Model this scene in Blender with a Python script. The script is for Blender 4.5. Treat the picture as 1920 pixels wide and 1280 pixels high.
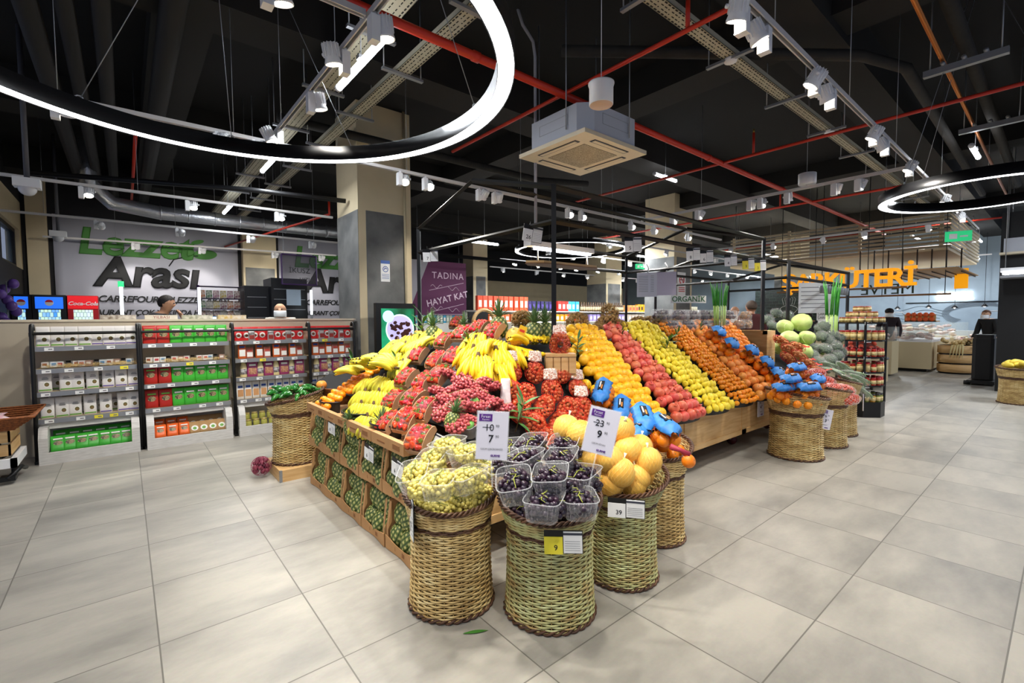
import bpy, math, random
from mathutils import Vector, Matrix, Euler
import numpy as np
for o in list(bpy.data.objects): bpy.data.objects.remove(o)
SC = bpy.context.scene
COL = SC.collection
PI = math.pi
R = math.radians
random.seed(7)
U = random.uniform

# ---------------------------------------------------------------- camera
EYE = 1.45
yaw, pitch, roll = R(50.26), R(2.76), R(-0.35)
fw = Vector((math.cos(yaw)*math.cos(pitch), math.sin(yaw)*math.cos(pitch), -math.sin(pitch)))
rt = Vector((math.sin(yaw), -math.cos(yaw), 0))
up = rt.cross(fw)
rt2 = rt*math.cos(roll)+up*math.sin(roll)
up2 = up*math.cos(roll)-rt*math.sin(roll)
cam = bpy.data.cameras.new('camera')
cam.sensor_fit = 'HORIZONTAL'; cam.sensor_width = 36.0
cam.lens = 873.0*36.0/1920.0
cam.clip_start = 0.05; cam.clip_end = 200
camo = bpy.data.objects.new('camera', cam); COL.objects.link(camo)
m = Matrix((rt2, up2, -fw)).transposed().to_4x4()
m.translation = Vector((0, 0, EYE))
camo.matrix_world = m
SC.camera = camo

# ---------------------------------------------------------------- world, exposure
w = bpy.data.worlds.new('world'); SC.world = w; w.use_nodes = True
w.node_tree.nodes['Background'].inputs[0].default_value = (0.62, 0.72, 1.0, 1)
w.node_tree.nodes['Background'].inputs[1].default_value = 0.30
SC.view_settings.view_transform = 'Standard'
SC.view_settings.look = 'None'
SC.view_settings.gamma = 1.0
SC.view_settings.use_curve_mapping = False
SC.view_settings.exposure = 0.72

def lamp(name, loc, aim, energy, angle=75, color=(1.0, .95, .87), radius=.06, parent=None, blend=.6):
    l = bpy.data.lights.new(name, 'SPOT'); l.energy = energy; l.spot_size = R(angle); l.spot_blend = blend
    l.color = color; l.shadow_soft_size = radius
    o = bpy.data.objects.new(name, l); COL.objects.link(o)
    o.location = loc
    d = Vector(aim)-Vector(loc)
    o.rotation_euler = d.to_track_quat('-Z', 'Y').to_euler()
    if parent: o.parent = parent
    return o
def area(name, loc, sx, sy, energy, color=(1, .97, .93), rot=(0, 0, 0), parent=None):
    l = bpy.data.lights.new(name, 'AREA'); l.shape = 'RECTANGLE'; l.size = sx; l.size_y = sy; l.energy = energy; l.color = color
    o = bpy.data.objects.new(name, l); COL.objects.link(o); o.location = loc; o.rotation_euler = rot
    if parent: o.parent = parent
    return o

# ---------------------------------------------------------------- materials
MATS = {}
KIDS = {}
def lin(c):
    if isinstance(c, str):
        c = tuple(int(c[i:i+2], 16)/255 for i in (0, 2, 4))
        c = tuple(x/12.92 if x <= .04045 else ((x+.055)/1.055)**2.4 for x in c)
    return tuple(c)+(1,)
def mat(name, color, rough=.5, metal=0, var=0.0, var_scale=8, color2=None, bump=0, bump_scale=40, emit=0, alpha=1, trans=0, objvar=0, coat=0, spec=.5, sss=0, stretch=None, thresh=None, ior=1.45):
    if name in MATS: return MATS[name]
    M = bpy.data.materials.new(name); M.use_nodes = True
    nt = M.node_tree; N = nt.nodes; L = nt.links; b = N['Principled BSDF']
    b.inputs['Base Color'].default_value = lin(color)
    b.inputs['Roughness'].default_value = rough; b.inputs['Metallic'].default_value = metal
    b.inputs['Specular IOR Level'].default_value = spec
    b.inputs['Coat Weight'].default_value = coat
    b.inputs['IOR'].default_value = ior
    if trans: b.inputs['Transmission Weight'].default_value = trans
    if alpha < 1: b.inputs['Alpha'].default_value = alpha
    if sss:
        b.inputs['Subsurface Weight'].default_value = sss; b.inputs['Subsurface Radius'].default_value = (.02, .01, .005)
    out = None
    if emit:
        b.inputs['Emission Color'].default_value = lin(color); b.inputs['Emission Strength'].default_value = emit
    if color2 is not None or var:
        tc = N.new('ShaderNodeTexCoord'); nz = N.new('ShaderNodeTexNoise'); nz.inputs['Scale'].default_value = var_scale
        nz.inputs['Detail'].default_value = 5
        src = tc.outputs['Object']
        if stretch:
            mp = N.new('ShaderNodeMapping'); mp.inputs['Scale'].default_value = stretch; L.new(src, mp.inputs[0]); src = mp.outputs[0]
        L.new(src, nz.inputs['Vector'])
        rp = N.new('ShaderNodeValToRGB')
        t0, t1 = thresh or (.35, .65)
        rp.color_ramp.elements[0].position = t0; rp.color_ramp.elements[1].position = t1
        c1 = lin(color)
        c2 = lin(color2) if color2 is not None else tuple(max(0, x*(1-var)) for x in c1[:3])+(1,)
        rp.color_ramp.elements[0].color = c1; rp.color_ramp.elements[1].color = c2
        L.new(nz.outputs['Fac'], rp.inputs[0]); out = rp.outputs[0]
        L.new(out, b.inputs['Base Color'])
    if objvar:
        oi = N.new('ShaderNodeObjectInfo'); hs = N.new('ShaderNodeHueSaturation')
        mh = N.new('ShaderNodeMapRange'); mh.inputs['To Min'].default_value = .5-objvar*.12; mh.inputs['To Max'].default_value = .5+objvar*.12
        L.new(oi.outputs['Random'], mh.inputs['Value']); L.new(mh.outputs[0], hs.inputs['Hue'])
        mv = N.new('ShaderNodeMapRange'); mv.inputs['To Min'].default_value = 1-objvar; mv.inputs['To Max'].default_value = 1+objvar*.3
        fr = N.new('ShaderNodeMath'); fr.operation = 'FRACT'; ml = N.new('ShaderNodeMath'); ml.operation = 'MULTIPLY'; ml.inputs[1].default_value = 7.31
        L.new(oi.outputs['Random'], ml.inputs[0]); L.new(ml.outputs[0], fr.inputs[0]); L.new(fr.outputs[0], mv.inputs['Value'])
        L.new(mv.outputs[0], hs.inputs['Value'])
        if out: L.new(out, hs.inputs['Color'])
        else: hs.inputs['Color'].default_value = lin(color)
        L.new(hs.outputs[0], b.inputs['Base Color'])
    if bump:
        tc = N.new('ShaderNodeTexCoord'); nz = N.new('ShaderNodeTexNoise'); nz.inputs['Scale'].default_value = bump_scale
        L.new(tc.outputs['Object'], nz.inputs['Vector'])
        bp = N.new('ShaderNodeBump'); bp.inputs['Strength'].default_value = bump; bp.inputs['Distance'].default_value = .01
        L.new(nz.outputs['Fac'], bp.inputs['Height']); L.new(bp.outputs[0], b.inputs['Normal'])
    MATS[name] = M
    return M

# ---------------------------------------------------------------- mesh builder
class MB:
    def __init__(s): s.v = []; s.f = []; s.m = []; s.s = []; s.mats = []; s.T = None
    def mi(s, mt):
        if mt not in s.mats: s.mats.append(mt)
        return s.mats.index(mt)
    def add(s, vs, fs, mt, smooth=False, T=None):
        b = len(s.v); k = s.mi(mt)
        if T is not None: vs = [T @ Vector(v) for v in vs]
        if s.T is not None: vs = [s.T @ Vector(v) for v in vs]
        s.v += [tuple(v) for v in vs]; s.f += [tuple(i+b for i in f) for f in fs]
        s.m += [k]*len(fs); s.s += [smooth]*len(fs)
        return s
    def box(s, a, b, mt, T=None, bev=0):
        (x0, y0, z0), (x1, y1, z1) = a, b
        if x0 > x1: x0, x1 = x1, x0
        if y0 > y1: y0, y1 = y1, y0
        if z0 > z1: z0, z1 = z1, z0
        vs = [(x0,y0,z0),(x1,y0,z0),(x1,y1,z0),(x0,y1,z0),(x0,y0,z1),(x1,y0,z1),(x1,y1,z1),(x0,y1,z1)]
        return s.add(vs, [(0,3,2,1),(4,5,6,7),(0,1,5,4),(1,2,6,5),(2,3,7,6),(3,0,4,7)], mt, False, T)
    def tube(s, pts, r, mt, n=8, T=None, caps=True, closed=False, flat=1.0):
        pts = [Vector(p) for p in pts]; k = len(pts); vs = []; fs = []
        rr = r if isinstance(r, (list, tuple)) else [r]*k
        pu = None
        for i, p in enumerate(pts):
            if closed: t = pts[(i+1) % k]-pts[(i-1) % k]
            else: t = pts[min(i+1, k-1)]-pts[max(i-1, 0)]
            if t.length < 1e-9: t = Vector((0, 0, 1))
            t.normalize()
            if pu is None:
                pu = Vector((0, 0, 1)) if abs(t.z) < .9 else Vector((1, 0, 0))
            a = t.cross(pu)
            if a.length < 1e-6: a = t.cross(Vector((1, 0, 0)))
            a.normalize(); bb = a.cross(t); bb.normalize(); pu = bb
            for j in range(n):
                an = 2*PI*j/n
                vs.append(p+a*math.cos(an)*rr[i]+bb*math.sin(an)*rr[i]*flat)
        for i in range(k if closed else k-1):
            i2 = (i+1) % k
            for j in range(n):
                j2 = (j+1) % n
                fs.append((i*n+j, i*n+j2, i2*n+j2, i2*n+j))
        if caps and not closed:
            fs.append(tuple(reversed(range(n)))); fs.append(tuple((k-1)*n+j for j in range(n)))
        return s.add(vs, fs, mt, n > 4, T)
    def bar(s, p, q, wd, mt, T=None):
        return s.tube([p, q], wd*.7071, mt, 4, T)
    def lathe(s, prof, mt, n=20, T=None, cx=0, cy=0, wob=None):
        vs = []; fs = []; k = len(prof)
        for (r, z) in prof:
            for j in range(n):
                an = 2*PI*j/n; q = r*(wob(an, z) if wob else 1)
                vs.append((cx+q*math.cos(an), cy+q*math.sin(an), z))
        for i in range(k-1):
            for j in range(n):
                j2 = (j+1) % n
                fs.append((i*n+j, i*n+j2, (i+1)*n+j2, (i+1)*n+j))
        if prof[0][0] > 1e-4: fs.append(tuple(reversed(range(n))))
        if prof[-1][0] > 1e-4: fs.append(tuple((k-1)*n+j for j in range(n)))
        return s.add(vs, fs, mt, True, T)
    def sphere(s, c, r, mt, n=12, m=8, sc=(1, 1, 1), T=None, rot=None):
        vs = [(0, 0, -1)]; fs = []
        for i in range(1, m):
            th = PI*i/m
            for j in range(n): vs.append((math.sin(th)*math.cos(2*PI*j/n), math.sin(th)*math.sin(2*PI*j/n), -math.cos(th)))
        vs.append((0, 0, 1)); e = len(vs)-1
        for j in range(n): fs.append((0, 1+(j+1) % n, 1+j)); fs.append((e, 1+(m-2)*n+j, 1+(m-2)*n+(j+1) % n))
        for i in range(m-2):
            for j in range(n):
                j2 = (j+1) % n; fs.append((1+i*n+j, 1+i*n+j2, 1+(i+1)*n+j2, 1+(i+1)*n+j))
        q = []
        for v in vs:
            v = Vector((v[0]*sc[0]*r, v[1]*sc[1]*r, v[2]*sc[2]*r))
            if rot: v = rot @ v
            q.append(v+Vector(c))
        return s.add(q, fs, mt, True, T)
    def prism(s, poly, z0, z1, mt, T=None):
        n = len(poly)
        vs = [(x, y, z0) for x, y in poly]+[(x, y, z1) for x, y in poly]
        fs = [tuple(reversed(range(n))), tuple(range(n, 2*n))]+[(i, (i+1) % n, n+(i+1) % n, n+i) for i in range(n)]
        return s.add(vs, fs, mt, False, T)
    def quad(s, a, b, c, d, mt, T=None): return s.add([a, b, c, d], [(0, 1, 2, 3)], mt, False, T)
    def mesh(s, name):
        me = bpy.data.meshes.new(name); me.from_pydata(s.v, [], s.f)
        for q in s.mats: me.materials.append(q)
        me.polygons.foreach_set('material_index', s.m); me.polygons.foreach_set('use_smooth', s.s)
        me.update(); return me
    def build(s, name, parent=None, loc=None, rot=None):
        return obj(name, s.mesh(name), parent, loc, rot)
def obj(name, me, parent=None, loc=None, rot=None):
    o = bpy.data.objects.new(name, me); COL.objects.link(o)
    if loc is not None: o.location = loc
    if rot is not None: o.rotation_euler = rot
    if parent is not None:
        o.parent = parent; KIDS.setdefault(parent.name, []).append(o)
    return o
def tag(o, label, cat=None, group=None, kind=None):
    if label: o['label'] = label
    if cat: o['category'] = cat
    if group: o['group'] = group
    if kind: o['kind'] = kind
    return o
def thing(name, label, cat, loc=(0, 0, 0), rot=(0, 0, 0), group=None):
    o = bpy.data.objects.new(name, None); COL.objects.link(o); o.location = loc; o.rotation_euler = rot
    o.empty_display_size = .1
    return tag(o, label, cat, group)
def struct(o): o['kind'] = 'structure'; return o
def dup(root, loc=None, rot=None, label=None, group=None, scale=None, cat=None):
    def rec(o, par):
        c = o.copy(); COL.objects.link(c)
        if par is not None: c.parent = par; KIDS.setdefault(par.name, []).append(c)
        for ch in KIDS.get(o.name, []):
            rec(ch, c)
        return c
    c = rec(root, None)
    if loc is not None: c.location = loc
    if rot is not None: c.rotation_euler = rot
    if scale is not None: c.scale = scale
    if label: c['label'] = label
    if group: c['group'] = group
    if cat: c['category'] = cat
    return c
class Proto:
    """first call places the original, later calls copy it"""
    def __init__(s, root): s.o = root; s.used = False
    def put(s, loc, rot=(0, 0, 0), label=None, group=None, scale=None):
        if not s.used:
            s.used = True; o = s.o; o.location = loc; o.rotation_euler = rot
            if scale is not None: o.scale = scale
            if label: o['label'] = label
            if group: o['group'] = group
            return o
        return dup(s.o, loc, rot, label, group, scale if scale is not None else (1, 1, 1))
def TR(loc=(0, 0, 0), rot=(0, 0, 0), sc=(1, 1, 1)):
    return Matrix.Translation(loc) @ Euler(rot).to_matrix().to_4x4() @ Matrix.Diagonal(tuple(sc)+(1,))
def text_mesh(txt, size, ext, mt, align='CENTER', bevel=0, shear=0, spacing=1):
    cu = bpy.data.curves.new('lettering', 'FONT'); cu.body = txt; cu.size = size; cu.extrude = ext; cu.align_x = align
    cu.bevel_depth = bevel; cu.shear = shear; cu.resolution_u = 3; cu.space_character = spacing
    o = bpy.data.objects.new('tmp', cu); COL.objects.link(o)
    dg = bpy.context.evaluated_depsgraph_get(); dg.update()
    me = bpy.data.meshes.new_from_object(o.evaluated_get(dg))
    bpy.data.objects.remove(o); bpy.data.curves.remove(cu)
    me.materials.clear(); me.materials.append(mt); me.name = 'lettering'
    return me
def text(name, txt, size, mt, parent, loc, rot, ext=.001, align='CENTER', **k):
    return obj(name, text_mesh(txt, size, ext, mt, align, **k), parent, loc, rot)
FX = (PI/2, 0, -PI/2)   # faces -X (towards the entrance side), reads along -Y
FY = (PI/2, 0, 0)       # faces -Y, reads along +X

# shared materials
black = mat('black_metal', '0b0b0c', .45)
blackp = mat('black_plastic', '101012', .5)
white = mat('white_paint', 'e9e9ea', .45)
paper = mat('white_paper', 'f4f4f2', .7)
cream = mat('cream_paint', 'd9c9a6', .8, var=.06, var_scale=3)
grey_panel = mat('slate_grey_panel', '7d7d7a', .7, color2='5e5f5e', var_scale=2.5, bump=.2, bump_scale=12)
steel = mat('grey_steel', '9a9c9f', .4, .6)
wood = mat('pale_wood', 'd9b47e', .55, color2='c79c63', var_scale=3, stretch=(1.2, 1.2, 14))
kraft = mat('kraft_cardboard', 'b98c5c', .8, var=.15, var_scale=6)
redpaint = mat('red_pipe_paint', 'c4301a', .4)
# ================================================================ SETTING
def floor_mat():
    M = bpy.data.materials.new('concrete_floor_tiles'); M.use_nodes = True
    nt = M.node_tree; N = nt.nodes; L = nt.links; b = N['Principled BSDF']
    tc = N.new('ShaderNodeTexCoord'); mp = N.new('ShaderNodeMapping')
    mp.inputs['Location'].default_value = (-.07, -.13, 0)
    L.new(tc.outputs['Object'], mp.inputs[0])
    bk = N.new('ShaderNodeTexBrick'); bk.offset = 0; bk.inputs['Scale'].default_value = 1
    bk.inputs['Brick Width'].default_value = .606; bk.inputs['Row Height'].default_value = .61
    bk.inputs['Mortar Size'].default_value = .0032; bk.inputs['Mortar Smooth'].default_value = .1
    bk.inputs['Color1'].default_value = (0, 0, 0, 1); bk.inputs['Color2'].default_value = (1, 1, 1, 1); bk.inputs['Bias'].default_value = 0
    L.new(mp.outputs[0], bk.inputs['Vector'])
    # tile tone: random per tile, cloudy stains shifted per tile and stretched along X
    ad = N.new('ShaderNodeVectorMath'); ad.operation = 'MULTIPLY_ADD'
    L.new(bk.outputs['Color'], ad.inputs[0]); ad.inputs[1].default_value = (9, 17, 5)
    m2 = N.new('ShaderNodeMapping'); m2.inputs['Scale'].default_value = (1.1, 2.6, 1); L.new(tc.outputs['Object'], m2.inputs[0]); L.new(m2.outputs[0], ad.inputs[2])
    nz = N.new('ShaderNodeTexNoise'); nz.inputs['Scale'].default_value = 1.1; nz.inputs['Detail'].default_value = 9; nz.inputs['Roughness'].default_value = .62
    L.new(ad.outputs[0], nz.inputs['Vector'])
    rp = N.new('ShaderNodeValToRGB'); e = rp.color_ramp.elements
    e[0].position = .30; e[0].color = lin('8c8982'); e[1].position = .62; e[1].color = lin('b4afa4')
    L.new(nz.outputs['Fac'], rp.inputs[0])
    n2 = N.new('ShaderNodeTexNoise'); n2.inputs['Scale'].default_value = 60; n2.inputs['Detail'].default_value = 3
    L.new(tc.outputs['Object'], n2.inputs['Vector'])
    mx = N.new('ShaderNodeMix'); mx.data_type = 'RGBA'; mx.blend_type = 'MULTIPLY'; mx.inputs[0].default_value = .12
    L.new(rp.outputs[0], mx.inputs[6]); L.new(n2.outputs['Color'], mx.inputs[7])
    gm = N.new('ShaderNodeMix'); gm.data_type = 'RGBA'; L.new(bk.outputs['Fac'], gm.inputs[0]); L.new(mx.outputs[2], gm.inputs[6]); gm.inputs[7].default_value = lin('6d6a62')
    L.new(gm.outputs[2], b.inputs['Base Color'])
    rr = N.new('ShaderNodeMapRange'); rr.inputs['To Min'].default_value = .30; rr.inputs['To Max'].default_value = .55
    L.new(nz.outputs['Fac'], rr.inputs['Value']); L.new(rr.outputs[0], b.inputs['Roughness'])
    bp = N.new('ShaderNodeBump'); bp.inputs['Strength'].default_value = .3; bp.inputs['Distance'].default_value = .002; bp.invert = True
    L.new(bk.outputs['Fac'], bp.inputs['Height']); L.new(bp.outputs[0], b.inputs['Normal'])
    return M
fm = floor_mat()
struct(MB().box((-6, -5, -.1), (32, 20, 0), fm).build('floor'))
ceilm = mat('black_ceiling_paint', '0d0c0b', .9, var=.4, var_scale=.6)
beamm = mat('dark_beam_paint', '1a1815', .85)
struct(MB().box((-6, -5, 4.75), (32, 20, 4.9), ceilm).build('ceiling'))
# ceiling beams: broad ribs in both directions
k = 1
for y in (1.6, 5.0, 8.8, 12.6):
    struct(MB().box((-6, y, 4.3), (32, y+.55, 4.75), beamm).build('trim_%d' % k)); k += 1
for x in (.3, 5.4, 11.5, 18):
    struct(MB().box((x, -5, 4.38), (x+.5, 20, 4.75), beamm).build('trim_%d' % k)); k += 1
# back wall left (behind the banners), the facade on the left, back wall of the hall, far right wall
dwall = mat('dark_facade_paint', '1c1c20', .7)
wb = MB().box((-1.8, 14.2, 0), (8.9, 14.4, 4.75), dwall).box((-1.52, 14.1, 0), (-1.2, 14.2, 4.75), cream)
struct(wb.build('wall_back'))
struct(MB().box((8.9, 18, 0), (32, 18.2, 3.3), cream).box((8.9, 18, 3.3), (32, 18.2, 4.75), dwall).build('wall_back_hall'))
glassm = mat('window_glass', 'a8c8e8', .05, alpha=.25)
wl = MB()
wl.box((-1.8, 8.5, 3.35), (-1.6, 14.2, 3.95), cream); wl.box((-1.8, 8.5, 3.95), (-1.6, 14.2, 4.75), dwall)
wl.box((-1.8, 8.5, 0), (-1.6, 12.0, 3.35), dwall); wl.box((-1.8, 12.0, 0), (-1.6, 14.2, 2.55), dwall)
wl.box((-1.8, 13.9, 2.55), (-1.6, 14.2, 3.35), cream)
struct(wl.build('wall_left'))
wn = MB(); wn.box((-1.76, 12.0, 2.55), (-1.66, 12.08, 3.35), black); wn.box((-1.76, 13.82, 2.55), (-1.66, 13.9, 3.35), black)
wn.box((-1.76, 12.08, 2.55), (-1.66, 13.82, 2.62), black); wn.box((-1.76, 12.08, 3.28), (-1.66, 13.82, 3.35), black)
wn.box((-1.72, 12.08, 2.62), (-1.7, 13.82, 3.28), glassm)
wo = struct(wn.build('window_1'))
tilew = mat('fish_counter_mural', '9fb0bd', .5, color2='8898a6', var_scale=.8)
struct(MB().box((24.0, -5, 0), (24.2, 18, 4.75), tilew).build('wall_right'))
# black pillar at the right edge of the aisle
pm = MB().box((12.9, .2, 0), (13.8, .92, 3.4), mat('matt_black_cladding', '121213', .55))
tag(pm.build('pillar'), 'tall matt black clad pillar at the right edge of the aisle', 'pillar')

# ---- columns
def column(x0, y0, wd, top, label, grp=None):
    t = thing('column', label, 'column', (x0+wd/2, y0+wd/2, 0), group=grp)
    h = wd/2
    MB().box((-h, -h, 0), (h, h, 4.74), cream).build('core', t)
    p = MB(); e = .006
    p.box((-h+.12, -h-e, 0), (h-.09, -h, top), grey_panel)
    p.box((-h-e, -h+.0, 0), (-h, h, top), grey_panel)
    p.build('cladding_panel', t)
    return t
c1 = column(2.77, 6.95, .88, 3.12, 'big square column clad in slate panels below cream paint, left of centre')
MB().tube([(.32-.0, -.47, 0), (.32, -.47, 4.76)], .022, mat('cream_conduit', 'bdae8c', .6), 8).build('conduit', c1)
sg = MB().box((-.10, -.456, 2.05), (.05, -.448, 2.38), paper).box((-.10, -.458, 2.33), (.05, -.450, 2.38), mat('sign_blue', '4468b0', .5))
s = tag(sg.build('wall_sign', None, (3.21, 7.39, 0)), 'small white and blue notice fixed on the slate column', 'sign')
bl = mat('sign_blue', '4468b0', .5)
q = MB()
q.tube([(-.025+.042*math.cos(a*PI/8), -.460, 2.245+.042*math.sin(a*PI/8)) for a in range(16)], .005, bl, 4, closed=True)
q.tube([(-.05, -.460, 2.235), (-.03, -.460, 2.262), (0, -.460, 2.25)], .007, bl, 4)
for i in range(4): q.box((-.085, -.461, 2.16-.022*i), (.035, -.459, 2.166-.022*i), bl)
q.build('printed_mark', s)
column(9.05, 12.9, .6, 2.9, 'slim slate and cream column beside the purple banner')
c2 = column(11.26, 6.8, .9, 3.08, 'wide slate and cream column behind the hanging ORGANIK sign')
column(14.9, 12.0, 1.0, 2.85, 'distant slate and cream column above the grocery shelves')
column(19.6, 6.6, .9, 2.9, 'far grey column beside the fish counter mural')
# no smoking notice on the wide column
s = tag(MB().box((11.40, 6.775, 2.05), (11.80, 6.79, 2.68), paper).build('notice'), 'white no smoking notice with a red ring on the wide column', 'sign')
q = MB(); rd = mat('sign_red', 'c8282c', .5)
q.tube([(11.60+.11*math.cos(a*PI/10), 6.772, 2.48+.11*math.sin(a*PI/10)) for a in range(20)], .014, rd, 5, closed=True)
q.tube([(11.53, 6.772, 2.56), (11.68, 6.772, 2.40)], .012, rd, 5)
q.box((11.5, 6.77, 2.47), (11.7, 6.774, 2.49), black)
for i in range(3): q.box((11.45, 6.77, 2.26-.05*i), (11.75, 6.774, 2.28-.05*i), rd)
q.build('printed_mark', s)

# ================================================================ CEILING SERVICES
def pipe(name, pts, r, mt, label, cat='pipe', grp=None, n=10, extra=None):
    q = MB().tube(pts, r, mt, n)
    if extra: extra(q)
    return tag(q.build(name), label, cat, grp)
def clamps(lst, r):
    def f(q):
        for p, d in lst:
            p = Vector(p); q.tube([p-Vector(d)*.03, p+Vector(d)*.03], r, redpaint, 10)
    return f
pipe('sprinkler_pipe', [(-2, 3.35, 3.7), (16, 3.35, 3.7)], .038, redpaint, 'thick red sprinkler main running diagonally from top left to the right', extra=clamps([((x, 3.35, 3.7), (1, 0, 0)) for x in (2.4, 4.4, 6.4, 9)], .046))
def sprig(pts):
    def f(q):
        for p in pts: q.tube([p, (p[0], p[1], p[2]+.28)], .018, redpaint, 8); q.tube([(p[0], p[1], p[2]+.28), (p[0], p[1], p[2]+.33)], .012, mat('brass', 'b08a40', .3, .8), 8)
    return f
pipe('sprinkler_branch', [(3.47, -.5, 3.7), (3.47, 5.4, 3.7)], .02, redpaint, 'thin red branch pipe with an upright sprinkler crossing above the cassette unit', extra=sprig([(3.47, 2.0, 3.72)]))
pipe('sprinkler_branch', [(6.78, -1, 3.7), (6.78, 6.2, 3.7)], .02, redpaint, 'long thin red branch pipe in front of the right ring lamp', extra=sprig([(6.78, 2.9, 3.72)]))
pipe('sprinkler_branch', [(10.4, -1, 3.7), (10.4, 9, 3.7)], .022, redpaint, 'thin red branch pipe crossing behind the right ring lamp', extra=sprig([(10.4, 3.9, 3.72)]))
pipe('sprinkler_branch', [(15.5, -1, 3.7), (15.5, 10, 3.7)], .022, redpaint, 'farthest thin red branch pipe on the right half of the ceiling')
pipe('sprinkler_branch', [(.18, 3.0, 4.1), (.18, 4.5, 4.1)], .022, redpaint, 'short red pipe stub among dark ducts above the left ring lamp')
pipe('sprinkler_branch', [(.2, 8.0, 3.9), (.2, 13.5, 3.9)], .022, redpaint, 'red pipe running towards the banner wall at the far left')
pipe('sprinkler_branch', [(2.9, 8.6, 3.6), (2.9, 8.6, 3.35), (2.0, 13.6, 3.3)], .02, redpaint, 'red pipe with an elbow left of the big column')
# copper pipes and dark insulated pipes on the right
copper = mat('copper', 'b8713c', .35, .8)
dark_ins = mat('dark_pipe_insulation', '2b2823', .8, var=.3)
pipe('copper_pipe', [(4.6, .90, 4.0), (15, .98, 4.0)], .02, copper, 'thin copper pipe running along the upper right ceiling')
pipe('insulated_pipe', [(5.2, 1.3-.55, 4.1), (14, .8, 4.1)], .06, dark_ins, 'dark insulated pipe right of the copper pipe')
pipe('insulated_pipe', [(3.4, 3.3, 4.08), (5.8, 1.45, 4.08), (6.4, 1.2, 4.05), (14, 1.3, 4.02)], .055, dark_ins, 'dark insulated pipe with a bend above the right spotlight track')
pipe('insulated_pipe', [(1.6, 6.6, 4.05), (6.1, 6.5, 4.05), (7, 6.1, 4.05)], .06, dark_ins, 'dark insulated pipe behind the ceiling cassette unit')
pipe('insulated_pipe', [(-.9, 9.0, 3.45), (1.5, 7.7, 3.35), (2.72, 7.3, 3.3)], .035, blackp, 'black hose strung from the far left towards the big column')
ductm = mat('charcoal_duct', '1b1917', .75)
for i, (x, r) in enumerate(((-.55, .09), (-.3, .07), (-.06, .07), (.42, .10))):
    pipe('duct', [(x, 1.5, 4.15), (x, 13.5, 4.15)], r, ductm, ['leftmost round charcoal duct on the upper left ceiling', 'second round charcoal duct from the left near the ceiling', 'third round charcoal duct from the left near the ceiling', 'fourth and widest round charcoal duct beside the red stub pipe'][i], 'duct')
silver = mat('silver_duct_foil', 'b9bcc2', .3, .8, bump=.6, bump_scale=30)
q = MB().tube([(-.4, 11.0, 4.6), (-.4, 11.2, 3.9), (-.1, 11.35, 3.62), (.6, 11.4, 3.55), (4.6, 11.4, 3.55)], .13, silver, 14)
for i in range(9): q.tube([(.6+.45*i, 11.4, 3.55), (.63+.45*i, 11.4, 3.55)], .138, silver, 14)
tag(q.build('silver_duct'), 'silver spiral duct in front of the banner wall', 'duct')
# perforated cable trays
def tray(axis, a, b, fixed, z, wd, label):
    q = MB(); gm = mat('galvanised_tray', 'b3ae98', .5, .3); dk = mat('tray_slot', '15140f', .8)
    if axis == 'X':
        q.box((a, fixed-wd/2, z), (b, fixed+wd/2, z+.004), gm); q.box((a, fixed-wd/2, z), (b, fixed-wd/2+.004, z+.05), gm); q.box((a, fixed+wd/2-.004, z), (b, fixed+wd/2, z+.05), gm)
    else:
        q.box((fixed-wd/2, a, z), (fixed+wd/2, b, z+.004), gm); q.box((fixed-wd/2, a, z), (fixed-wd/2+.004, b, z+.05), gm); q.box((fixed+wd/2-.004, a, z), (fixed+wd/2, b, z+.05), gm)
    n = int((b-a)/.05)
    for i in range(n):
        p = a+.05*i+.012
        for u in (-.38, -.13, .13, .38):
            c = fixed+u*wd; w2 = .006 if abs(u) > .2 else .004
            ln = .03 if (i+int(u*10)) % 3 or abs(u) > .2 else .012
            if axis == 'X': q.box((p, c-w2, z-.002), (p+ln, c+w2, z+.0005), dk)
            else: q.box((c-w2, p, z-.002), (c+w2, p+ln, z+.0005), dk)
    o = tag(q.build('cable_tray'), label, 'cable tray')
    n = max(2, int((b-a)/1.3))
    for i in range(n):
        p = a+.5+i*(b-a-.6)/n; hg = MB()
        if axis == 'X': hg.box((p, fixed-.22, z-.03), (p+.04, fixed+.22, z-.005), steel); [hg.tube([(p+.02, fixed+s*.2, z-.03), (p+.02, fixed+s*.2, 4.75)], .006, steel, 6) for s in (-1, 1)]
        else: hg.box((fixed-.22, p, z-.03), (fixed+.22, p+.04, z-.005), steel); [hg.tube([(fixed+s*.2, p+.02, z-.03), (fixed+s*.2, p+.02, 4.75)], .006, steel, 6) for s in (-1, 1)]
        hg.build('hanger', o)
    return o
tray('X', 2.6, 14, 2.15, 3.9, .13, 'long perforated cable tray right of centre across the ceiling')
tray('Y', 2.6, 13, 2.22, 3.9, .15, 'perforated cable tray beside the tube lamps on the left half')
tray('Y', 2.2, 13, 1.75, 3.95, .22, 'wide dark-edged cable tray carrying the tube lamps')
q = MB()
for x in (6.3, 8.6, 11.4):
    q = MB(); q.box((x, .45, 3.86), (x+.06, 1.05, 3.92), steel)
    for y in (.5, 1.0): q.tube([(x+.03, y, 3.9), (x+.03, y, 4.75)], .006, steel, 6)
    for y in (.6, .75, .9): q.tube([(x-.02, y, 3.94), (x+.08, y, 3.94)], .02, steel, 8)
    tag(q.build('pipe_bracket'), {6.3: 'nearest slotted steel bracket under the copper pipe', 8.6: 'second slotted steel bracket under the copper pipe', 11.4: 'farthest slotted steel bracket under the copper pipe'}[x], 'bracket')
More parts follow.
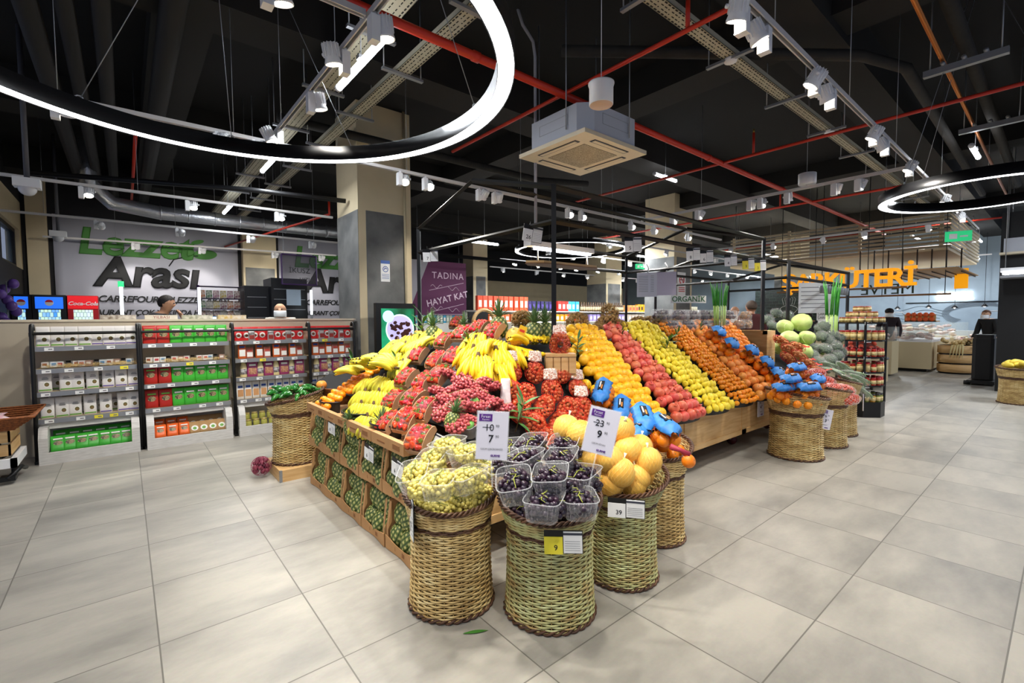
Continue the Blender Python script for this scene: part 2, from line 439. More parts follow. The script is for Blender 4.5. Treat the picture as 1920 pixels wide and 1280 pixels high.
# perforated duct side upper right
tag(MB().box((7.6, -.2, 3.5), (13, .32, 4.4), mat('perforated_dark_sheet', '24211c', .6, color2='57534a', var_scale=40, thresh=(.6, .68))).build('perforated_duct'), 'dark perforated sheet metal duct in the upper right corner', 'duct')

# ---- ring lamps
glow = mat('ring_diffuser', 'ffffff', .5, emit=6)
def ring_lamp(c, r, bw, bh, label, cables):
    t = thing('ring_lamp', label, 'pendant lamp', c)
    n = 96
    def circle(rad, z): return [(rad*math.cos(2*PI*i/n), rad*math.sin(2*PI*i/n), z) for i in range(n)]
    prof = [(r-bw/2, 0), (r-bw/2, bh), (r+bw/2, bh), (r+bw/2, 0)]
    vs = []; fs = []
    for rad, z in prof: vs += circle(rad, z)
    for k_ in range(3):
        for i in range(n): i2 = (i+1) % n; fs.append((k_*n+i, k_*n+i2, (k_+1)*n+i2, (k_+1)*n+i))
    MB().add(vs, fs, mat('ring_black_aluminium', '1b1b1d', .35, .4), True).build('housing', t)
    vs = circle(r-bw/2+.004, .003)+circle(r+bw/2-.004, .003)
    MB().add(vs, [(i, n+i, n+(i+1) % n, (i+1) % n) for i in range(n)], glow).build('diffuser', t)
    for (x, y, tx, ty) in cables:
        q = MB().tube([(x, y, bh), (tx, ty, 4.76-c[2])], .0025, steel, 5)
        q.tube([(x+.02*math.cos(a), y, bh+.012+.02*math.sin(a)) for a in [i*PI/5 for i in range(10)]], .004, white, 5, closed=True)
        q.build('cable', t)
    return t
ring_lamp((.44, 2.61, 2.65), 1.31, .085, .10, 'huge black ring lamp with glowing underside filling the upper left', [(1.05, 1.13, .5, 1.9), (1.28, -.2, .5, -.1), (.2, 1.30, .1, 1.3), (-.6, 1.18, .3, .9), (-1.2, .5, .2, .3)])
ring_lamp((6.65, .62, 2.66), .78, .085, .10, 'black ring lamp with glowing underside at the upper right', [(-.6, .5, -.1, .1), (.5, .6, .1, .1), (.1, -.75, 0, 0)])
ring_lamp((6.72, 6.28, 2.76), 1.05, .07, .06, 'small looking ring lamp seen through the black display frame', [(-.9, .5, -.9, .5), (.9, .5, .9, .5), (0, -1.0, 0, -1.0)])

# ---- spotlight tracks and heads
trackm = mat('track_white', 'c9c6c4', .45)
def track(a, b, label, drops=()):
    a = Vector(a); b = Vector(b); q = MB(); d = (b-a).normalized(); nrm = Vector((-d.y, d.x, 0))
    for s_ in (-1, 1):
        q.add([a+nrm*s_*.018+Vector((0, 0, z)) for z in (0, .035)]+[a+nrm*s_*.010+Vector((0, 0, z)) for z in (0, .035)]+[b+nrm*s_*.018+Vector((0, 0, z)) for z in (0, .035)]+[b+nrm*s_*.010+Vector((0, 0, z)) for z in (0, .035)],
              [(0, 1, 5, 4), (2, 6, 7, 3), (0, 4, 6, 2), (1, 3, 7, 5), (0, 2, 3, 1), (4, 5, 7, 6)], trackm)
    q.add([a-nrm*.018+Vector((0, 0, .028)), a+nrm*.018+Vector((0, 0, .028)), b+nrm*.018+Vector((0, 0, .028)), b-nrm*.018+Vector((0, 0, .028))], [(0, 1, 2, 3)], mat('track_slot', '3a3835', .6))
    o = tag(q.build('spotlight_track'), label, 'light track')
    for t_ in (drops or (.15, .5, .85)):
        p = a.lerp(b, t_); MB().tube([p+Vector((0, 0, .035)), (p.x, p.y, 4.76)], .003, steel, 5).build('suspension_wire', o)
    return o
HT = 3.15
track((2.4, 1.185, HT), (13, 1.25, HT), 'right spotlight track running away over the aisle', (.06, .2, .35, .6))
track((1.13, .4, HT), (1.13, 5.0, HT), 'left spotlight track running under the big ring lamp', (.3, .6, .9))
track((-1.5, 5.02, HT), (10.2, 5.02, HT), 'long spotlight track crossing in front of the big column', (.1, .2, .35, .5, .65))
track((7.0, 1.2, HT), (7.05, 4.9, HT), 'spotlight track linking the right track to the crossing track', (.3, .7))
track((-1.5, 8.02, HT), (2.75, 8.0, HT), 'nearest spotlight track over the checkouts', (.1, .4, .7))
track((-1.5, 10.6, HT), (4.2, 10.5, HT), 'second spotlight track over the checkouts', (.1, .4, .7))
track((-1.2, 13.3, HT), (4.4, 12.6, HT), 'third and farthest spotlight track over the checkouts', (.2, .6))
bulb = mat('spot_lens', 'fff6e6', .4, emit=14)
def make_spot():
    t = thing('track_spotlight', 'x', 'spotlight', (0, 0, 0))
    MB().box((-.026, -.032, -.15), (.026, .032, -.01), white).box((-.012, -.02, -.012), (.012, .02, .012), white).build('driver_box', t)
    return t
def spot_head_mesh():
    q = MB(); n = 20
    q.lathe([(.012, .115), (.034, .11), (.04, .085), (.046, .02), (.052, 0), (.052, -.01), (.047, -.01), (.045, -.002)], white, n)
    for i in range(14):
        a = 2*PI*i/14
        q.box((-.0018, .032, .03), (.0018, .052, .108), white, T=Matrix.Rotation(a, 4, 'Z'))
    q.tube([(-.055, 0, .06), (-.07, 0, .06)], .012, white, 8)
    return q.mesh('lamp_head')
HEADM = spot_head_mesh(); LENSM = MB().lathe([(.0, -.004), (.045, -.004)], bulb, 18).mesh('lens')
DRVM = MB().box((-.026, -.032, -.15), (.026, .032, -.01), white).box((-.012, -.02, -.012), (.012, .02, .012), white).mesh('driver_box')
def spot(x, y, aim, label, grp, z=HT, energy=None, side=1, ang=70):
    t = thing('track_spotlight', label, 'spotlight', (x, y, z), group=grp)
    obj('driver_box', DRVM, t)
    hp = Vector((.07*side, 0, -.10))
    d = Vector(aim)-(Vector((x, y, z))+hp)
    e = d.to_track_quat('-Z', 'Y').to_euler()
    h = obj('lamp_head', HEADM, t, hp, e); obj('lens', LENSM, h)
    if energy:
        dn = d.normalized()
        lamp('lamp_light', Vector((x, y, z))+hp+dn*.03, aim, energy, ang, radius=.045)
    return t
# ---------------------------------------------------------------- spotlights on the tracks
E0 = 62
gL = 'spotlights on the left track'
for i, (x, y, aim) in enumerate([(1.13, 2.55, (1.6, 2.6, 0)), (1.13, 3.0, (1.7, 3.3, .4)), (1.13, 3.7, (1.8, 3.9, .4)), (1.13, 4.6, (2.2, 4.4, .8))]):
    spot(x, y, aim, ['spotlight cut by the top frame edge on the left track', 'ribbed spotlight next to the long tube lamp on the left track', 'third spotlight down the left track, above the ring lamp', 'last spotlight of the left track seen just above the ring'][i], None, energy=E0*1.1, side=-1 if i % 2 else 1)
for x, y, aim in [(1.13, 1.9, (1.5, 1.7, .3)), (1.13, 1.2, (1.9, 1.3, 0))]:
    spot(x, y, aim, 'white spotlight on the near end of the left track out of frame', 'near end spotlights out of frame', energy=E0)
aims = {2.5: (1.9, 3.4, .9), 2.83: (2.3, 2.6, 1), 3.62: (3.9, 7.5, 1), 3.88: (4.9, 7.2, .5), 5.3: (3.6, 2.6, 1), 5.6: (4.4, 2.6, 1), 6.9: (6.0, 2.4, .8), 7.6: (7.2, 2.6, 1), 8.8: (8.1, 2.0, .8), 1.0: (.2, 6.9, .6), .7: (1.4, 6.9, .6), -.35: (-.4, 6.8, .5)}
nm = {2.5: 'left one of the lit pair in front of the slate column', 2.83: 'right one of the lit pair in front of the slate column', 3.62: 'left one of the turned away pair above the black gable', 3.88: 'right one of the turned away pair above the black gable', 5.3: 'left one of the bright pair right of the tall black post', 5.6: 'right one of the bright pair right of the tall black post', 6.9: 'spotlight on the crossing track just above a hanging price card', 7.6: 'spotlight on the crossing track in front of the wide column', 8.8: 'spotlight near the far end of the crossing track', 1.0: 'spotlight tucked behind the ring lamp on the crossing track', .7: 'spotlight box peeping below the ring lamp', -.35: 'spotlight hanging left under the rim of the ring lamp'}
for x, aim in aims.items():
    spot(x, 5.02, aim, 'white track spotlight, '+nm[x], None, energy=E0*1.0, side=1)
Rl = [(2.66, (3.1, 1.9, .6), 'nearest bulky spotlight at the top edge on the right track'), (2.95, (4.2, .2, 0), 'ribbed spotlight right beside the nearest one on the right track'), (3.78, (3.2, 2.4, 1.0), 'third spotlight, lens lit, on the right track'), (4.12, (5.6, .6, 0), 'fourth spotlight, ribs visible, on the right track'), (5.3, (4.9, 2.3, .9), 'fifth spotlight along the right track'), (5.7, (7.0, 0, 0), 'sixth spotlight along the right track'), (6.75, (6.0, 2.2, .9), 'spotlight just above the tip of the right ring lamp'), (9.0, (8.4, 1.9, .6), 'spotlight seen inside the right ring lamp'), (10.7, (11.2, 0, .2), 'farthest spotlight on the right track')]
for x, aim, l in Rl: spot(x, 1.21, aim, l, None, energy=E0, side=-1)
for j, (x, y, aim) in enumerate([(7.02, 1.75, (6.6, 2.6, .8)), (7.02, 2.0, (8, 3, .6)), (7.02, 2.55, (7.6, 2.5, 1)), (7.02, 2.9, (5.9, 2.6, 1)), (7.03, 3.05, (8.3, 4, 1)), (7.03, 3.85, (6, 4.4, 1)), (7.04, 4.3, (5, 4.2, 1))]):
    spot(x, y, aim, 'white spotlight on the linking track, number %s from its right end' % ['one', 'two', 'three', 'four', 'five', 'six', 'seven'][j], None, energy=E0*.8)
for j, (x, aim) in enumerate([(-.36, (-.3, 6.8, .6)), (.74, (.6, 6.8, .6)), (1.89, (1.8, 6.8, .6))]):
    spot(x, 8.02, aim, ['leftmost', 'middle', 'rightmost'][j]+' spotlight on the nearest track over the checkouts', None, energy=E0*1.0)
for j, (x, aim) in enumerate([(-.31, (0, 14, 2)), (1.96, (2, 14, 2)), (3.14, (4, 14, 2)), (.8, (.8, 14, 1.6))]):
    spot(x, 10.56, aim, ['first', 'third', 'fourth', 'second'][j]+' spotlight from the left on the second checkout track', None, energy=50)
for j, (x, y) in enumerate([(.2, 13.1), (1.4, 13.0), (2.9, 12.8), (4.0, 12.7)]):
    spot(x, y, (x, 14.1, 2), ['first', 'second', 'third', 'fourth'][j]+' spotlight from the left on the farthest checkout track', None, energy=30)
# tracks over the aisle where the photographer stands: same heads, outside the frame
for xs, y in ((( -1.2, .4, 2.0), 0.1), ((-2.6, -1.0, .6), 2.6), ((3.4, 5.6, 8.0), -1.0)):
    track((xs[0]-.5, y, HT), (xs[-1]+.5, y, HT), 'white spotlight track over the near aisle outside the frame', (.5,))['group'] = 'near aisle tracks out of frame'
    for x in xs:
        spot(x, y, (x+.7, y+.5, 0), 'white spotlight over the near aisle outside the frame', 'near aisle spotlights out of frame', energy=E0*.95, ang=95)
# ---- tube lamps
tubeg = mat('tube_glow', 'f2f7ff', .4, emit=9)
def tube_lamp(p, q_, label, e=25, group=None):
    p = Vector(p); q_ = Vector(q_); t = thing('tube_lamp', label, 'tube light', (p+q_)/2, group=group)
    a = p-(p+q_)/2; b = -a; d = (b-a).normalized()
    MB().tube([a, b], .03, tubeg, 10).build('diffuser', t)
    k_ = MB(); k_.tube([a-d*.03, a], .034, white, 10); k_.tube([b, b+d*.03], .034, white, 10)
    k_.box((-.03, -.03, .03), (.03, .03, .06), steel); k_.tube([(0, 0, .05), (0, 0, 4.76-p.z)], .004, steel, 5)
    k_.build('end_cap', t)
    ln = (q_-p).length
    ang = math.atan2(d.y, d.x)
    area('lamp_light', (p+q_)/2+Vector((0, 0, -.05)), ln, .05, e, (.9, .95, 1), (0, 0, ang))
    return t
tube_lamp((1.62, 3.4, 3.62), (1.62, 4.45, 3.62), 'long bright tube lamp between the left track and the tray')
tube_lamp((1.62, 6.6, 3.62), (1.62, 7.6, 3.62), 'middle tube lamp behind the ring on the tray')
tube_lamp((1.62, 10.0, 3.62), (1.62, 11.0, 3.62), 'farthest small tube lamp above the checkouts')
tube_lamp((8.9, .95, 3.75), (9.6, .95, 3.75), 'bright short tube lamp between ring and pipes on the right')
tube_lamp((7.6, 5.0, 4.1), (8.3, 5.0, 4.1), 'short tube lamp above the linking track')
tube_lamp((6.4, 9.2, 3.3), (7.2, 9.2, 3.3), 'tube lamp seen below the black gable')
for i, (x, y) in enumerate([(10, 8.2), (13, 9.2), (16, 6.5), (16.5, 10.5), (20, 4.2), (20, 8.5), (9.6, 9.6)]):
    tube_lamp((x, y, 3.5), (x+1.2, y, 3.5), 'distant tube lamp over the grocery hall', 110, 'distant tube lamps over the grocery hall')
for i, (x, y) in enumerate([(15, 1.8), (18.4, 3.2), (18.0, .2), (20.6, 2.0)]):
    tube_lamp((x, y, 3.9), (x+1.2, y, 3.9), 'distant tube lamp over the deli counters', 50, 'distant tube lamps over the deli counters')
for x, y in ((10.5, -1.2), (13.5, -1.4)):
    tube_lamp((x, y, 3.3), (x+1.2, y, 3.3), 'tube lamp over the right aisle outside the frame', 60, 'tube lamps over the right aisle')

# far spotlight grid
random.seed(11)
far = []
for ty in (6.8, 8.8, 10.8, 12.6):
    x0 = max(8, ty*.55+2.6)
    track((x0, ty, 3.2), (22, ty, 3.2), {6.8: 'first', 8.8: 'second', 10.8: 'third', 12.6: 'fourth'}[ty]+' spotlight track back over the grocery hall')
    x = x0+.6
    while x < 21.5: far.append((x, ty, 3.2)); x += U(.8, 1.5)
for tx in (12.4, 16.4, 20.0):
    track((tx, 1.6, 3.28), (tx, 6.4, 3.28), {12.4: 'nearest', 16.4: 'middle', 20.0: 'farthest'}[tx]+' spotlight track over the deli side')
    y = 1.9
    while y < 6.3: far.append((tx, y, 3.28)); y += U(.6, 1.1)
for x, y, z in far:
    o = spot(x, y, (x+U(-1.2, .6), y+U(-1.6, .8), 1.2), 'small distant white spotlight on the tracks over the hall', 'distant spotlights over the hall', z=z, side=random.choice((-1, 1)))

# ---- cassette unit, speaker, conduits, cameras
t = thing('ceiling_cassette', 'square cream air conditioning cassette hanging from rods', 'air conditioner', (3.85, 3.43, 3.2))
crm = mat('cassette_cream', 'ddd0b4', .5); bdy = mat('cassette_body', 'b9bdc6', .55)
q = MB(); c_ = .44
q.prism([(-c_+.12, -c_), (c_-.12, -c_), (c_, -c_+.12), (c_, c_-.12), (c_-.12, c_), (-c_+.12, c_), (-c_, c_-.12), (-c_, -c_+.12)], .03, .32, bdy)
for T_ in (Matrix.Identity(4), Matrix.Rotation(PI/2, 4, 'Z'), Matrix.Rotation(PI, 4, 'Z'), Matrix.Rotation(-PI/2, 4, 'Z')):
    for z in (.15, .25): q.box((-.2, -c_-.002, z-.003), (.2, -c_+.01, z), steel, T=T_)
    for x in (-.2, .2): q.box((x, -c_-.002, .15), (x+.004, -c_+.01, .25), steel, T=T_)
q.build('housing', t)
q = MB(); q.box((-.49, -.47, -.01), (.49, .47, .03), crm)
q.box((-.26, -.26, -.014), (.26, .26, -.008), mat('cassette_grille', 'b5aa93', .7, color2='8d836f', var_scale=90, thresh=(.45, .55)))
for T_ in (Matrix.Identity(4), Matrix.Rotation(PI/2, 4, 'Z'), Matrix.Rotation(PI, 4, 'Z'), Matrix.Rotation(-PI/2, 4, 'Z')):
    q.box((-.27, -.405, -.013), (.27, -.335, -.009), blackp, T=T_); q.box((-.25, -.39, -.018), (.25, -.35, -.008), crm, T=T_)
q.build('front_panel', t)
q = MB()
for x, y in ((-.46, -.2), (.46, .2), (-.2, .46), (.2, -.46)): q.tube([(x, y, .1), (x, y, 1.5)], .006, steel, 6)
q.build('hanger_rod', t)
t = thing('ceiling_speaker', 'white drum shaped speaker on a thin cable above the cassette', 'speaker', (2.9, 2.39, 3.10))
MB().lathe([(.088, 0), (.092, .004), (.092, .13), (.1, .155), (.1, .165), (.0, .165)], white, 28).build('housing', t)
MB().lathe([(0, -.002), (.088, -.002), (.088, .002)], mat('speaker_grille', 'd8b9a0', .6), 28).build('grille', t)
MB().tube([(0, 0, .16), (0, 0, 1.6)], .003, white, 5).build('cable', t)
tag(MB().tube([(3.35, 3.9, 4.76), (3.42, 3.9, 4.62), (3.57, 3.9, 4.5), (3.6, 3.9, 4.35), (3.6, 3.9, 2.5)], .017, mat('grey_conduit', '9c9aa0', .5), 10).build('conduit'), 'long grey vertical conduit dropping from the ceiling into the frame', 'conduit')
# hanging work lamp with wooden shelf inside the frame
t = thing('hanging_fixture', 'fluorescent fixture with a slim wooden shelf hung inside the black frame', 'light fixture', (4.05, 3.9, 2.2))
MB().box((-.5, -.05, .06), (.5, .05, .12), white).box((-.58, -.06, .06), (-.5, .06, .2), white).build('housing', t)
MB().box((-.45, -.04, .035), (.45, .04, .06), mat('blue_tube', 'dbe6ff', .4, emit=5)).build('diffuser', t)
q = MB(); q.prism([(-.45, -.13), (.45, -.13), (.6, 0), (.45, .13), (-.45, .13), (-.6, 0)], -.13, -.10, wood)
q.prism([(-.45, -.14), (.45, -.14), (.61, 0), (.45, .14), (-.45, .14), (-.61, 0)], -.135, -.125, mat('dark_wood_edge', '8a5a34', .6)); q.build('shelf', t)
q = MB()
for x in (-.42, .42):
    for s_ in (-1, 1): q.tube([(x, 0, .1), (x+.12*s_, s_*.12, -.11)], .006, steel, 5)
q.build('strut', t)
area('lamp_light', (4.05, 3.9, 2.22), .9, .08, 8, (.85, .9, 1))
# drum speakers and detectors
for (x, y, z, l) in ((7.0, 2.3, 3.2, 'round white drum speaker beside the linking track'),):
    tag(MB().lathe([(.0, 0), (.1, 0), (.105, .02), (.105, .14), (0, .14)], white, 20).build('ceiling_speaker', None, (x, y, z)), l, 'speaker')
for (x, y, l) in ((4.5, 2.15, 'near smoke detector under the long cable tray'), (7.2, 2.12, 'farther smoke detector under the long cable tray')):
    tag(MB().lathe([(0, -.04), (.03, -.04), (.055, -.03), (.06, -.01), (.06, 0), (0, 0)], white, 18).build('smoke_detector', None, (x, y, 3.895)), l, 'smoke detector')
for loc, l in (((-0.788, 7.600, 2.904), 'white dome camera hanging from a grey pole at the upper left'), ((-.85, 11.6, 2.9), 'small white bullet camera left of the banner')):
    t = thing('security_camera', l, 'camera', loc)
    MB().box((-.11, -.08, .06), (.11, .08, .16), white).build('bracket', t)
    MB().sphere((0, 0, .05), .08, mat('camera_dome', 'c9c9cc', .2), 14, 8).build('dome', t)
    MB().tube([(0, 0, .16), (0, 0, 4.76-loc[2])], .025, mat('pole_grey', '55555a', .5), 8).build('pole', t)
# ================================================================ LOW SHELVING WALL ON THE LEFT
pan = mat('beige_panel', 'b5ab98', .7)
t = thing('partition_panel', 'low beige partition behind the pouch shelves', 'partition', (.7, 7.08, 0))
MB().box((-2.0, 0, 0), (2.02, .08, 1.45), pan).build('panel', t)
MB().box((-2.02, -.02, 1.45), (2.04, .12, 1.475), mat('beige_cap', 'c5bca8', .6)).build('top_cap', t)
wbin = mat('white_washed_wood', 'dcdad6', .6, color2='c8c6c1', var_scale=5, stretch=(2, 2, 18))
rail = mat('price_rail_grey', '8f9298', .35, .3); shelfm = mat('shelf_wood_edge', 'cdb993', .6)
yel = mat('yellow_tag', 'f2e43c', .6)
SECT = [(-.72, .10), (.14, 1.0), (1.05, 1.92), (1.97, 2.58)]
SZ = [1.19, .96, .72, .44]
def hook(x):
    q = MB(); pts = [(x, 6.70, 0), (x, 6.725, .7), (x, 6.75, 1.36)]+[(x, 6.80-.05*math.cos(a), 1.36+.055*math.sin(a)) for a in (.5, 1.0, 1.57, 2.1, 2.6, 3.1)]
    q.tube(pts, .020, black, 6); q.box((x-.02, 6.74, 1.30), (x+.02, 7.06, 1.34), black); q.box((x-.02, 6.68, 0), (x+.02, 7.06, .03), black)
    return q
for i, (x0, x1) in enumerate(SECT):
    pos = ['leftmost, holding white pouches', 'second from the left, holding red and green pouches', 'third from the left, holding red pouches and bottles', 'rightmost and narrowest, beside the slate column'][i]
    t = thing('shelf_unit', 'black framed low shelf unit, '+pos, 'shelf', ((x0+x1)/2, 6.9, 0))
    off = Vector((-(x0+x1)/2, -6.9, 0)); T_ = Matrix.Translation(off)
    for x in ((x0-.01), (x1+.01)) if i in (0, 3) else ((x0-.01,) if i == 1 else (x0-.01,)):
        h = hook(x); o = h.build('upright', t, off)
    q = MB(); q.bar((x0, 6.735, 1.33), (x1, 6.735, 1.33), .022, black, T_); q.build('top_rail', t)
    for z in SZ:
        q = MB(); q.box((x0, 6.77, z-.012), (x1, 7.07, z), shelfm, T_); q.box((x0, 6.755, z-.045), (x1, 6.77, z+.004), rail, T_)
        s_ = q.build('shelf', t)
        q = MB(); random.seed(i*10+int(z*100)); x = x0+U(.03, .08)
        while x < x1-.1:
            q.box((x, 6.749, z-.04), (x+.07, 6.754, z-.006), yel if random.random() < .08 else paper, T_); q.box((x+.03, 6.7475, z-.028), (x+.06, 6.749, z-.018), mat('print_grey', '77777a', .6), T_)
            x += U(.11, .26)
        q.build('price_tags', s_)
    q = MB(); a, b = x0+.01, x1-.01
    q.box((a, 6.60, 0), (b, 6.63, .12), wbin, T_)
    q.box((a, 6.63, .0), (b, 7.05, .08), wbin, T_)
    for u0, u1 in ((a, a+.07), (b-.07, b)):
        q.add([(u0, 6.60, .12), (u1, 6.60, .12), (u1, 6.60, .27), (u0, 6.60, .27), (u0, 6.9, .12), (u1, 6.9, .12), (u1, 6.9, .37), (u0, 6.9, .37), (u0, 6.66, .37), (u1, 6.66, .37)],
              [(0, 1, 2, 3), (3, 2, 9, 8), (8, 9, 6, 7), (0, 3, 8, 7, 4), (1, 5, 6, 9, 2), (4, 7, 6, 5)], wbin, False, T_)
    q.box((a, 6.78, .335), (b, 6.81, .395), wbin, T_); q.box((a, 7.03, .08), (b, 7.05, .39), wbin, T_)
    q.build('bin', t)

def pouch_mesh(wd, h, d, m_, top_cut=0):
    q = MB(); n = 14; vs = []; fs = []; lv = [(0, .9, .75), (.03, 1, 1), (.25, .98, .95), (.6, .96, .6), (.86, .97, .12), (1, .97, .05)]
    for t_, sx, sy in lv:
        for j in range(n):
            an = 2*PI*j/n; c, s_ = math.cos(an), math.sin(an)
            e = .35
            vs.append((math.copysign(abs(c)**e, c)*wd/2*sx, math.copysign(abs(s_)**.7, s_)*d/2*sy, h*t_))
    for i in range(len(lv)-1):
        for j in range(n): j2 = (j+1) % n; fs.append((i*n+j, i*n+j2, (i+1)*n+j2, (i+1)*n+j))
    fs += [tuple(reversed(range(n))), tuple((len(lv)-1)*n+j for j in range(n))]
    q.add(vs, fs, m_, True)
    return q
def disc(q, x, z, y, r, m_, sx=1):
    q.add([(x, y, z)]+[(x+r*sx*math.cos(2*PI*i/14), y, z+r*math.sin(2*PI*i/14)) for i in range(14)], [(0, 1+(i+1) % 14, 1+i) if 0 else (0, 1+i, 1+(i+1) % 14) for i in range(14)], m_)
def pouch(nm, wd, h, d, body, lab, stripe, label, cat='pouch', deco=0):
    t = thing(nm, label, cat); pouch_mesh(wd, h, d, body).build('bag', t)
    q = MB(); y = -d*.5
    if deco == 0:      # round picture, coloured stripe at the foot
        disc(q, wd*.12, h*.36, y*1.0, wd*.24, lab); disc(q, wd*.12, h*.36, y*1.03, wd*.17, mat('bowl_brown', '8a6a42', .7, color2='3f5a2a', var_scale=60))
        q.box((-wd*.42, y*1.0, h*.06), (wd*.42, y*.9, h*.12), stripe); q.box((-wd*.2, y*.85, h*.62), (wd*.25, y*.7, h*.66), mat('print_grey', '77777a', .6)); q.box((-wd*.15, y*.8, h*.7), (wd*.2, y*.55, h*.72), mat('print_grey', '77777a', .6))
    elif deco == 1:    # dark leaf shaped window on coloured bag
        disc(q, 0, h*.5, y*.92, wd*.2, mat('window_dark', '23301e', .4, color2='b9a27a', var_scale=50), 1.5); q.box((-wd*.3, y*.72, h*.72), (wd*.3, y*.5, h*.8), lab)
    elif deco == 2:    # white oval badge
        disc(q, 0, h*.4, y*1.0, wd*.3, lab, 1.1); disc(q, 0, h*.38, y*1.03, wd*.16, stripe, 1.1)
    elif deco == 3:    # picture panel with a band
        q.box((-wd*.36, y*1.02, h*.15), (wd*.36, y*.9, h*.55), lab); q.box((-wd*.3, y*.75, h*.66), (wd*.3, y*.6, h*.78), stripe)
    q.build('printed_label', t)
    return Proto(t)
PW = mat('pouch_white', 'e4e0dc', .5); PG = mat('pouch_green', '3fae35', .4); PR = mat('pouch_red', 'b0241c', .4); PO = mat('pouch_orange', 'e8641e', .4)
KR = mat('pouch_kraft', 'b08a5a', .7); grn = mat('stripe_green', '6aa63c', .5); vio = mat('stripe_violet', '6a5aa0', .5); wl_ = mat('label_white', 'efeee8', .6)
random.seed(3)
def row(pr, xs, z, label, grp, y=6.84, dz=0, jit=.01, scale=None):
    for x in xs:
        pr.put((x, y+U(-jit, jit), z+dz), (U(-.06, .02), 0, U(-.12, .12)), label, grp, scale or (1.04, 1, 1.2))
def spread(a, b, n): return [a+(b-a)*(i+.5)/n for i in range(n)]
pw1 = pouch('white_pouch', .105, .175, .06, PW, wl_, grn, 'x'); pw2 = pouch('white_pouch', .105, .175, .06, PW, wl_, vio, 'x')
row(pw1, spread(-.71, -.28, 4), SZ[0], 'white paper pouch with a green foot stripe on the top shelf', 'white pouches with green stripe, top shelf')
row(pw2, spread(-.28, .10, 4), SZ[0], 'white paper pouch with a violet foot stripe on the top shelf', 'white pouches with violet stripe, top shelf')
row(pw1, [-.66, -.50, -.41, -.29], SZ[2], 'white pouch with green stripe on the third shelf down', 'white pouches with green stripe, third shelf')
row(pw2, [-.16, -.05, .06], SZ[2], 'white pouch with violet stripe on the third shelf down', 'white pouches with violet stripe, third shelf')
row(pw1, [-.65, -.54, -.44, -.32], SZ[3], 'white pouch with green stripe on the lowest shelf', 'white pouches with green stripe, lowest shelf')
row(pw2, [-.19, -.04, .05], SZ[3], 'white pouch with violet stripe on the lowest shelf', 'white pouches with violet stripe, lowest shelf')
row(pw1, [-.58, -.36, -.22, -.1], SZ[2], 'white pouch standing in the back row of the third shelf', 'back row white pouches, third shelf', y=6.96)
row(pw1, [-.60, -.38, -.25, -.12], SZ[3], 'white pouch standing in the back row of the lowest shelf', 'back row white pouches, lowest shelf', y=6.96)
pg = pouch('green_pouch', .12, .175, .06, PG, wl_, grn, 'x', deco=1); pr = pouch('red_pouch', .125, .175, .06, PR, grn, grn, 'x', deco=1); po = pouch('orange_pouch', .11, .16, .06, PO, wl_, grn, 'x', deco=1); pk = pouch('kraft_pouch', .11, .15, .06, KR, wl_, grn, 'x', deco=2)
for z, nm_ in ((SZ[0], 'top'), (SZ[2], 'third'), (SZ[3], 'lowest')):
    row(pr, spread(.15, .41, 2), z, 'dark red pouch on the %s shelf of the second unit' % nm_, 'red pouches on the %s shelf' % nm_)
    row(pg, spread(.41, .99, 5), z, 'bright green pouch on the %s shelf of the second unit' % nm_, 'green pouches on the %s shelf' % nm_)
for x in spread(-.62, .02, 7): pg.put((x, 6.70+U(-.01, .01), .10), (-.5, 0, U(-.1, .1)), 'green pouch leaning in the front of the leftmost white bin', 'green pouches in the leftmost bin, front')
for x in spread(-.62, .02, 6): pg.put((x, 6.88, .12), (-.2, 0, U(-.1, .1)), 'green pouch in the dark back row of the leftmost white bin', 'green pouches in the leftmost bin, back')
for x in spread(.22, .56, 3): po.put((x, 6.70, .10), (-.5, 0, U(-.1, .1)), 'orange pouch in the front of the second bin', 'orange pouches front'); po.put((x, 6.88, .13), (-.2, 0, 0), 'orange pouch in the back of the second bin', 'orange pouches back')
for x in spread(.56, .93, 4): pk.put((x, 6.70, .10), (-.5, 0, U(-.1, .1)), 'brown kraft pouch in the front of the second bin', 'kraft pouches front'); pk.put((x, 6.88, .13), (-.2, 0, 0), 'brown kraft pouch in the back of the second bin', 'kraft pouches back')
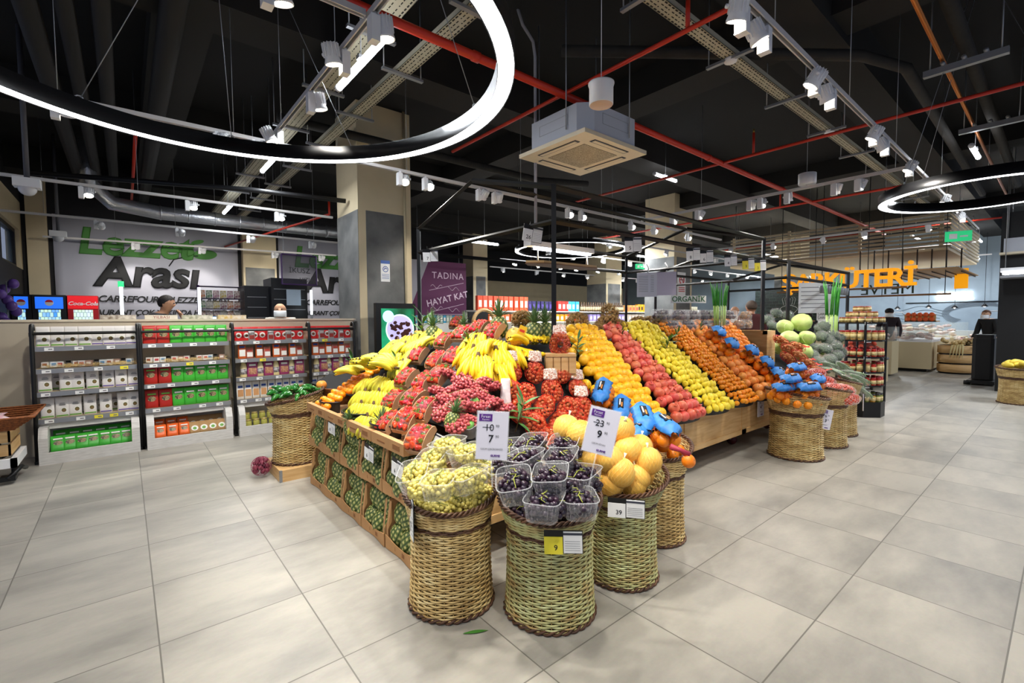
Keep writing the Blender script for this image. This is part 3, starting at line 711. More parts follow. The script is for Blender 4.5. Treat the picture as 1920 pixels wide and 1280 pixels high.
# second shelf: little jars and boxes bedded in straw
strm = mat('straw', 'd9bf84', .8)
for (x0, x1), lb in ((SECT[0], 'leftmost'), (SECT[1], 'second')):
    q = MB()
    for _ in range(170):
        x, y = U(x0+.05, x1-.03), U(6.79, 7.0); a = U(0, 6.28); l = U(.03, .09)
        p = [(x+l*(k_-1.5)*math.cos(a+k_*.3), max(6.785, y+l*.4*(k_-1.5)*math.sin(a)), SZ[1]+.005+U(0, .045)) for k_ in range(4)]
        p = [(min(max(a_, x0+.02), x1-.01), b_, c_) for a_, b_, c_ in p]
        q.tube(p, .0016, strm, 3, caps=False)
    tag(q.build('straw_bedding'), 'loose straw bedding on the second shelf of the %s unit' % lb, 'straw', kind='stuff')
    cl = [('d8d5d0', 'b84a4a'), ('cfd6da', '5a8ab0'), ('e6e1da', 'a05a3a'), ('a08070', 'dcd6d0')]
    P_ = []
    for a, b in cl:
        t = thing('small_box', 'x', 'box'); MB().box((-.028, -.018, 0), (.028, .018, .06), mat('sb'+a, a, .5)).build('carton', t); MB().box((-.018, -.0195, .02), (.018, -.018, .045), mat('sl'+b, b, .5)).build('printed_label', t); P_.append(Proto(t))
    names = ['pale box with red label', 'pale box with blue label', 'cream box with brown label', 'brown box with pale label']
    t = thing('small_jar', 'x', 'jar'); MB().lathe([(.022, 0), (.024, .01), (.024, .045), (.018, .055)], mat('jar_grey', '8d8a86', .3), 12).build('glass', t); MB().lathe([(.02, .055), (.021, .07), (0, .07)], blackp, 12).build('lid', t); J = Proto(t)
    for i, x in enumerate(spread(x0+.04, x1-.04, 13)):
        if i % 4 == 3: J.put((x, 6.93, SZ[1]), (0, 0, U(0, 3)), 'small dark lidded jar in straw on the %s unit' % lb, 'small jars in straw, %s unit' % lb)
        else:
            k_ = random.randrange(4); P_[k_].put((x, 6.84+U(-.02, .05), SZ[1]+.01), (0, 0, U(-.6, .6)), 'tiny %s lying in straw on the %s unit' % (names[k_], lb), 'tiny %ses in straw, %s unit' % (names[k_].replace(' with', ','), lb))
# third and fourth units
p_rc = pouch('red_bag', .1, .15, .06, mat('bag_red', 'c01f22', .35), wl_, mat('meat_brown', '9a5a3a', .6), 'x', deco=2)
p_si = pouch('small_bag', .075, .11, .05, mat('bag_silver', 'a49a98', .3, .3), mat('meat_red', '8a2a22', .5), wl_, 'x', deco=3)
p_ob = pouch('orange_box', .09, .175, .06, mat('box_orange', 'd5652a', .5), wl_, mat('badge_blue', '2a4a90', .5), 'x', deco=3)
p_os = pouch('snack_bag', .085, .12, .05, mat('bag_pink_brown', 'b06858', .4), wl_, mat('brand_red', 'c23a2e', .5), 'x', deco=3)
p_pk = pouch('chickpea_bag', .12, .175, .06, mat('bag_magenta', 'a03a72', .35), mat('nuts_tan', 'cf9f78', .7, color2='9a5a4a', var_scale=50), wl_, 'x', deco=3)
p_ct = pouch('white_carton', .085, .185, .055, mat('carton_white', 'e6e4e0', .5), mat('biscuit_tan', 'd09a66', .6), mat('badge_blue', '2a4a90', .5), 'x', deco=3)
t = thing('sauce_bottle', 'x', 'bottle'); MB().lathe([(.035, 0), (.038, .01), (.038, .10), (.028, .135), (.02, .15), (.02, .155)], mat('cream_sauce', 'e6d7a0', .3), 14).build('bottle_body', t)
MB().lathe([(.0215, .15), (.0215, .172), (0, .172)], mat('gold_cap', 'd8cf9a', .4), 12).build('cap', t); MB().lathe([(.0388, .03), (.0388, .09)], mat('label_dark', '5a4a50', .5, color2='c8c8c8', var_scale=30), 14).build('printed_label', t); bot = Proto(t)
for (x0, x1), u, n in ((SECT[2], 'third', 9), (SECT[3], 'narrow fourth', 6)):
    row(p_rc, spread(x0+.02, x1-.02, n), SZ[0], 'glossy red bag with a white oval badge, top shelf of the %s unit' % u, 'red bags on the %s unit' % u)
    row(p_si, spread(x0+.1, x1-.1, 3), SZ[0], 'small silver bag leaning before the red bags on the %s unit' % u, 'small silver bags on the %s unit' % u, y=6.795)
    row(p_ob, spread(x0+.0, x1-.06, n//2), SZ[1], 'tall orange package on the second shelf of the %s unit' % u, 'orange packages on the %s unit' % u)
    row(p_os, [x+.09 for x in spread(x0+.0, x1-.06, n//2)], SZ[1], 'small pink brown snack bag on the %s unit' % u, 'small snack bags on the %s unit' % u)
    row(p_pk, [x+.1 for x in spread(x0+.02, x1-.08, max(3, n//2))], SZ[2], 'magenta snack bag between sauce bottles on the %s unit' % u, 'magenta bags on the %s unit' % u)
    row(bot, spread(x0+.02, x1-.08, max(3, n//2)), SZ[2], 'cream sauce bottle standing between bags on the %s unit' % u, 'sauce bottles on the %s unit' % u)
    row(p_ct, spread(x0+.02, x1-.02, n), SZ[3], 'white carton with orange picture on the lowest shelf of the %s unit' % u, 'white cartons on the %s unit' % u)
t = thing('pickle_jar', 'x', 'jar'); MB().lathe([(.033, 0), (.037, .01), (.037, .07), (.03, .085)], mat('pickle', 'b8b45a', .2), 14).build('glass', t)
MB().lathe([(.033, .083), (.034, .1), (0, .1)], mat('gold_lid', 'cdb878', .3, .5), 14).build('lid', t); pj = Proto(t)
for x in spread(1.13, 1.85, 8):
    for y, z, w_ in ((6.69, .09, 'front'), (6.80, .16, 'back')): pj.put((x, y, z), (0, 0, 0), 'small gold lidded pickle jar, %s row of the third bin' % w_, 'pickle jars, %s row' % w_)

# things on top of the partition
random.seed(5)
for i, x in enumerate((-.05, .35, .72, 1.1)):
    nm_ = ['leftmost', 'second', 'third', 'rightmost'][i]
    t = thing('magazine_stack', 'stack of magazines on the partition, %s of four' % nm_, 'magazine', (x, 7.14, 1.475))
    MB().box((-.16, -.05, 0), (.16, .12, .05), mat('mag%d' % i, ['7e6a58', 'cfc8b4', '8a8a70', 'c9a84c'][i], .6, color2='d9d2c4', var_scale=18)).build('cover', t)
    if i == 1: text('lettering', 'YILBASI', .05, mat('mag_red', '96463a', .6), t, (0, -.0515, .006), FY, .0005)
# wooden crate stand with a wicker tray at the left edge
t = thing('crate_stand', 'pallet wood crates on a white metal stand at the left edge', 'crate', (-1.2, 6.32, 0))
q = MB()
for z in (.26, .38): q.box((-.45, -.30, z), (.38, -.285, z+.1), wood); q.box((.365, -.30, z), (.38, .2, z+.1), wood)
q.box((-.45, -.29, .26), (.37, .2, .275), wood); q.build('crate', t)
q = MB(); q.box((-.45, -.36, .16), (.42, -.32, .24), white); q.box((.38, -.36, .16), (.42, .2, .24), white); q.box((.3, -.3, .03), (.4, -.2, .07), black); q.tube([(.35, -.3, .05), (.42, -.15, .12), (.42, .1, .05)], .02, black, 6); q.tube([(.36, -.05, 0), (.36, -.05, .18)], .02, black, 6); q.tube([(-.4, -.3, 0), (-.4, -.3, .18)], .02, black, 6); q.build('stand_frame', t)
wk0 = mat('wicker_brown', '9a5a2c', .7, color2='6d3a18', var_scale=60)
t = thing('wicker_tray', 'brown wicker tray of sweets on top of the wooden crates', 'basket', (-1.2, 6.28, .49))
q = MB()
for k_ in range(7):
    e = .36+.02*k_
    q.tube([(x*1.15*(e), y*e*.8, .01+.018*k_) for x, y in ((-1, -1), (1, -1), (1, 1), (-1, 1))], .011, wk0, 5, closed=True)
q.box((-.38, -.27, 0), (.38, .27, .01), wk0); q.build('wicker_body', t)
random.seed(9)
t = thing('sweet_packet', 'x', 'packet'); pouch_mesh(.09, .12, .03, mat('packet_pink', 'c98a9a', .4, color2='e6dcd8', var_scale=30)).build('wrapper', t); sp = Proto(t)
for i in range(14): sp.put((-1.5+U(0, .62), 6.1+U(0, .3), .58+U(0, .03)), (PI/2+U(-.3, .3), 0, U(0, 6)), 'pink and white sweet packet lying in the brown wicker tray', 'sweet packets in the wicker tray')
# dark unit just above the crates at the very left
t = thing('display_rack', 'black rack with price rails cut by the left edge', 'rack', (-1.40, 6.66, 0))
q = MB(); q.bar((0.2, 0, .2), (0.2, 0, 1.45), .05, black)
q.bar((.22, -.05, 1.0), (.42, .12, .1), .04, black); q.build('upright', t)
for z in (1.25, 1.0, .78):
    q = MB().box((-.5, -.1, z), (.22, .1, z+.015), black).box((-.5, -.115, z-.03), (.22, -.1, z+.02), rail); q.build('shelf', t)
random.seed(2)
t = thing('dark_snack_bag', 'x', 'snack'); pouch_mesh(.1, .17, .04, mat('packet_purple', '4a2a50', .4, color2='b5713a', var_scale=25)).build('wrapper', t); ds = Proto(t)
for z in (1.015, .795, 1.265):
    for x in (-1.5, -1.38, -1.26, -1.14): ds.put((x-.08, 6.64, z), (0, 0, U(-.1, .1)), 'dark purple snack bag on the black rack at the left edge', 'dark snack bags at the left edge')
# ================================================================ WICKER BASKETS
wk = {}
def wicker(nm, a, b, c):
    M = bpy.data.materials.new(nm); M.use_nodes = True; nt = M.node_tree; N = nt.nodes; L = nt.links; B = N['Principled BSDF']
    tc = N.new('ShaderNodeTexCoord'); mp = N.new('ShaderNodeMapping'); mp.inputs['Scale'].default_value = (3, 3, 9); L.new(tc.outputs['Object'], mp.inputs[0])
    nz = N.new('ShaderNodeTexNoise'); nz.inputs['Scale'].default_value = 1.6; nz.inputs['Detail'].default_value = 6; nz.inputs['Roughness'].default_value = .7; L.new(mp.outputs[0], nz.inputs['Vector'])
    rp = N.new('ShaderNodeValToRGB'); e = rp.color_ramp.elements; e[0].position = .33; e[0].color = lin(a); e[1].position = .52; e[1].color = lin(b); x = e.new(.68); x.color = lin(c)
    L.new(nz.outputs['Fac'], rp.inputs[0]); L.new(rp.outputs[0], B.inputs['Base Color']); B.inputs['Roughness'].default_value = .5
    return M
WKT = wicker('wicker_tan', '97703a', 'd8bb7c', 'ecdba6')
WKG = wicker('wicker_green', 'b5864f', 'c6c486', 'd9dca6')
WKB = wicker('wicker_bark', '3a2418', '5a3a26', '7a5638')
WKS = mat('wicker_stake', '9c8450', .6)
def basket(nm, label, x, y, mt, r=.21, h=.60, tilt=.05, tdir=None, z0=0, rim=.262, grp=None, hb=.44, rot=0, bandw=.03, yaw0=None):
    t = thing(nm, label, 'basket', (x, y, z0), (0, 0, rot), grp)
    td = tdir if tdir is not None else math.atan2(y, x)   # rim rises away from the aisle
    ns = 30; per = 4; n = ns*per
    def rad(z):
        if z < hb: u = z/hb; return r*(1.0+.02*math.cos(u*PI*1.0)-.03*math.sin(u*PI))
        u = (z-hb)/(h-hb); return r*.98+(rim-r*.98)*(u**.8)
    def zz(z, an):
        if z <= hb: return z
        u = (z-hb)/(h-hb); return z+u*tilt*math.cos(an-td)
    def strand(q, z, th, m_, ph, amp=.0045):
        pts = []
        for j in range(n):
            an = 2*PI*j/n; a2 = amp*math.cos(PI*j/per+ph*PI)
            rr = rad(z)+a2; pts.append((rr*math.cos(an), rr*math.sin(an), zz(z, an)+random.uniform(-.0006, .0006)))
        q.tube(pts, th, m_, 5, closed=True)
    q = MB(); z = .012; k_ = 0; step = .0115
    while z < hb-.01: strand(q, z, .0050, mt, k_ % 2); z += step; k_ += 1
    q.build('woven_body', t)
    q = MB(); z = hb-.012
    for i in range(int(bandw/.009)): strand(q, z+i*.008, .0058, WKB, i % 2, .006)
    q.build('bark_band', t)
    q = MB(); z = hb+bandw*.6; k_ = 0
    while z < h-.012: strand(q, z, .0048, mt, k_ % 2); z += step*.95; k_ += 1
    q.build('woven_collar', t)
    q = MB(); 
    for ph in (0, 1, 2):
        pts = []
        for j in range(n*2):
            an = PI*j/n; a2 = 2*PI*ph/3+an*18
            rr = rad(h)+.009*math.cos(a2); pts.append((rr*math.cos(an), rr*math.sin(an), zz(h, an)+.009*math.sin(a2)))
        q.tube(pts, .0062, WKB, 5, closed=True)
    q.build('braided_rim', t)
    q = MB()
    for ph in (0, 1):
        pts = []
        for j in range(n*2):
            an = PI*j/n; a2 = PI*ph+an*16
            rr = r*1.035+.008*math.cos(a2); pts.append((rr*math.cos(an), rr*math.sin(an), .012+.007*math.sin(a2)))
        q.tube(pts, .0065, WKB, 5, closed=True)
    q.build('base_braid', t)
    q = MB()
    for j in range(ns):
        an = 2*PI*(j+.5*0)/ns
        q.tube([((rad(z)-.001)*math.cos(an), (rad(z)-.001)*math.sin(an), zz(z, an)) for z in (.005, hb*.35, hb*.7, hb, hb+.05, h-.005)], .0032, WKS, 4, caps=False)
    q.build('stake', t)
    MB().lathe([(0, .01), (r*.93, .01), (r*.92, hb), (r*.86, hb+.01), (0, hb+.01)], mat('basket_lining', '4a3620', .9), 24).build('inner_liner', t)
    return t
random.seed(21)
BA = basket('wicker_basket', 'tall tan wicker basket holding pale green grapes, front left', 1.26, 2.02, WKT, r=.205, rim=.232, h=.585)
BB = basket('wicker_basket', 'tall greenish wicker basket holding black grapes, nearest the camera', 1.60, 1.64, WKG, r=.215, rim=.25, h=.58)
BC = basket('wicker_basket', 'green tinted wicker basket filled with netted pomelos', 2.13, 1.60, WKG, r=.19, rim=.245, h=.585)
BD = basket('wicker_basket', 'wicker basket half hidden behind the pomelos under orange net bags', 2.68, 1.74, WKT, r=.18, rim=.225, h=.62)
BE = basket('wicker_basket', 'wicker basket with dark band under bagged oranges at the table end', 5.38, 1.82, WKT, r=.245, rim=.285, h=.66, hb=.46, bandw=.05, tilt=.045, tdir=2.4)
BF = basket('wicker_basket', 'wicker basket of bagged tomatoes, middle of the far trio', 6.12, 1.80, WKT, r=.235, rim=.27, h=.66, hb=.46, bandw=.05, tilt=.045, tdir=2.4)
BG = basket('wicker_basket', 'wicker basket of bagged greens, farthest of the trio', 6.80, 1.86, WKT, r=.22, rim=.26, h=.68, hb=.48, bandw=.05, tilt=.06, tdir=2.4)
BH = basket('wicker_basket', 'wicker basket of green peppers on a low wooden platform', 1.24, 4.76, WKT, r=.205, rim=.25, h=.62, hb=.46, bandw=.05, tilt=.06, z0=.105, tdir=-.3)
BI = basket('wicker_basket', 'wicker basket of yellow fruit cut by the right edge', 11.36, .52, WKT, r=.25, rim=.29, h=.60, hb=.42, bandw=.06, tilt=.02)
q = MB().box((-.26, -.26, .0), (.26, .26, .105), wood); q.box((-.262, -.262, 0), (-.24, -.24, .106), steel)
pl = tag(q.build('wooden_platform', None, (1.28, 4.74, 0)), 'low wooden platform with a steel corner under the pepper basket', 'platform')
# leaf on the floor
q = MB(); lf = mat('leaf_green', '3f7a2c', .5); n = 9
vs = []; 
for i in range(n):
    u = i/(n-1); wd = .011*math.sin(PI*min(1, u*1.02+.0))+.0004; vs += [(.12*u-.06, -wd, .003+.002*math.sin(PI*u)), (.12*u-.06, wd, .003+.002*math.sin(PI*u))]
q.add(vs, [(2*i, 2*i+2, 2*i+3, 2*i+1) for i in range(n-1)], lf, True)
tag(q.build('fallen_leaf', None, (1.2, 1.72, .001), (0, 0, -.5)), 'single green leaf fallen on the floor before the basket', 'leaf')
# ================================================================ FRUIT PROTOTYPES
def fruit(nm, q, cat='fruit'):
    o = q.build(nm); tag(o, 'x', cat); return Proto(o)
M_or = mat('orange_peel', 'f08a12', .38, objvar=.06, bump=.15, bump_scale=160, coat=.15)
M_yo = mat('yellow_orange_peel', 'ffc21e', .35, objvar=.03, bump=.15, bump_scale=160, coat=.2)
M_tg = mat('tangerine_peel', 'f8960f', .33, objvar=.06, bump=.12, bump_scale=160, coat=.25)
M_gf = mat('grapefruit_peel', 'f2a043', .42, color2='ef8a3c', var_scale=9, objvar=.06, bump=.12, bump_scale=160)
M_le = mat('lemon_peel', 'f6dd3c', .38, objvar=.03, bump=.15, bump_scale=160, coat=.15)
M_po = mat('pomegranate_skin', 'ea7f5e', .35, color2='cc4a3c', var_scale=14, objvar=.08, coat=.2)
M_pm = mat('pomelo_peel', 'f6ca5e', .42, color2='f2b448', var_scale=7, bump=.1, bump_scale=120)
grn_stem = mat('fruit_stem_green', '5a7a2a', .6); brn = mat('fruit_stem_brown', '5a4022', .7)
def ball(r, m_, sz=.94, n=16, mm=11, dimple=True):
    q = MB(); pr = []
    for i in range(mm+1):
        th = PI*i/mm; rr = r*math.sin(th); z = -r*sz*math.cos(th)
        if dimple and i >= mm-1: z -= r*.05*(i-mm+2)
        pr.append((max(rr, 0.0), z))
    q.lathe(pr, m_, n); q.sphere((0, 0, r*sz*.9), r*.09, grn_stem, 6, 4, (1, 1, .5)); return q
P_or = fruit('orange', ball(.040, M_or)); P_yo = fruit('yellow_orange', ball(.0445, M_yo, .97)); P_tg = fruit('tangerine', ball(.027, M_tg, .85, 14, 9))
P_tb = fruit('tangerine', ball(.033, M_tg, .84, 14, 9)); P_gf = fruit('grapefruit', ball(.052, M_gf, .93))
q = MB(); q.lathe([(0, -.041), (.006, -.039), (.012, -.034), (.024, -.022), (.030, 0), (.024, .022), (.012, .034), (.006, .040), (.004, .043), (0, .043)], M_le, 14); P_le = fruit('lemon', q)
q = ball(.047, M_po, .95, 16, 11, False); q.lathe([(.010, .042), (.012, .05), (.018, .06), (.013, .055), (.004, .046)], M_po, 8, wob=lambda a, z: 1+.25*math.cos(5*a)*(z > .052)); P_po = fruit('pomegranate', q)
q = MB(); q.lathe([(0, -.075), (.03, -.072), (.062, -.045), (.076, -.01), (.072, .025), (.05, .06), (.02, .078), (0, .08)], M_pm, 24)
P_pm0 = q
def pomelo():
    t = thing('pomelo', 'x', 'fruit'); P_pm0.build('fruit_body', t)
    net = MB(); nt_ = mat('net_yellow', 'f7d27c', .5)
    def pt(a, th):
        r = .0775; return (r*math.sin(th)*math.cos(a), r*math.sin(th)*math.sin(a), -.078*math.cos(th)+.002)
    for s_ in (-1, 1):
        for k_ in range(22):
            net.tube([pt(2*PI*k_/22+s_*i*.13, .25+i*.24) for i in range(12)], .0007, nt_, 3, caps=False)
    net.build('net', t)
    MB().lathe([(.012, .078), (.003, .085), (.009, .105), (0, .1)], mat('net_knot', 'f0e6c0', .5), 8).build('net_knot', t)
    return Proto(t)
P_pm = pomelo()
# strawberry
M_st = mat('strawberry_red', 'c81c12', .3, color2='e4401c', var_scale=30, objvar=.12, coat=.4, bump=.5, bump_scale=260)
q = MB(); q.lathe([(0, -.021), (.005, -.019), (.010, -.012), (.0145, 0), (.0155, .007), (.011, .013), (0, .014)], M_st, 12)
lfm = mat('calyx_green', '4f8a2a', .6)
for i in range(6):
    a = 2*PI*i/6; c, s_ = math.cos(a), math.sin(a)
    q.add([(0, 0, .0145), (.008*c-.003*s_, .008*s_+.003*c, .0160), (.015*c, .015*s_, .012), (.008*c+.003*s_, .008*s_-.003*c, .0160)], [(0, 1, 2, 3)], lfm)
q.tube([(0, 0, .014), (.001, 0, .022)], .001, lfm, 4)
P_st = fruit('strawberry', q)
# banana hand
M_by = mat('banana_yellow', 'f5d020', .42, color2='e9c41c', var_scale=25); M_bg = mat('banana_green_yellow', 'e9d238', .42, color2='c8c43a', var_scale=14)
def banana_mesh(m_, L=.18, r=.0185, curve=1.0):
    q = MB(); pts = []; rr = []; n = 10
    for i in range(n+1):
        u = i/n; a = -curve/2+curve*u; Rr = L/curve
        pts.append((Rr*(math.sin(a)+math.sin(curve/2)), 0, Rr*(math.cos(curve/2)-math.cos(a))*-1)); rr.append(r*(.38+.0*u if u == 0 else min(1, .45+2.4*u if u < .25 else 1, .28+3.2*(1-u) if u > .7 else 1)))
    q.tube(pts, rr, m_, 7)
    q.tube([pts[-1], (pts[-1][0]+.006, 0, pts[-1][2]-.004)], r*.32, mat('banana_tip', '2c2414', .8), 6)
    return q.mesh('banana')
BY = banana_mesh(M_by); BG_ = banana_mesh(M_bg)
def banana_hand(me, n=6):
    t = thing('banana_hand', 'x', 'bananas'); random.seed(n*3)
    for row_ in range(2):
        for i in range(n-row_):
            a = (i-(n-row_-1)/2)*.19
            o = obj('banana', me, t, (0, (i-(n-row_-1)/2)*.024, .0+.020*row_), (U(-.15, .15), -.15+.25*row_+U(-.05, .05), a))
    MB().tube([(-.03, 0, .02), (-.005, 0, .012), (.012, 0, .008)], [.010, .016, .024], brn, 8, flat=.6).build('stem', t)
    return Proto(t)
P_bh = banana_hand(BY); P_bg = banana_hand(BG_)
# pineapple
M_pi = bpy.data.materials.new('pineapple_skin'); M_pi.use_nodes = True
_n = M_pi.node_tree.nodes; _l = M_pi.node_tree.links; _g = _n.new('ShaderNodeNewGeometry')
_rp = _n.new('ShaderNodeValToRGB'); _at = _n.new('ShaderNodeAttribute'); _at.attribute_name = 'eye'
_rp.color_ramp.elements[0].color = lin('2f4424'); _rp.color_ramp.elements[1].color = lin('dccf8c'); _rp.color_ramp.elements[0].position = .25; _rp.color_ramp.elements[1].position = .9
_e = _rp.color_ramp.elements.new(.6); _e.color = lin('76883e')
_l.new(_at.outputs['Fac'], _rp.inputs[0]); _l.new(_rp.outputs[0], _n['Principled BSDF'].inputs['Base Color']); _n['Principled BSDF'].inputs['Roughness'].default_value = .5
def pineapple_body(w_=.058, h=.075):
    n, mm = 40, 30; vs = []; fs = []; ev = []
    for i in range(mm+1):
        th = PI*(.06+.88*i/mm)
        for j in range(n):
            a = 2*PI*j/n
            A = 5*a*1.0; B_ = i/mm*PI*4.5
            e = abs(math.sin(A*.8*1.25/1.0+B_)*math.sin(A*.8*1.25-B_))**.7
            s_ = 1+.07*e
            vs.append((w_*math.sin(th)**.7*math.cos(a)*s_, w_*math.sin(th)**.7*math.sin(a)*s_, -h*math.cos(th)*1.0)); ev.append(e)
    for i in range(mm):
        for j in range(n): j2 = (j+1) % n; fs.append((i*n+j, i*n+j2, (i+1)*n+j2, (i+1)*n+j))
    fs += [tuple(reversed(range(n))), tuple(mm*n+j for j in range(n))]
    q = MB(); q.add(vs, fs, M_pi, True); me = q.mesh('pineapple_body')
    at = me.attributes.new('eye', 'FLOAT', 'POINT'); at.data.foreach_set('value', ev)
    return me
PB = pineapple_body()
M_cr = mat('pineapple_leaf', '6f8f5c', .55, color2='4f7040', var_scale=20)
def crown(n=34, L=.13, m_=M_cr, spread_=.85):
    q = MB(); random.seed(5)
    for i in range(n):
        u = i/n; a = i*2.4; el = PI/2-spread_*(1-u)*1.1; l = L*(.5+.5*u)*U(.85, 1.1); w_ = .010
        vs = []; k_ = 5
        for s_ in range(k_+1):
            t_ = s_/k_; ee = el-.5*t_*(1-u)
            r_ = .012*(1-u)+l*t_*math.cos(ee); z = l*t_*math.sin(ee)+.01*u
            ww = w_*(1-t_)**.7*.9+.0004
            vs += [(r_*math.cos(a)-ww*math.sin(a), r_*math.sin(a)+ww*math.cos(a), z+.003), (r_*math.cos(a), r_*math.sin(a), z-.001), (r_*math.cos(a)+ww*math.sin(a), r_*math.sin(a)-ww*math.cos(a), z+.003)]
        fs = []
        for s_ in range(k_): b = 3*s_; fs += [(b, b+3, b+4, b+1), (b+1, b+4, b+5, b+2)]
        q.add(vs, fs, m_, True)
    return q.mesh('leaf_crown')
CRW = crown()
t = thing('pineapple', 'x', 'fruit'); obj('fruit_body', PB, t); P_pb = Proto(t)
t = thing('pineapple', 'x', 'fruit'); obj('fruit_body', PB, t); obj('leaf_crown', CRW, t, (0, 0, .07)); P_pc = Proto(t)
# leafy sprig
def sprig_mesh(n=11, L=.12, col='4f7d3c', nm='sprig_leaf'):
    q = MB(); random.seed(8); m_ = mat(nm, col, .5, color2='2f5a2a', var_scale=12)
    q.tube([(0, 0, -.05), (.005, 0, .05), (.0, .005, .16)], .0035, mat('sprig_stem', '6a5a3a', .7), 5)
    for i in range(n):
        a = i*2.2; z0 = .01+.14*i/n; el = .25+.9*i/n; k_ = 5; vs = []
        l = L*U(.8, 1.1)
        for s_ in range(k_+1):
            t_ = s_/k_; r_ = l*t_*math.cos(el-.3*t_); z = z0+l*t_*math.sin(el-.3*t_); ww = .011*math.sin(PI*min(.999, t_*.9+.08))+.0005
            vs += [(r_*math.cos(a)-ww*math.sin(a), r_*math.sin(a)+ww*math.cos(a), z+.003), (r_*math.cos(a), r_*math.sin(a), z), (r_*math.cos(a)+ww*math.sin(a), r_*math.sin(a)-ww*math.cos(a), z+.003)]
        fs = []
        for s_ in range(k_): b = 3*s_; fs += [(b, b+3, b+4, b+1), (b+1, b+4, b+5, b+2)]
        q.add(vs, fs, m_, True)
    return q
o = sprig_mesh().build('leafy_sprig'); tag(o, 'x', 'foliage'); P_sp = Proto(o)
# grapes
def grape_bunch(nm, col, col2, r=.0095, n=62, seed=1, sx=.07, sy=.05, sz=.032, stemc='8a8a4a', label='x'):
    random.seed(seed); t = thing(nm, label, 'grapes'); q = MB(); m_ = mat(nm+'_skin', col, .3, color2=col2, var_scale=35, coat=.3, sss=.0)
    pts = []
    tries = 0
    while len(pts) < n and tries < 4000:
        tries += 1
        a = U(0, 2*PI); ct = U(-.5, 1); st = math.sqrt(1-ct*ct)
        p = Vector((sx*st*math.cos(a), sy*st*math.sin(a), sz*ct))*U(.75, 1.05)
        if all((p-o_).length > r*1.45 for o_ in pts): pts.append(p)
    for p in pts: q.sphere(p, r*U(.88, 1.08), m_, 10, 6, (1, 1, 1.08), rot=Euler((U(0, 3), U(0, 3), 0)).to_matrix())
    q.build('berries', t)['kind'] = 'stuff'
    s_ = MB(); sm = mat('grape_stem_'+stemc, stemc, .6)
    s_.tube([(-sx*1.1, 0, sz*1.0), (-sx*.4, .006, sz*1.25), (.0, -.004, sz*1.2), (sx*.6, .0, sz*1.15)], .0018, sm, 5)
    for k_ in range(5): x = -sx*.5+k_*sx*.28; s_.tube([(x, 0, sz*1.2), (x+.012, .018*(-1)**k_, sz*1.05)], .0012, sm, 4)
    s_.build('stem', t)
    return Proto(t)
P_gr = grape_bunch('red_grape_bunch', 'c9625e', '93323e', r=.0125, n=78, sx=.085, sy=.068); P_gy = grape_bunch('pale_grape_bunch', 'dcd27a', 'c9b95a', r=.0105, n=85, seed=2, sx=.072, sy=.05, sz=.035, stemc='6f7a3a')
P_gk = grape_bunch('black_grape_bunch', '1a1826', '32182c', r=.0118, n=75, seed=4, sx=.073, sy=.05, sz=.03, stemc='9aa03a')
# clear punnet
M_cl = mat('clear_plastic', 'ffffff', .12, alpha=.16, spec=.8)
M_rim = mat('clear_plastic_rim', 'f2f4f5', .2, alpha=.22, spec=.8)
def punnet(L=.17, W=.125, H=.075):
    q = MB(); n = 20
    def ring(l, w_, z): 
        out = []
        for i in range(n):
            a = 2*PI*i/n+PI/n; c, s_ = math.cos(a), math.sin(a); out.append((math.copysign(abs(c)**.4, c)*l/2, math.copysign(abs(s_)**.4, s_)*w_/2, z))
        return out
    r0, r1 = ring(L*.86, W*.84, 0), ring(L, W, H)
    q.add(r0+r1, [(i, (i+1) % n, n+(i+1) % n, n+i) for i in range(n)]+[tuple(reversed(range(n)))], M_cl, True)
    for i in range(n*3):
        pass
    q.tube(ring(L+.006, W+.006, H), .0022, M_rim, 5, closed=True)
    for i in range(n): 
        a_, b_ = Vector(r0[i]), Vector(r1[i]); q.tube([a_, b_], .0006, M_rim, 3, caps=False)
    return q
o = punnet().build('clear_punnet'); tag(o, 'x', 'punnet'); P_pu = Proto(o)
def cardboard_punnet(L=.185, W=.125, H=.06):
    t = thing('cardboard_punnet', 'x', 'punnet'); q = MB(); km = mat('punnet_cardboard', 'c59a74', .8, var=.12, var_scale=25)
    q.box((-L/2, -W/2, 0), (L/2, W/2, .004), km)
    for s_ in (-1, 1):   # tall rounded long sides
        poly = [(-L/2, 0), (L/2, 0)]+[(L/2*math.cos(a)**1 if 0 else L/2*math.cos(a), H*.45+H*.75*math.sin(a)) for a in [i*PI/10 for i in range(11)]]
        y0 = s_*W/2; vs = [(x, y0-.002, z) for x, z in poly]+[(x, y0+.002, z) for x, z in poly]; k_ = len(poly)
        q.add(vs, [tuple(range(k_)), tuple(reversed(range(k_, 2*k_)))]+[(i, i+k_, (i+1) % k_+k_, (i+1) % k_) for i in range(k_)], km)
        q.box((s_*L/2-.002, -W/2, 0), (s_*L/2+.002, W/2, H*.55), km)
    q.build('tray', t)
    f = MB(); n = 9; vs = []
    for i in range(n):
        for j in range(5): vs.append((-L*.46+L*.92*i/(n-1), -W*.46+W*.92*j/4, H*.85+.022*math.sin(PI*i/(n-1))+.008*math.sin(PI*j/4)+U(-.002, .002)))
    f.add(vs, [(i*5+j, (i+1)*5+j, (i+1)*5+j+1, i*5+j+1) for i in range(n-1) for j in range(4)], mat('cling_film', 'ffffff', .08, alpha=.06, spec=1.0), True)
    f.build('cling_film', t)
    return Proto(t)
P_cp = cardboard_punnet()
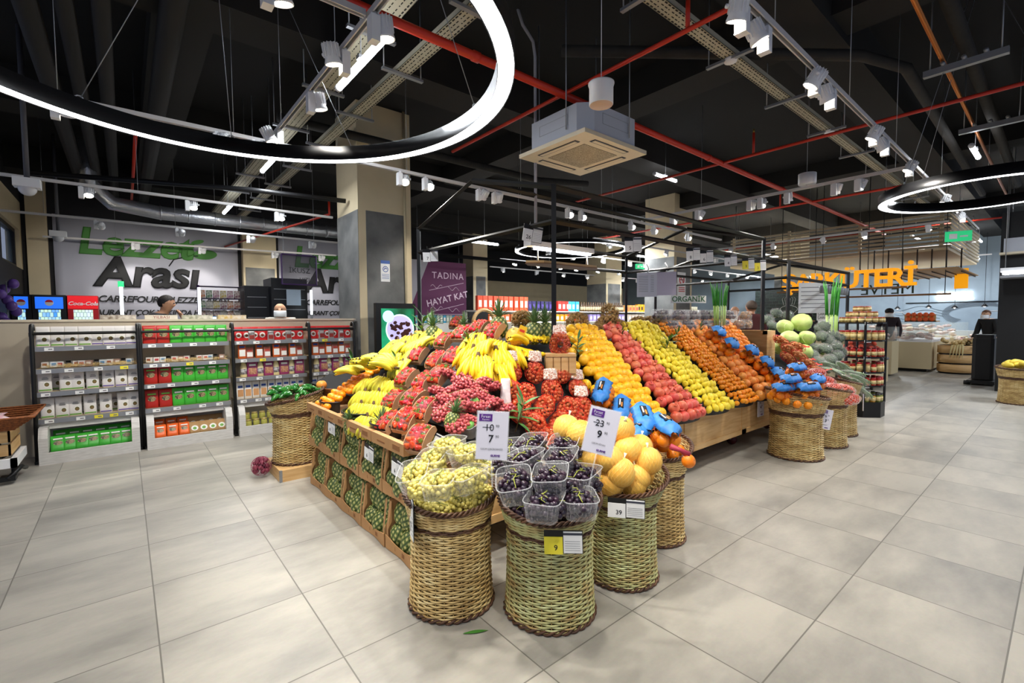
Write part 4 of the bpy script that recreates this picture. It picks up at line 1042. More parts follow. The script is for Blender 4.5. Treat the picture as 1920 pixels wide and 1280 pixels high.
# chestnut net bag with a printed header card
M_ch = mat('chestnut_brown', '96431f', .35, color2='bf7040', var_scale=30, coat=.3); M_rn = mat('red_net', 'd8331a', .5, alpha=.38)
M_hd = mat('printed_header', 'eae4da', .5, color2='b57a62', var_scale=90, thresh=(.42, .6))
def net_bag(nm, mc, mn, r, n, sx, sy, sz, seed, header=True, cat='net bag', hcol=None, crd=.5):
    random.seed(seed); t = thing(nm, 'x', cat); q = MB(); pts = []; tries = 0
    while len(pts) < n and tries < 6000:
        tries += 1; a = U(0, 2*PI); ct = U(-.6, 1); st = math.sqrt(max(0, 1-ct*ct)); p = Vector((sx*st*math.cos(a), sy*st*math.sin(a), sz*ct))*U(.82, 1.0)
        if all((p-o_).length > r*1.5 for o_ in pts): pts.append(p)
    for p in pts: q.sphere(p, r*U(.85, 1.1), mc, 9, 6, (1, 1, .82), rot=Euler((U(0, 3), U(0, 3), 0)).to_matrix())
    q.build('filling', t)['kind'] = 'stuff'
    # mesh bag: two families of thin threads over the bulging outline, and a puckered neck
    f = MB(); A, B_, C_ = sx+r*1.0, sy+r*1.0, sz+r*.9
    def pt(a, th): 
        w_ = 1+.04*math.sin(5*a+3*th); return (A*math.sin(th)*math.cos(a)*w_, B_*math.sin(th)*math.sin(a)*w_, -C_*math.cos(th)*.95)
    for s_ in (-1, 1):
        for k_ in range(20): f.tube([pt(2*PI*k_/20+s_*i*.16, .3+i*.26) for i in range(11)], .0011, mn, 3, caps=False)
    f.build('net', t)
    if header:
        h = MB(); vs = []; 
        for i in range(7):
            x = sx*.9+.012*i; z = sz*.8+.007*i
            for j in range(5): y = (j-2)*sy*.42*(1-.02*i); vs.append((x+.006*math.cos(j*1.7+i*.4), y, z+.006*math.sin(j*2.1+i)))
        h.add(vs, [(i*5+j, (i+1)*5+j, (i+1)*5+j+1, i*5+j+1) for i in range(6) for j in range(4)], hcol or M_hd, True)
        o_ = h.build('header_card', t); md = o_.modifiers.new('thick', 'SOLIDIFY'); md.thickness = .0015
    return Proto(t)
P_cb = net_bag('chestnut_net_bag', M_ch, mat('red_net_thread', 'd8331a', .5), .0155, 80, .085, .065, .04, 3)
P_cn = net_bag('chestnut_net_bag', M_ch, MATS['red_net_thread'], .0155, 80, .085, .065, .042, 13, header=False)
P_wb = net_bag('walnut_net_bag', mat('walnut_shell', 'a9804c', .7, color2='8a6236', var_scale=40, bump=.6, bump_scale=120), mat('ochre_net_thread', 'a98a4a', .6), .0165, 70, .085, .07, .055, 6, header=False)
P_on = net_bag('onion_net_bag', mat('small_onion', 'd8a868', .5, color2='c58a48', var_scale=20), mat('scarlet_net_thread', 'd02a1a', .5), .024, 34, .10, .065, .04, 9, header=True, hcol=mat('red_header', 'd8301e', .45, color2='f0d8c8', var_scale=16, thresh=(.55, .62)))
P_to = net_bag('tomato_bag', mat('tomato_red', 'dd4a2c', .3, color2='e8694a', var_scale=20, coat=.4), mat('film_thread', 'f3dcd8', .3), .026, 22, .085, .07, .04, 12, header=False, cat='bag')
# bag of oranges with blue printed band
M_bl = mat('blue_print', '3f8fd8', .45, color2='2f74c4', var_scale=20)
def orange_bag(seed=1, nn=9):
    random.seed(seed); t = thing('orange_net_bag', 'x', 'net bag')
    me = P_or.o.data; k_ = 0
    for (x, y, z) in ((-.07, -.04, 0), (0, -.045, 0), (.07, -.04, 0), (-.075, .04, 0), (0, .045, 0), (.075, .035, 0), (-.035, 0, .06), (.04, 0, .06), (.11, 0, .03))[:nn]:
        obj('orange', me, t, (x+U(-.006, .006), y+U(-.006, .006), z), (U(0, 3), U(0, 3), 0))
    f = MB(); mn = mat('orange_net_thread', 'e0602a', .5)
    def pt(a, th): return (.128*math.sin(th)*math.cos(a)+.012, .092*math.sin(th)*math.sin(a), .022-.082*math.cos(th))
    for s_ in (-1, 1):
        for j in range(18): f.tube([pt(2*PI*j/18+s_*i*.18, .3+i*.26) for i in range(11)], .0010, mn, 3, caps=False)
    f.build('net', t)
    b = MB(); vs = []; n = 15
    for i in range(n):
        x = -.16+.30*i/(n-1)
        for j in range(7):
            a = -1.05+2.1*j/6; rr = .100+.009*math.sin(i*2.3+j*1.7)+(.0 if 1 < i < n-2 else -.02)
            wd = 1 if 1 < i < n-2 else .5
            vs.append((x+.01, rr*math.sin(a)*wd*.80, .022+rr*math.cos(a)*.98*(1 if 1 < i < n-2 else .8)))
    b.add(vs, [(i*7+j, (i+1)*7+j, (i+1)*7+j+1, i*7+j+1) for i in range(n-1) for j in range(6)], M_bl, True)
    o_ = b.build('blue_band', t); md = o_.modifiers.new('thick', 'SOLIDIFY'); md.thickness = .002
    e = MB(); ek = mat('badge_black', '14161c', .5); eo = mat('badge_orange', 'e88a3a', .5); ew = mat('badge_white', 'eef2f5', .5)
    if 0:
        for rr_, mt_, dz in ((.026, ek, .006),):
            cx = 0
            e.add([(cx, 0, .122+dz)]+[(cx+rr_*math.cos(2*PI*i/14)*1.7, rr_*math.sin(2*PI*i/14), .1225+dz-.06*(rr_*math.sin(2*PI*i/14))**2/.02) for i in range(14)], [(0, 1+i, 1+(i+1) % 14) for i in range(14)], mt_)
    for cx in (-.06,):
        e.box((cx, -.02, .118), (cx+.11, .02, .1285), ek).box((cx+.01, -.012, .1285), (cx+.06, -.003, .129), eo).box((cx+.03, .003, .1285), (cx+.10, .012, .129), ew)
    e.build('printed_badge', o_)
    return Proto(t)
P_ob2 = orange_bag()
# cabbage, broccoli, pepper, leek
M_cab = mat('cabbage_green', 'c9d98a', .45, color2='a9c465', var_scale=6, stretch=(1, 1, 3), bump=.3, bump_scale=14)
q = MB(); q.lathe([(0, -.11), (.06, -.10), (.105, -.06), (.125, 0), (.115, .055), (.08, .092), (.03, .108), (0, .11)], M_cab, 28, wob=lambda a, z: 1+.012*math.sin(9*a+z*40)+.01*math.sin(4*a))
for i in range(5):
    a = i*1.26
    q.tube([(.127*math.sin(th)*math.cos(a+.25*math.sin(th*3)), .127*math.sin(th)*math.sin(a+.25*math.sin(th*3)), -.112*math.cos(th)) for th in [.3+k_*.25 for k_ in range(10)]], [.004-.0003*k_ for k_ in range(10)], mat('cabbage_vein', 'dfe8b8', .5), 5)
P_cg = fruit('cabbage', q, 'cabbage')
def broccoli():
    random.seed(14); t = thing('wrapped_broccoli', 'x', 'broccoli'); q = MB(); m_ = mat('broccoli_green', '3e5a34', .7, color2='27421f', var_scale=60, bump=1, bump_scale=150)
    for i in range(26):
        a = i*2.4; u = math.sqrt(i/26); q.sphere((.055*u*math.cos(a), .055*u*math.sin(a), .03*(1-u*u)), .022, m_, 9, 6)
    q.lathe([(.018, -.07), (.02, -.03), (.045, .0)], mat('broccoli_stalk', '8aa65a', .6), 10); q.build('floret_head', t)
    f = MB(); f.lathe([(.02, -.05), (.06, -.015), (.082, .02), (.06, .055), (.02, .064), (0, .065)], mat('shrink_film', 'ffffff', .1, alpha=.14, spec=1.0), 16, wob=lambda a, z: 1+.05*math.sin(7*a+50*z)); f.build('film_wrap', t)
    return Proto(t)
P_br = broccoli()
q = MB(); M_pp = mat('pepper_green', '2f7a2a', .25, color2='1e5a1e', var_scale=10, objvar=.1, coat=.4)
q.tube([(0, 0, 0), (.02, 0, .002), (.05, .003, .004), (.08, .004, .0), (.105, 0, -.006)], [.018, .026, .024, .017, .006], M_pp, 10); q.tube([(-.025, 0, .004), (0, 0, 0)], .005, grn_stem, 6); P_pp = fruit('green_pepper', q, 'pepper')
def leek_bundle(label, loc, h, n=14, w_=.05, seed=3):
    random.seed(seed); t = thing('leek_bundle', label, 'leeks', loc); q = MB(); g = MB()
    lw = mat('leek_pale', '9cc45a', .5, color2='d3e3a0', var_scale=6, stretch=(1, 1, .4)); lg = mat('leek_green', '2f8a2c', .5, color2='4fa53c', var_scale=10)
    for i in range(n):
        x, y = U(-w_, w_), U(-w_, w_); dx, dy = x*.5+U(-.04, .04), y*.5+U(-.04, .04)
        q.tube([(x, y, 0), (x+dx*.2, y+dy*.2, h*.45)], .009, lw, 6)
        g.tube([(x+dx*.2, y+dy*.2, h*.43), (x+dx*.6, y+dy*.6, h*.75), (x+dx*1.2, y+dy*1.2, h*U(.85, 1))], [.012, .010, .003], lg, 6, flat=.6)
    q.build('stalks', t); g.build('leaves', t); return t
# ================================================================ FRUIT DISPLAY TABLE
def heap(x, y): return max(.60, min(.60+.85*(y-2.15), .70+.55*(x-1.30), 1.31))
t = thing('display_table', 'long pale wooden produce table with a stepped black rack, centre of the hall', 'table', (4.0, 3.9, 0)); TT = Matrix.Translation((-4.0, -3.9, 0))
q = MB()
for x0, x1 in ((1.6, 2.75), (2.75, 3.88), (3.88, 5.02), (5.02, 6.6)):
    q.box((x0, 2.2, .22), (x1, 2.23, .57), wood, TT)
    for a, b in (((x0, 2.19, .22), (x0+.05, 2.2, .57)), ((x1-.05, 2.19, .22), (x1, 2.2, .57)), ((x0, 2.19, .22), (x1, 2.2, .27)), ((x0, 2.19, .52), (x1, 2.2, .57))): q.box(a, b, wood, TT)
q.box((6.57, 2.2, .22), (6.6, 5.6, .57), wood, TT); q.box((1.6, 2.2, .22), (1.63, 5.6, .57), wood, TT); q.box((1.6, 5.57, .22), (6.6, 5.6, .57), wood, TT); q.box((1.6, 2.2, .22), (6.6, 5.6, .25), wood, TT)
q.build('side_panel', t)
q = MB(); nx, ny = 60, 40; vs = []; 
for i in range(nx+1):
    for j in range(ny+1):
        x = 1.55+(6.6-1.55)*i/nx; y = 2.22+(5.58-2.22)*j/ny
        vs.append((x-4, y-3.9, max(.56, min(heap(x, y), 1.31-.85*(y-4.8) if y > 4.8 else 9)-.075)))
q.add(vs, [(i*(ny+1)+j, (i+1)*(ny+1)+j, (i+1)*(ny+1)+j+1, i*(ny+1)+j+1) for i in range(nx) for j in range(ny)], mat('rack_black', '141414', .8)); q.build('sloped_rack', t)
for x, y in ((3.9, 2.5), (5.3, 2.45), (2.3, 2.5), (6.4, 2.5), (2.0, 5.3), (6.3, 5.3), (4.1, 5.3)):
    q = MB(); q.tube([(x-4-.02, y-3.9, .06), (x-4+.02, y-3.9, .06)], .055, mat('caster_red', '5a1a1c', .4), 14); q.box((x-4-.035, y-3.9-.03, .1), (x-4+.035, y-3.9+.03, .22), steel); q.tube([(x-4-.03, y-3.9, .06), (x-4-.03, y-3.9, .15)], .01, steel, 6); q.build('caster', t)
# the black gabled frame
t = thing('gable_frame', 'black steel frame with gabled ends standing over the produce table', 'frame', (4.77, 3.9, 0)); TF = Matrix.Translation((-4.77, -3.9, 0))
fx0, fx1, fy0, fy1, ym = 2.74, 6.8, 2.75, 5.03, 3.9
for x in (fx0, fx1):
    for y in (fy0, fy1): MB().bar((x, y, .60), (x, y, 2.545), .04, black, TF).build('post', t)
    for y in (fy0, fy1): MB().bar((x, y, 2.53), (x, ym, 2.84), .035, black, TF).build('rafter', t)
    MB().bar((x, fy0, 2.25), (x, fy1, 2.25), .032, black, TF).build('rail', t)
for y, z in ((fy0, 2.53), (fy1, 2.53), (ym, 2.84)): MB().bar((fx0, y, z), (fx1, y, z), .035, black, TF).build('beam', t)
for y in (fy0, fy1): MB().bar((fx0, y, 2.25), (fx1, y, 2.25), .032, black, TF).build('rail', t)
# second black frame over the vegetable table
t = thing('gable_frame', 'second black steel frame farther right over the vegetable table', 'frame', (9.0, 3.9, 0)); T2 = Matrix.Translation((-9.0, -3.9, 0))
for x in (7.7, 10.6):
    for y in (2.75, 5.03): MB().bar((x, y, .6), (x, y, 2.3), .04, black, T2).build('post', t)
    for y in (2.75, 5.03): MB().bar((x, y, 2.28), (x, 3.9, 2.55), .035, black, T2).build('rafter', t)
    MB().bar((x, 2.75, 2.05), (x, 5.03, 2.05), .032, black, T2).build('rail', t)
for y, z in ((2.75, 2.28), (5.03, 2.28), (3.9, 2.55), (2.75, 2.05)): MB().bar((7.7, y, z), (10.6, y, z), .035, black, T2).build('beam', t)

# ---- price cards
lil = mat('sign_lilac_white', 'e3e1ec', .4); pur = mat('sign_purple', '5c2a86', .4); ink = mat('print_black', '17171a', .5); prg = mat('print_grey', '77777a', .6)
def big_sign(p, rot, old, new, name, label, w_=.135, h=.205, post=None):
    t = thing('price_sign', label, 'sign', p, rot)
    MB().box((-w_/2, -.003, 0), (w_/2, .003, h), lil).box((-w_/2-.004, -.001, -.004), (w_/2+.004, .001, h+.004), M_rim).build('card', t)
    q = MB(); q.box((-w_*.44, -.0045, h*.80), (-w_*.02, -.003, h*.95), pur); q.box((-w_*.32, -.0045, h*.665), (-w_*.02, -.003, h*.675), ink); q.build('printed_mark', t)
    s_ = h
    text('lettering', 'Fırsat', s_*.09, lil, t, (-w_*.23, -.0048, h*.87), FY, .0003); text('lettering', 'Reyonu', s_*.05, lil, t, (-w_*.23, -.0048, h*.82), FY, .0003)
    text('lettering', old, s_*.20, ink, t, (-w_*.10, -.0045, h*.60), FY, .0003); text('lettering', new, s_*.22, ink, t, (-w_*.04, -.0045, h*.36), FY, .0006, bevel=.0006)
    text('lettering', '90', s_*.075, prg, t, (w_*.16, -.0045, h*.68), FY, .0003); text('lettering', '90', s_*.075, prg, t, (w_*.16, -.0045, h*.46), FY, .0003)
    text('lettering', name, s_*.05, prg, t, (0, -.0045, h*.20), FY, .0002); text('lettering', 'GURME', s_*.06, pur, t, (w_*.12, -.0045, h*.06), FY, .0006, bevel=.0004)
    if post: MB().tube([(0, .0, 0)]+post, .004, M_rim, 6).build('post', t)
    return t
def ticket(p, rot, label, yellow=True, price='9', w_=.17, h=.095, dark=True, right=True):
    t = thing('price_ticket', label, 'price tag', p, rot); q = MB()
    q.box((-w_/2, -.001, -.003), (w_/2, .002, h), black if dark else prg); q.box((-w_/2, -.003, -.006), (-w_*.02, -.001, h*.72), yel if yellow else paper)
    if right:
        q.box((-.0, -.003, 0), (w_/2-.003, -.001, h*.96), paper)
        q.box((0, -.004, h*.80), (w_/2-.003, -.003, h*.9), mat('print_slate', '3a3c4a', .5))
        for i in range(5): q.box((.006, -.004, h*(.12+.1*i)), (w_/2-.012, -.003, h*(.12+.1*i)+.0012), prg)
    q.build('card', t); text('lettering', price, h*.34, ink, t, (-w_*.2, -.0035, h*.12), FY, .0003, bevel=.0003)
    return t
def face(p, tilt=0): return (PI*0+tilt, 0, math.atan2(p[1], p[0])-PI/2)
p = (1.202, 1.592, 0.843); big_sign(p, (-.10, .05, face(p)[2]-.05), '10', '7', 'ÜZÜM ÇEKİRDEKSİZ', 'tall lilac price card reading 10 and 7 above the pale grapes', post=[(.01, .01, -.12)])
p = (1.615, 1.353, 0.842); big_sign(p, (-.12, .22, face(p)[2]+.0), '23', '9', 'ÜZÜM SİYAH', 'tilted lilac price card reading 23 and 9 above the black grapes', post=[(.0, .01, -.15)])
p = (5.360, 2.165, 0.363); big_sign(p, (0, 0, 0), '6', '4', 'GREYFURT', 'white price card reading 6 and 4 on the wooden table front', w_=.155, h=.235)
p = (5.414, 1.573, 0.318); big_sign(p, (0, .20, -.6), '6', '3', 'PORTAKAL', 'white price card reading 3 clipped on the far orange basket', w_=.12, h=.20)
p = (6.791, 1.574, 0.322); big_sign(p, (0, .2, .3), '9', '5', 'DOMATES', 'grey price card edge on between the two farthest baskets', w_=.08, h=.2)
p = (1.409, 1.357, 0.451); ticket(p, (0, -.03, face(p)[2]), 'yellow and white price ticket reading 9 on the greenish basket', True, '9', .165, .098)
p = (1.880, 1.383, 0.466); ticket(p, (0, 0, face(p)[2]), 'white price ticket reading 39 on the pomelo basket', False, '39', .18, .092)
p = (1.360, 2.400, 0.698); ticket(p, (-.2, .45, -.8), 'yellow and white price ticket leaning between strawberries and pale grapes', True, '9', .19, .095)
for (x, y, l) in ((622, 812, 'small white price ticket at the tangerine end of the pineapple crates'), (692, 858, 'white price ticket hanging in the middle of the pineapple crates'), (745, 888, 'white price ticket near the pale grape basket on the pineapple crates')):
    p = (1.205, 3.641, 0.575) if x == 622 else ((1.205, 2.927, 0.531) if x == 692 else (1.205, 2.514, 0.531))
    ticket(p, (0, .1, -PI/2), l, False, '6' if x != 622 else '8', .15, .10)
p = (1.03, 2.0, .40); ticket(p, (0, .0, -1.9), 'white ticket edge on at the left side of the tan basket', False, '7', .10, .2)
# cards hanging on the frame rails
for i, (p, ye, pr) in enumerate((((2.74, 4.75, 2.12), 0, '7'), ((2.74, 3.02, 2.12), 0, '26'), ((3.83, 2.75, 2.10), 0, '5'), ((4.95, 2.75, 2.10), 0, '8'), ((5.42, 2.75, 2.10), 0, '6'), ((6.05, 2.75, 2.10), 0, '4'), ((6.5, 2.73, 2.10), 1, '3'), ((6.72, 2.73, 2.09), 1, '2'))):
    if i > 3: p = ((5.25, 2.75, 2.10), (5.85, 2.75, 2.10), (6.30, 2.73, 2.09), (6.66, 2.73, 2.09))[i-4]
    l = ['white price card at the left end of the black frame rail', 'white price card reading 26 beside the tall black post', 'hanging price card before the small ring lamp', 'hanging price card on the rail over the pomegranates', 'hanging price card, second in the group over the lemons', 'hanging price card over the tangerines', 'yellow half price card, left of two near the right post', 'yellow half price card, right of two near the right post'][i]
    o = ticket(p, (0, (.15 if i == 1 else -.05), face(p)[2]*.5), l, bool(ye), pr, .18 if i < 3 else .17, .14)
    q = MB(); q.tube([(-.03, .01, .13), (-.03, .012, .17)], .004, black, 5); q.tube([(.03, .01, .13), (.03, .012, .17)], .004, black, 5); q.build('clip', o)
# ORGANIK sign, lilac list cards, hanging in the frame
t = thing('organic_sign', 'white cut out sign reading ORGANIK in green letters', 'sign', (6.887, 3.900, 1.702), (0, 0, -.55))
MB().box((-.30, 0, -.015), (.30, .008, .10), paper).build('board', t); text('lettering', 'ORGANİK', .12, mat('organic_green', '4a7a52', .5), t, (0, -.001, .008), FY, .001, bevel=.002)
MB().tube([(.0, .004, .1), (0, .004, .12)], .003, steel, 4).build('clip', t)
t = thing('list_card', 'pale lilac double page price list clipped to the black rail', 'sign', (6.750, 4.383, 2.073), (0, 0, -PI/2+.55))
MB().box((-.32, 0, -.27), (.0, .004, .13), lil).box((.0, .001, -.25), (.30, .005, .13), mat('lilac_page', 'cfc6da', .5)).build('card', t)
q = MB(); 
for i in range(10): q.box((-.29, -.001, .07-.028*i), (-.14, 0, .075-.028*i), prg); q.box((-.1, -.001, .07-.028*i), (-.05, 0, .075-.028*i), prg)
q.build('printed_mark', t); q = MB()
for x in (-.15, .14): q.tube([(x, 0, .12), (x+.02, -.005, .2), (x-.02, 0, .28)], .012, white, 6)
q.build('clip', t)

# ---- pineapple crates along the left end of the table
M_kc = mat('crate_cardboard', 'bd8f5e', .8, var=.12, var_scale=7); M_kd = mat('crate_print', '8d5f38', .8)
def crate():
    t = thing('cardboard_crate', 'x', 'crate'); q = MB(); L = .375
    q.box((0, -L/2, 0), (.34, L/2, .006), M_kc); q.box((.334, -L/2, 0), (.34, L/2, .28), M_kc); q.build('tray', t)
    q = MB(); n = 9; vs = []
    for i in range(n):
        y = -L/2+L*i/(n-1); e = .055+.03*abs(math.cos(PI*i/(n-1)))**3; b = -.012*(abs(math.cos(PI*i/(n-1)))**2)
        vs += [(b, y, 0), (b, y, e), (b+.006, y, e), (b+.006, y, 0)]
    q.add(vs, [f for i in range(n-1) for f in ((4*i, 4*i+4, 4*i+5, 4*i+1), (4*i+1, 4*i+5, 4*i+6, 4*i+2), (4*i+2, 4*i+6, 4*i+7, 4*i+3))]+[(0, 1, 2, 3), (4*n-4, 4*n-1, 4*n-2, 4*n-3)], M_kc)
    for y in (-.1, .06): q.box((-.0035, y, .02), (-.001, y+.07, .045), M_kd)
    q.build('front_lip', t)
    for s_ in (-1, 1):
        q = MB(); prof = [(0, 0), (0, .13), (.012, .15), (.03, .16), (.035, .30), (.10, .30), (.34, .28), (.34, 0)]
        y0 = s_*(L/2-.004); vs = [(x, y0-.003, z) for x, z in prof]+[(x, y0+.003, z) for x, z in prof]; k_ = len(prof)
        q.add(vs, [tuple(range(k_)), tuple(reversed(range(k_, 2*k_)))]+[(i, i+k_, (i+1) % k_+k_, (i+1) % k_) for i in range(k_)], M_kc)
        y1 = y0-s_*.035
        q.add([(-.004, y0, 0), (-.004, y1, 0), (-.004, y1-s_*-.012, .12), (.02, y0-s_*.028, .17), (.02, y0-s_*.028, .30), (.02, y0, .30), (-.004, y0, .13)], [(0, 1, 2, 3, 4, 5, 6)], M_kc)
        q.build('corner_tab', t)
    return Proto(t)
CR = crate(); random.seed(31)
rows_ = []
for tier, z in ((0, .004), (1, .345)):
    for i in range(5):
        y = 2.56+.385*i+(.05 if tier else 0)
        nm_ = ['nearest', 'second', 'third', 'fourth', 'farthest'][i]
        CR.put((1.235+.012*tier, y, z), (0, 0, U(-.02, .02)), '%s cardboard pineapple crate in the %s row' % (nm_, 'upper' if tier else 'floor'))
        for r_ in range(2):
            for c_ in range(3 if tier == 0 else 3):
                yy = y-.125+.125*c_+U(-.008, .008)+(.0 if r_ == 0 else .02)
                if r_ == 1 and c_ == 2: yy -= .02
                P_pb.put((1.305+.03*r_+U(-.012, .012), yy, z+.08+.135*r_), (U(-.25, .25), U(-.5, .1), U(0, 6)), 'dark scaly pineapple lying in the %s crate of the %s row' % (nm_, 'upper' if tier else 'floor'), 'pineapples in the %s %s crate' % (nm_, 'upper' if tier else 'floor'), (1.12, 1.12, 1.08))
# printed cardboard lips on top of the upper row
for i in range(4):
    q = MB(); y0 = 2.42+.46*i; q.box((1.20, y0, .665), (1.235, y0+.45, .735), M_kc); q.box((1.198, y0+.05, .685), (1.2, y0+.14, .715), M_kd); q.box((1.198, y0+.25, .69), (1.2, y0+.36, .70), M_kd)
    q.box((1.235, y0, .665), (1.6, y0+.45, .675), M_kc)
    tag(q.build('cardboard_tray'), ['nearest', 'second', 'third', 'farthest'][i]+' printed cardboard tray edge above the pineapple crates', 'tray')

# ---- black round trays at the foot of the piles
M_tr = mat('tray_black', '18181a', .4)
def half_tray(label, x, y, r, rot, z=.56, sq=.45, h=.075):
    q = MB(); n = 18; pts = [(r*math.cos(PI*i/n), -r*sq*math.sin(PI*i/n)) for i in range(n+1)]
    vs = [(a, b, 0) for a, b in pts]+[(a*1.04, b*1.1, h) for a, b in pts]; m_ = n+1
    q.add(vs, [(i, i+m_, i+1+m_, i+1) for i in range(n)]+[tuple(range(m_))], M_tr); o = q.build('fruit_tray', None, (x, y, z), (0, 0, rot)); md = o.modifiers.new('thick', 'SOLIDIFY'); md.thickness = .006
    q2 = MB().tube([(a*1.05, b*1.12, h) for a, b in pts], .006, M_tr, 6); q2.build('rim', o)
    return tag(o, label, 'tray')
for (a, b, l) in ((2.86, 3.46, 'black rounded tray under the yellow oranges'), (3.50, 4.04, 'black rounded tray under the pomegranates'), (4.08, 4.60, 'black rounded tray under the lemons'), (4.64, 5.14, 'black rounded tray under the small tangerines'), (5.18, 5.68, 'black rounded tray under the grapefruits')):
    half_tray(l, (a+b)/2, 2.20, (b-a)/2-.005, 0, .545)
for (y, r, l) in ((4.02, .13, 'black tray under the stacked tangerines'), (3.42, .16, 'black tray under the greenish bananas'), (2.92, .15, 'black tray under the strawberry punnets')):
    half_tray(l, 1.36, y, r, -PI/2, .675, .8, .09)

# ---- fruit piles on the front slope
nrm = Vector((0, -.85, 1)).normalized(); slp = Vector((0, 1, .85)).normalized()
def front_pile(P, d, b0, b1, t0, t1, label, grp, seed, y0=2.16, y1=3.0, bump=.03, maxn=300, dz=.0):
    random.seed(seed); n = 0; L = math.hypot(y1-y0, .85*(y1-y0)); row_ = 0; s_ = 0
    rows = int(L/(d*.87))+1
    for i in range(rows+1):
        s_ = i*d*.87; u = s_/L; xa = b0+(t0-b0)*u; xb = b1+(t1-b1)*u; m_ = max(1, int((xb-xa)/d))
        for j in range(m_+(i % 2 == 0)):
            x = xa+d/2+(xb-xa-d)*(j+(0 if i % 2 == 0 else .5))/max(1, m_)
            v = (x-xa)/(xb-xa); bu = bump*math.sin(PI*max(0, min(1, v)))
            y = y0+slp.y*s_; z = .60+slp.z*s_
            p = Vector((x+U(-.006, .006), y, z+dz))+nrm*(bu+U(-.012, .012))
            if u < .12: p.y -= .05*math.sin(PI*max(0, min(1, v)))
            third = 'lower' if u < .34 else ('middle' if u < .67 else 'upper')
            P.put(p, (U(-.9, .9), U(-.9, .9), U(0, 6)), label % third, grp+', %s part' % third, (U(1.0, 1.12),)*3); n += 1
            if n >= maxn: return
front_pile(P_yo, .087, 2.84, 3.47, 3.12, 3.62, 'large yellow orange in the %s part of the pile right of the chestnut nets', 'yellow oranges', 1, y0=2.14)
front_pile(P_po, .100, 3.50, 4.04, 3.62, 3.98, 'red pomegranate in the %s part of the pile between oranges and lemons', 'pomegranates', 2, y0=2.14)
front_pile(P_le, .072, 4.08, 4.60, 3.98, 4.62, 'bright lemon in the %s part of the pile right of the pomegranates', 'lemons', 3, y0=2.13)
front_pile(P_tg, .059, 4.64, 5.14, 4.66, 5.22, 'small tangerine in the %s part of the pile right of the lemons', 'small tangerines', 4, y0=2.12)
front_pile(P_gf, .103, 5.18, 5.68, 5.24, 5.72, 'pinkish grapefruit in the %s part of the pile right of the small tangerines', 'grapefruits', 5, y0=2.15)
front_pile(P_or, .082, 5.74, 6.15, 5.80, 6.45, 'deep orange fruit in the %s part of the cascade under the blue banded nets', 'oranges of the far cascade', 6, y0=2.12, y1=3.05)
# filler oranges left of the yellow pile top
for i, p in enumerate([(3.146, 2.908, 1.242), (2.963, 2.782, 1.137), (3.127, 2.825, 1.173), (2.883, 2.665, 1.035), (3.024, 2.701, 1.068), (2.830, 2.574, 0.958), (2.973, 2.608, 0.988), (2.835, 2.504, 0.900), (2.887, 2.453, 0.857)]):
    P_yo.put(Vector(p)+Vector((0, -.02, .02)), (U(0, 3), 0, 0), 'large yellow orange at the left fringe beside the wooden crate', 'left fringe yellow oranges')

# ---- left slope: tangerines, bananas, strawberries
random.seed(41)
sl = Vector((1, 0, .55)).normalized()
k_ = 0
for i in range(24):
    s_ = i*.052
    for j in range(4 if i < 16 else 3):
        y = 3.93+.066*(j+.5*(i % 2))+.012*i*1.0; p = Vector((1.30, y, .735))+sl*s_+Vector((U(-.005, .005), U(-.005, .005), .0))
        if i < 6: p.x += -.03+.006*i
        P_tb.put(p, (U(-.3, .3), U(-.3, .3), U(0, 6)), 'glossy tangerine in the stacked rows beside the greenish bananas', 'stacked tangerines at the left end')
banL = [(1.284, 3.189, 0.730), (1.298, 3.022, 0.738), (1.351, 3.465, 0.777), (1.373, 3.286, 0.788), (1.388, 3.107, 0.798), (1.460, 3.648, 0.837), (1.494, 3.465, 0.856), (1.498, 3.254, 0.857), (1.578, 3.821, 0.912), (1.625, 3.658, 0.938), (1.629, 3.436, 0.930)]
for i, p in enumerate(banL):
    P_bg.put(Vector(p)+Vector((.03, 0, .03)), (U(-.15, .15), 1.15+U(-.15, .15), PI+.25+U(-.3, .3)), 'greenish banana hand hanging in the tiers above the black tray', 'greenish banana hands, lower tiers', (.95,)*3)
for i, p in enumerate([(1.605, 4.028, 0.917), (1.660, 3.901, 0.958), (1.725, 3.802, 0.994), (1.707, 3.577, 0.983)]):
    P_bg.put(Vector(p)+Vector((0, 0, .06)), (U(-.2, .2), -.2+U(-.2, .2), PI/2+.9+U(-.6, .6)), 'large banana hand lying on top of the greenish tiers', 'banana hands on top of the tiers', (1.15,)*3)
banM = [(1.937, 3.997, 1.090), (2.056, 4.069, 1.165), (1.991, 3.787, 1.119), (2.101, 4.294, 1.190), (2.166, 4.148, 1.235), (2.100, 3.836, 1.189), (2.243, 4.041, 1.278), (2.164, 3.733, 1.225), (2.003, 4.211, 1.135), (1.835, 3.667, 1.033), (1.876, 3.639, 1.056), (2.301, 3.936, 1.300)]
for p in banM:
    P_bg.put(Vector(p)+Vector((0, 0, .05)), (U(-.3, .3), .9+U(-.4, .4), PI+.2+U(-.5, .5)), 'banana hand in the heap before the lit screen', 'banana hands before the screen', (1.05,)*3)
banR = [(2.171, 3.061, 1.228), (2.066, 2.832, 1.170), (2.135, 2.835, 1.219), (2.126, 2.745, 1.156), (1.965, 2.741, 1.115), (1.993, 2.668, 1.080), (2.215, 2.805, 1.217), (2.147, 2.677, 1.088), (2.226, 3.086, 1.269), (2.024, 2.647, 1.060), (2.274, 2.769, 1.174), (2.055, 2.935, 1.165)]
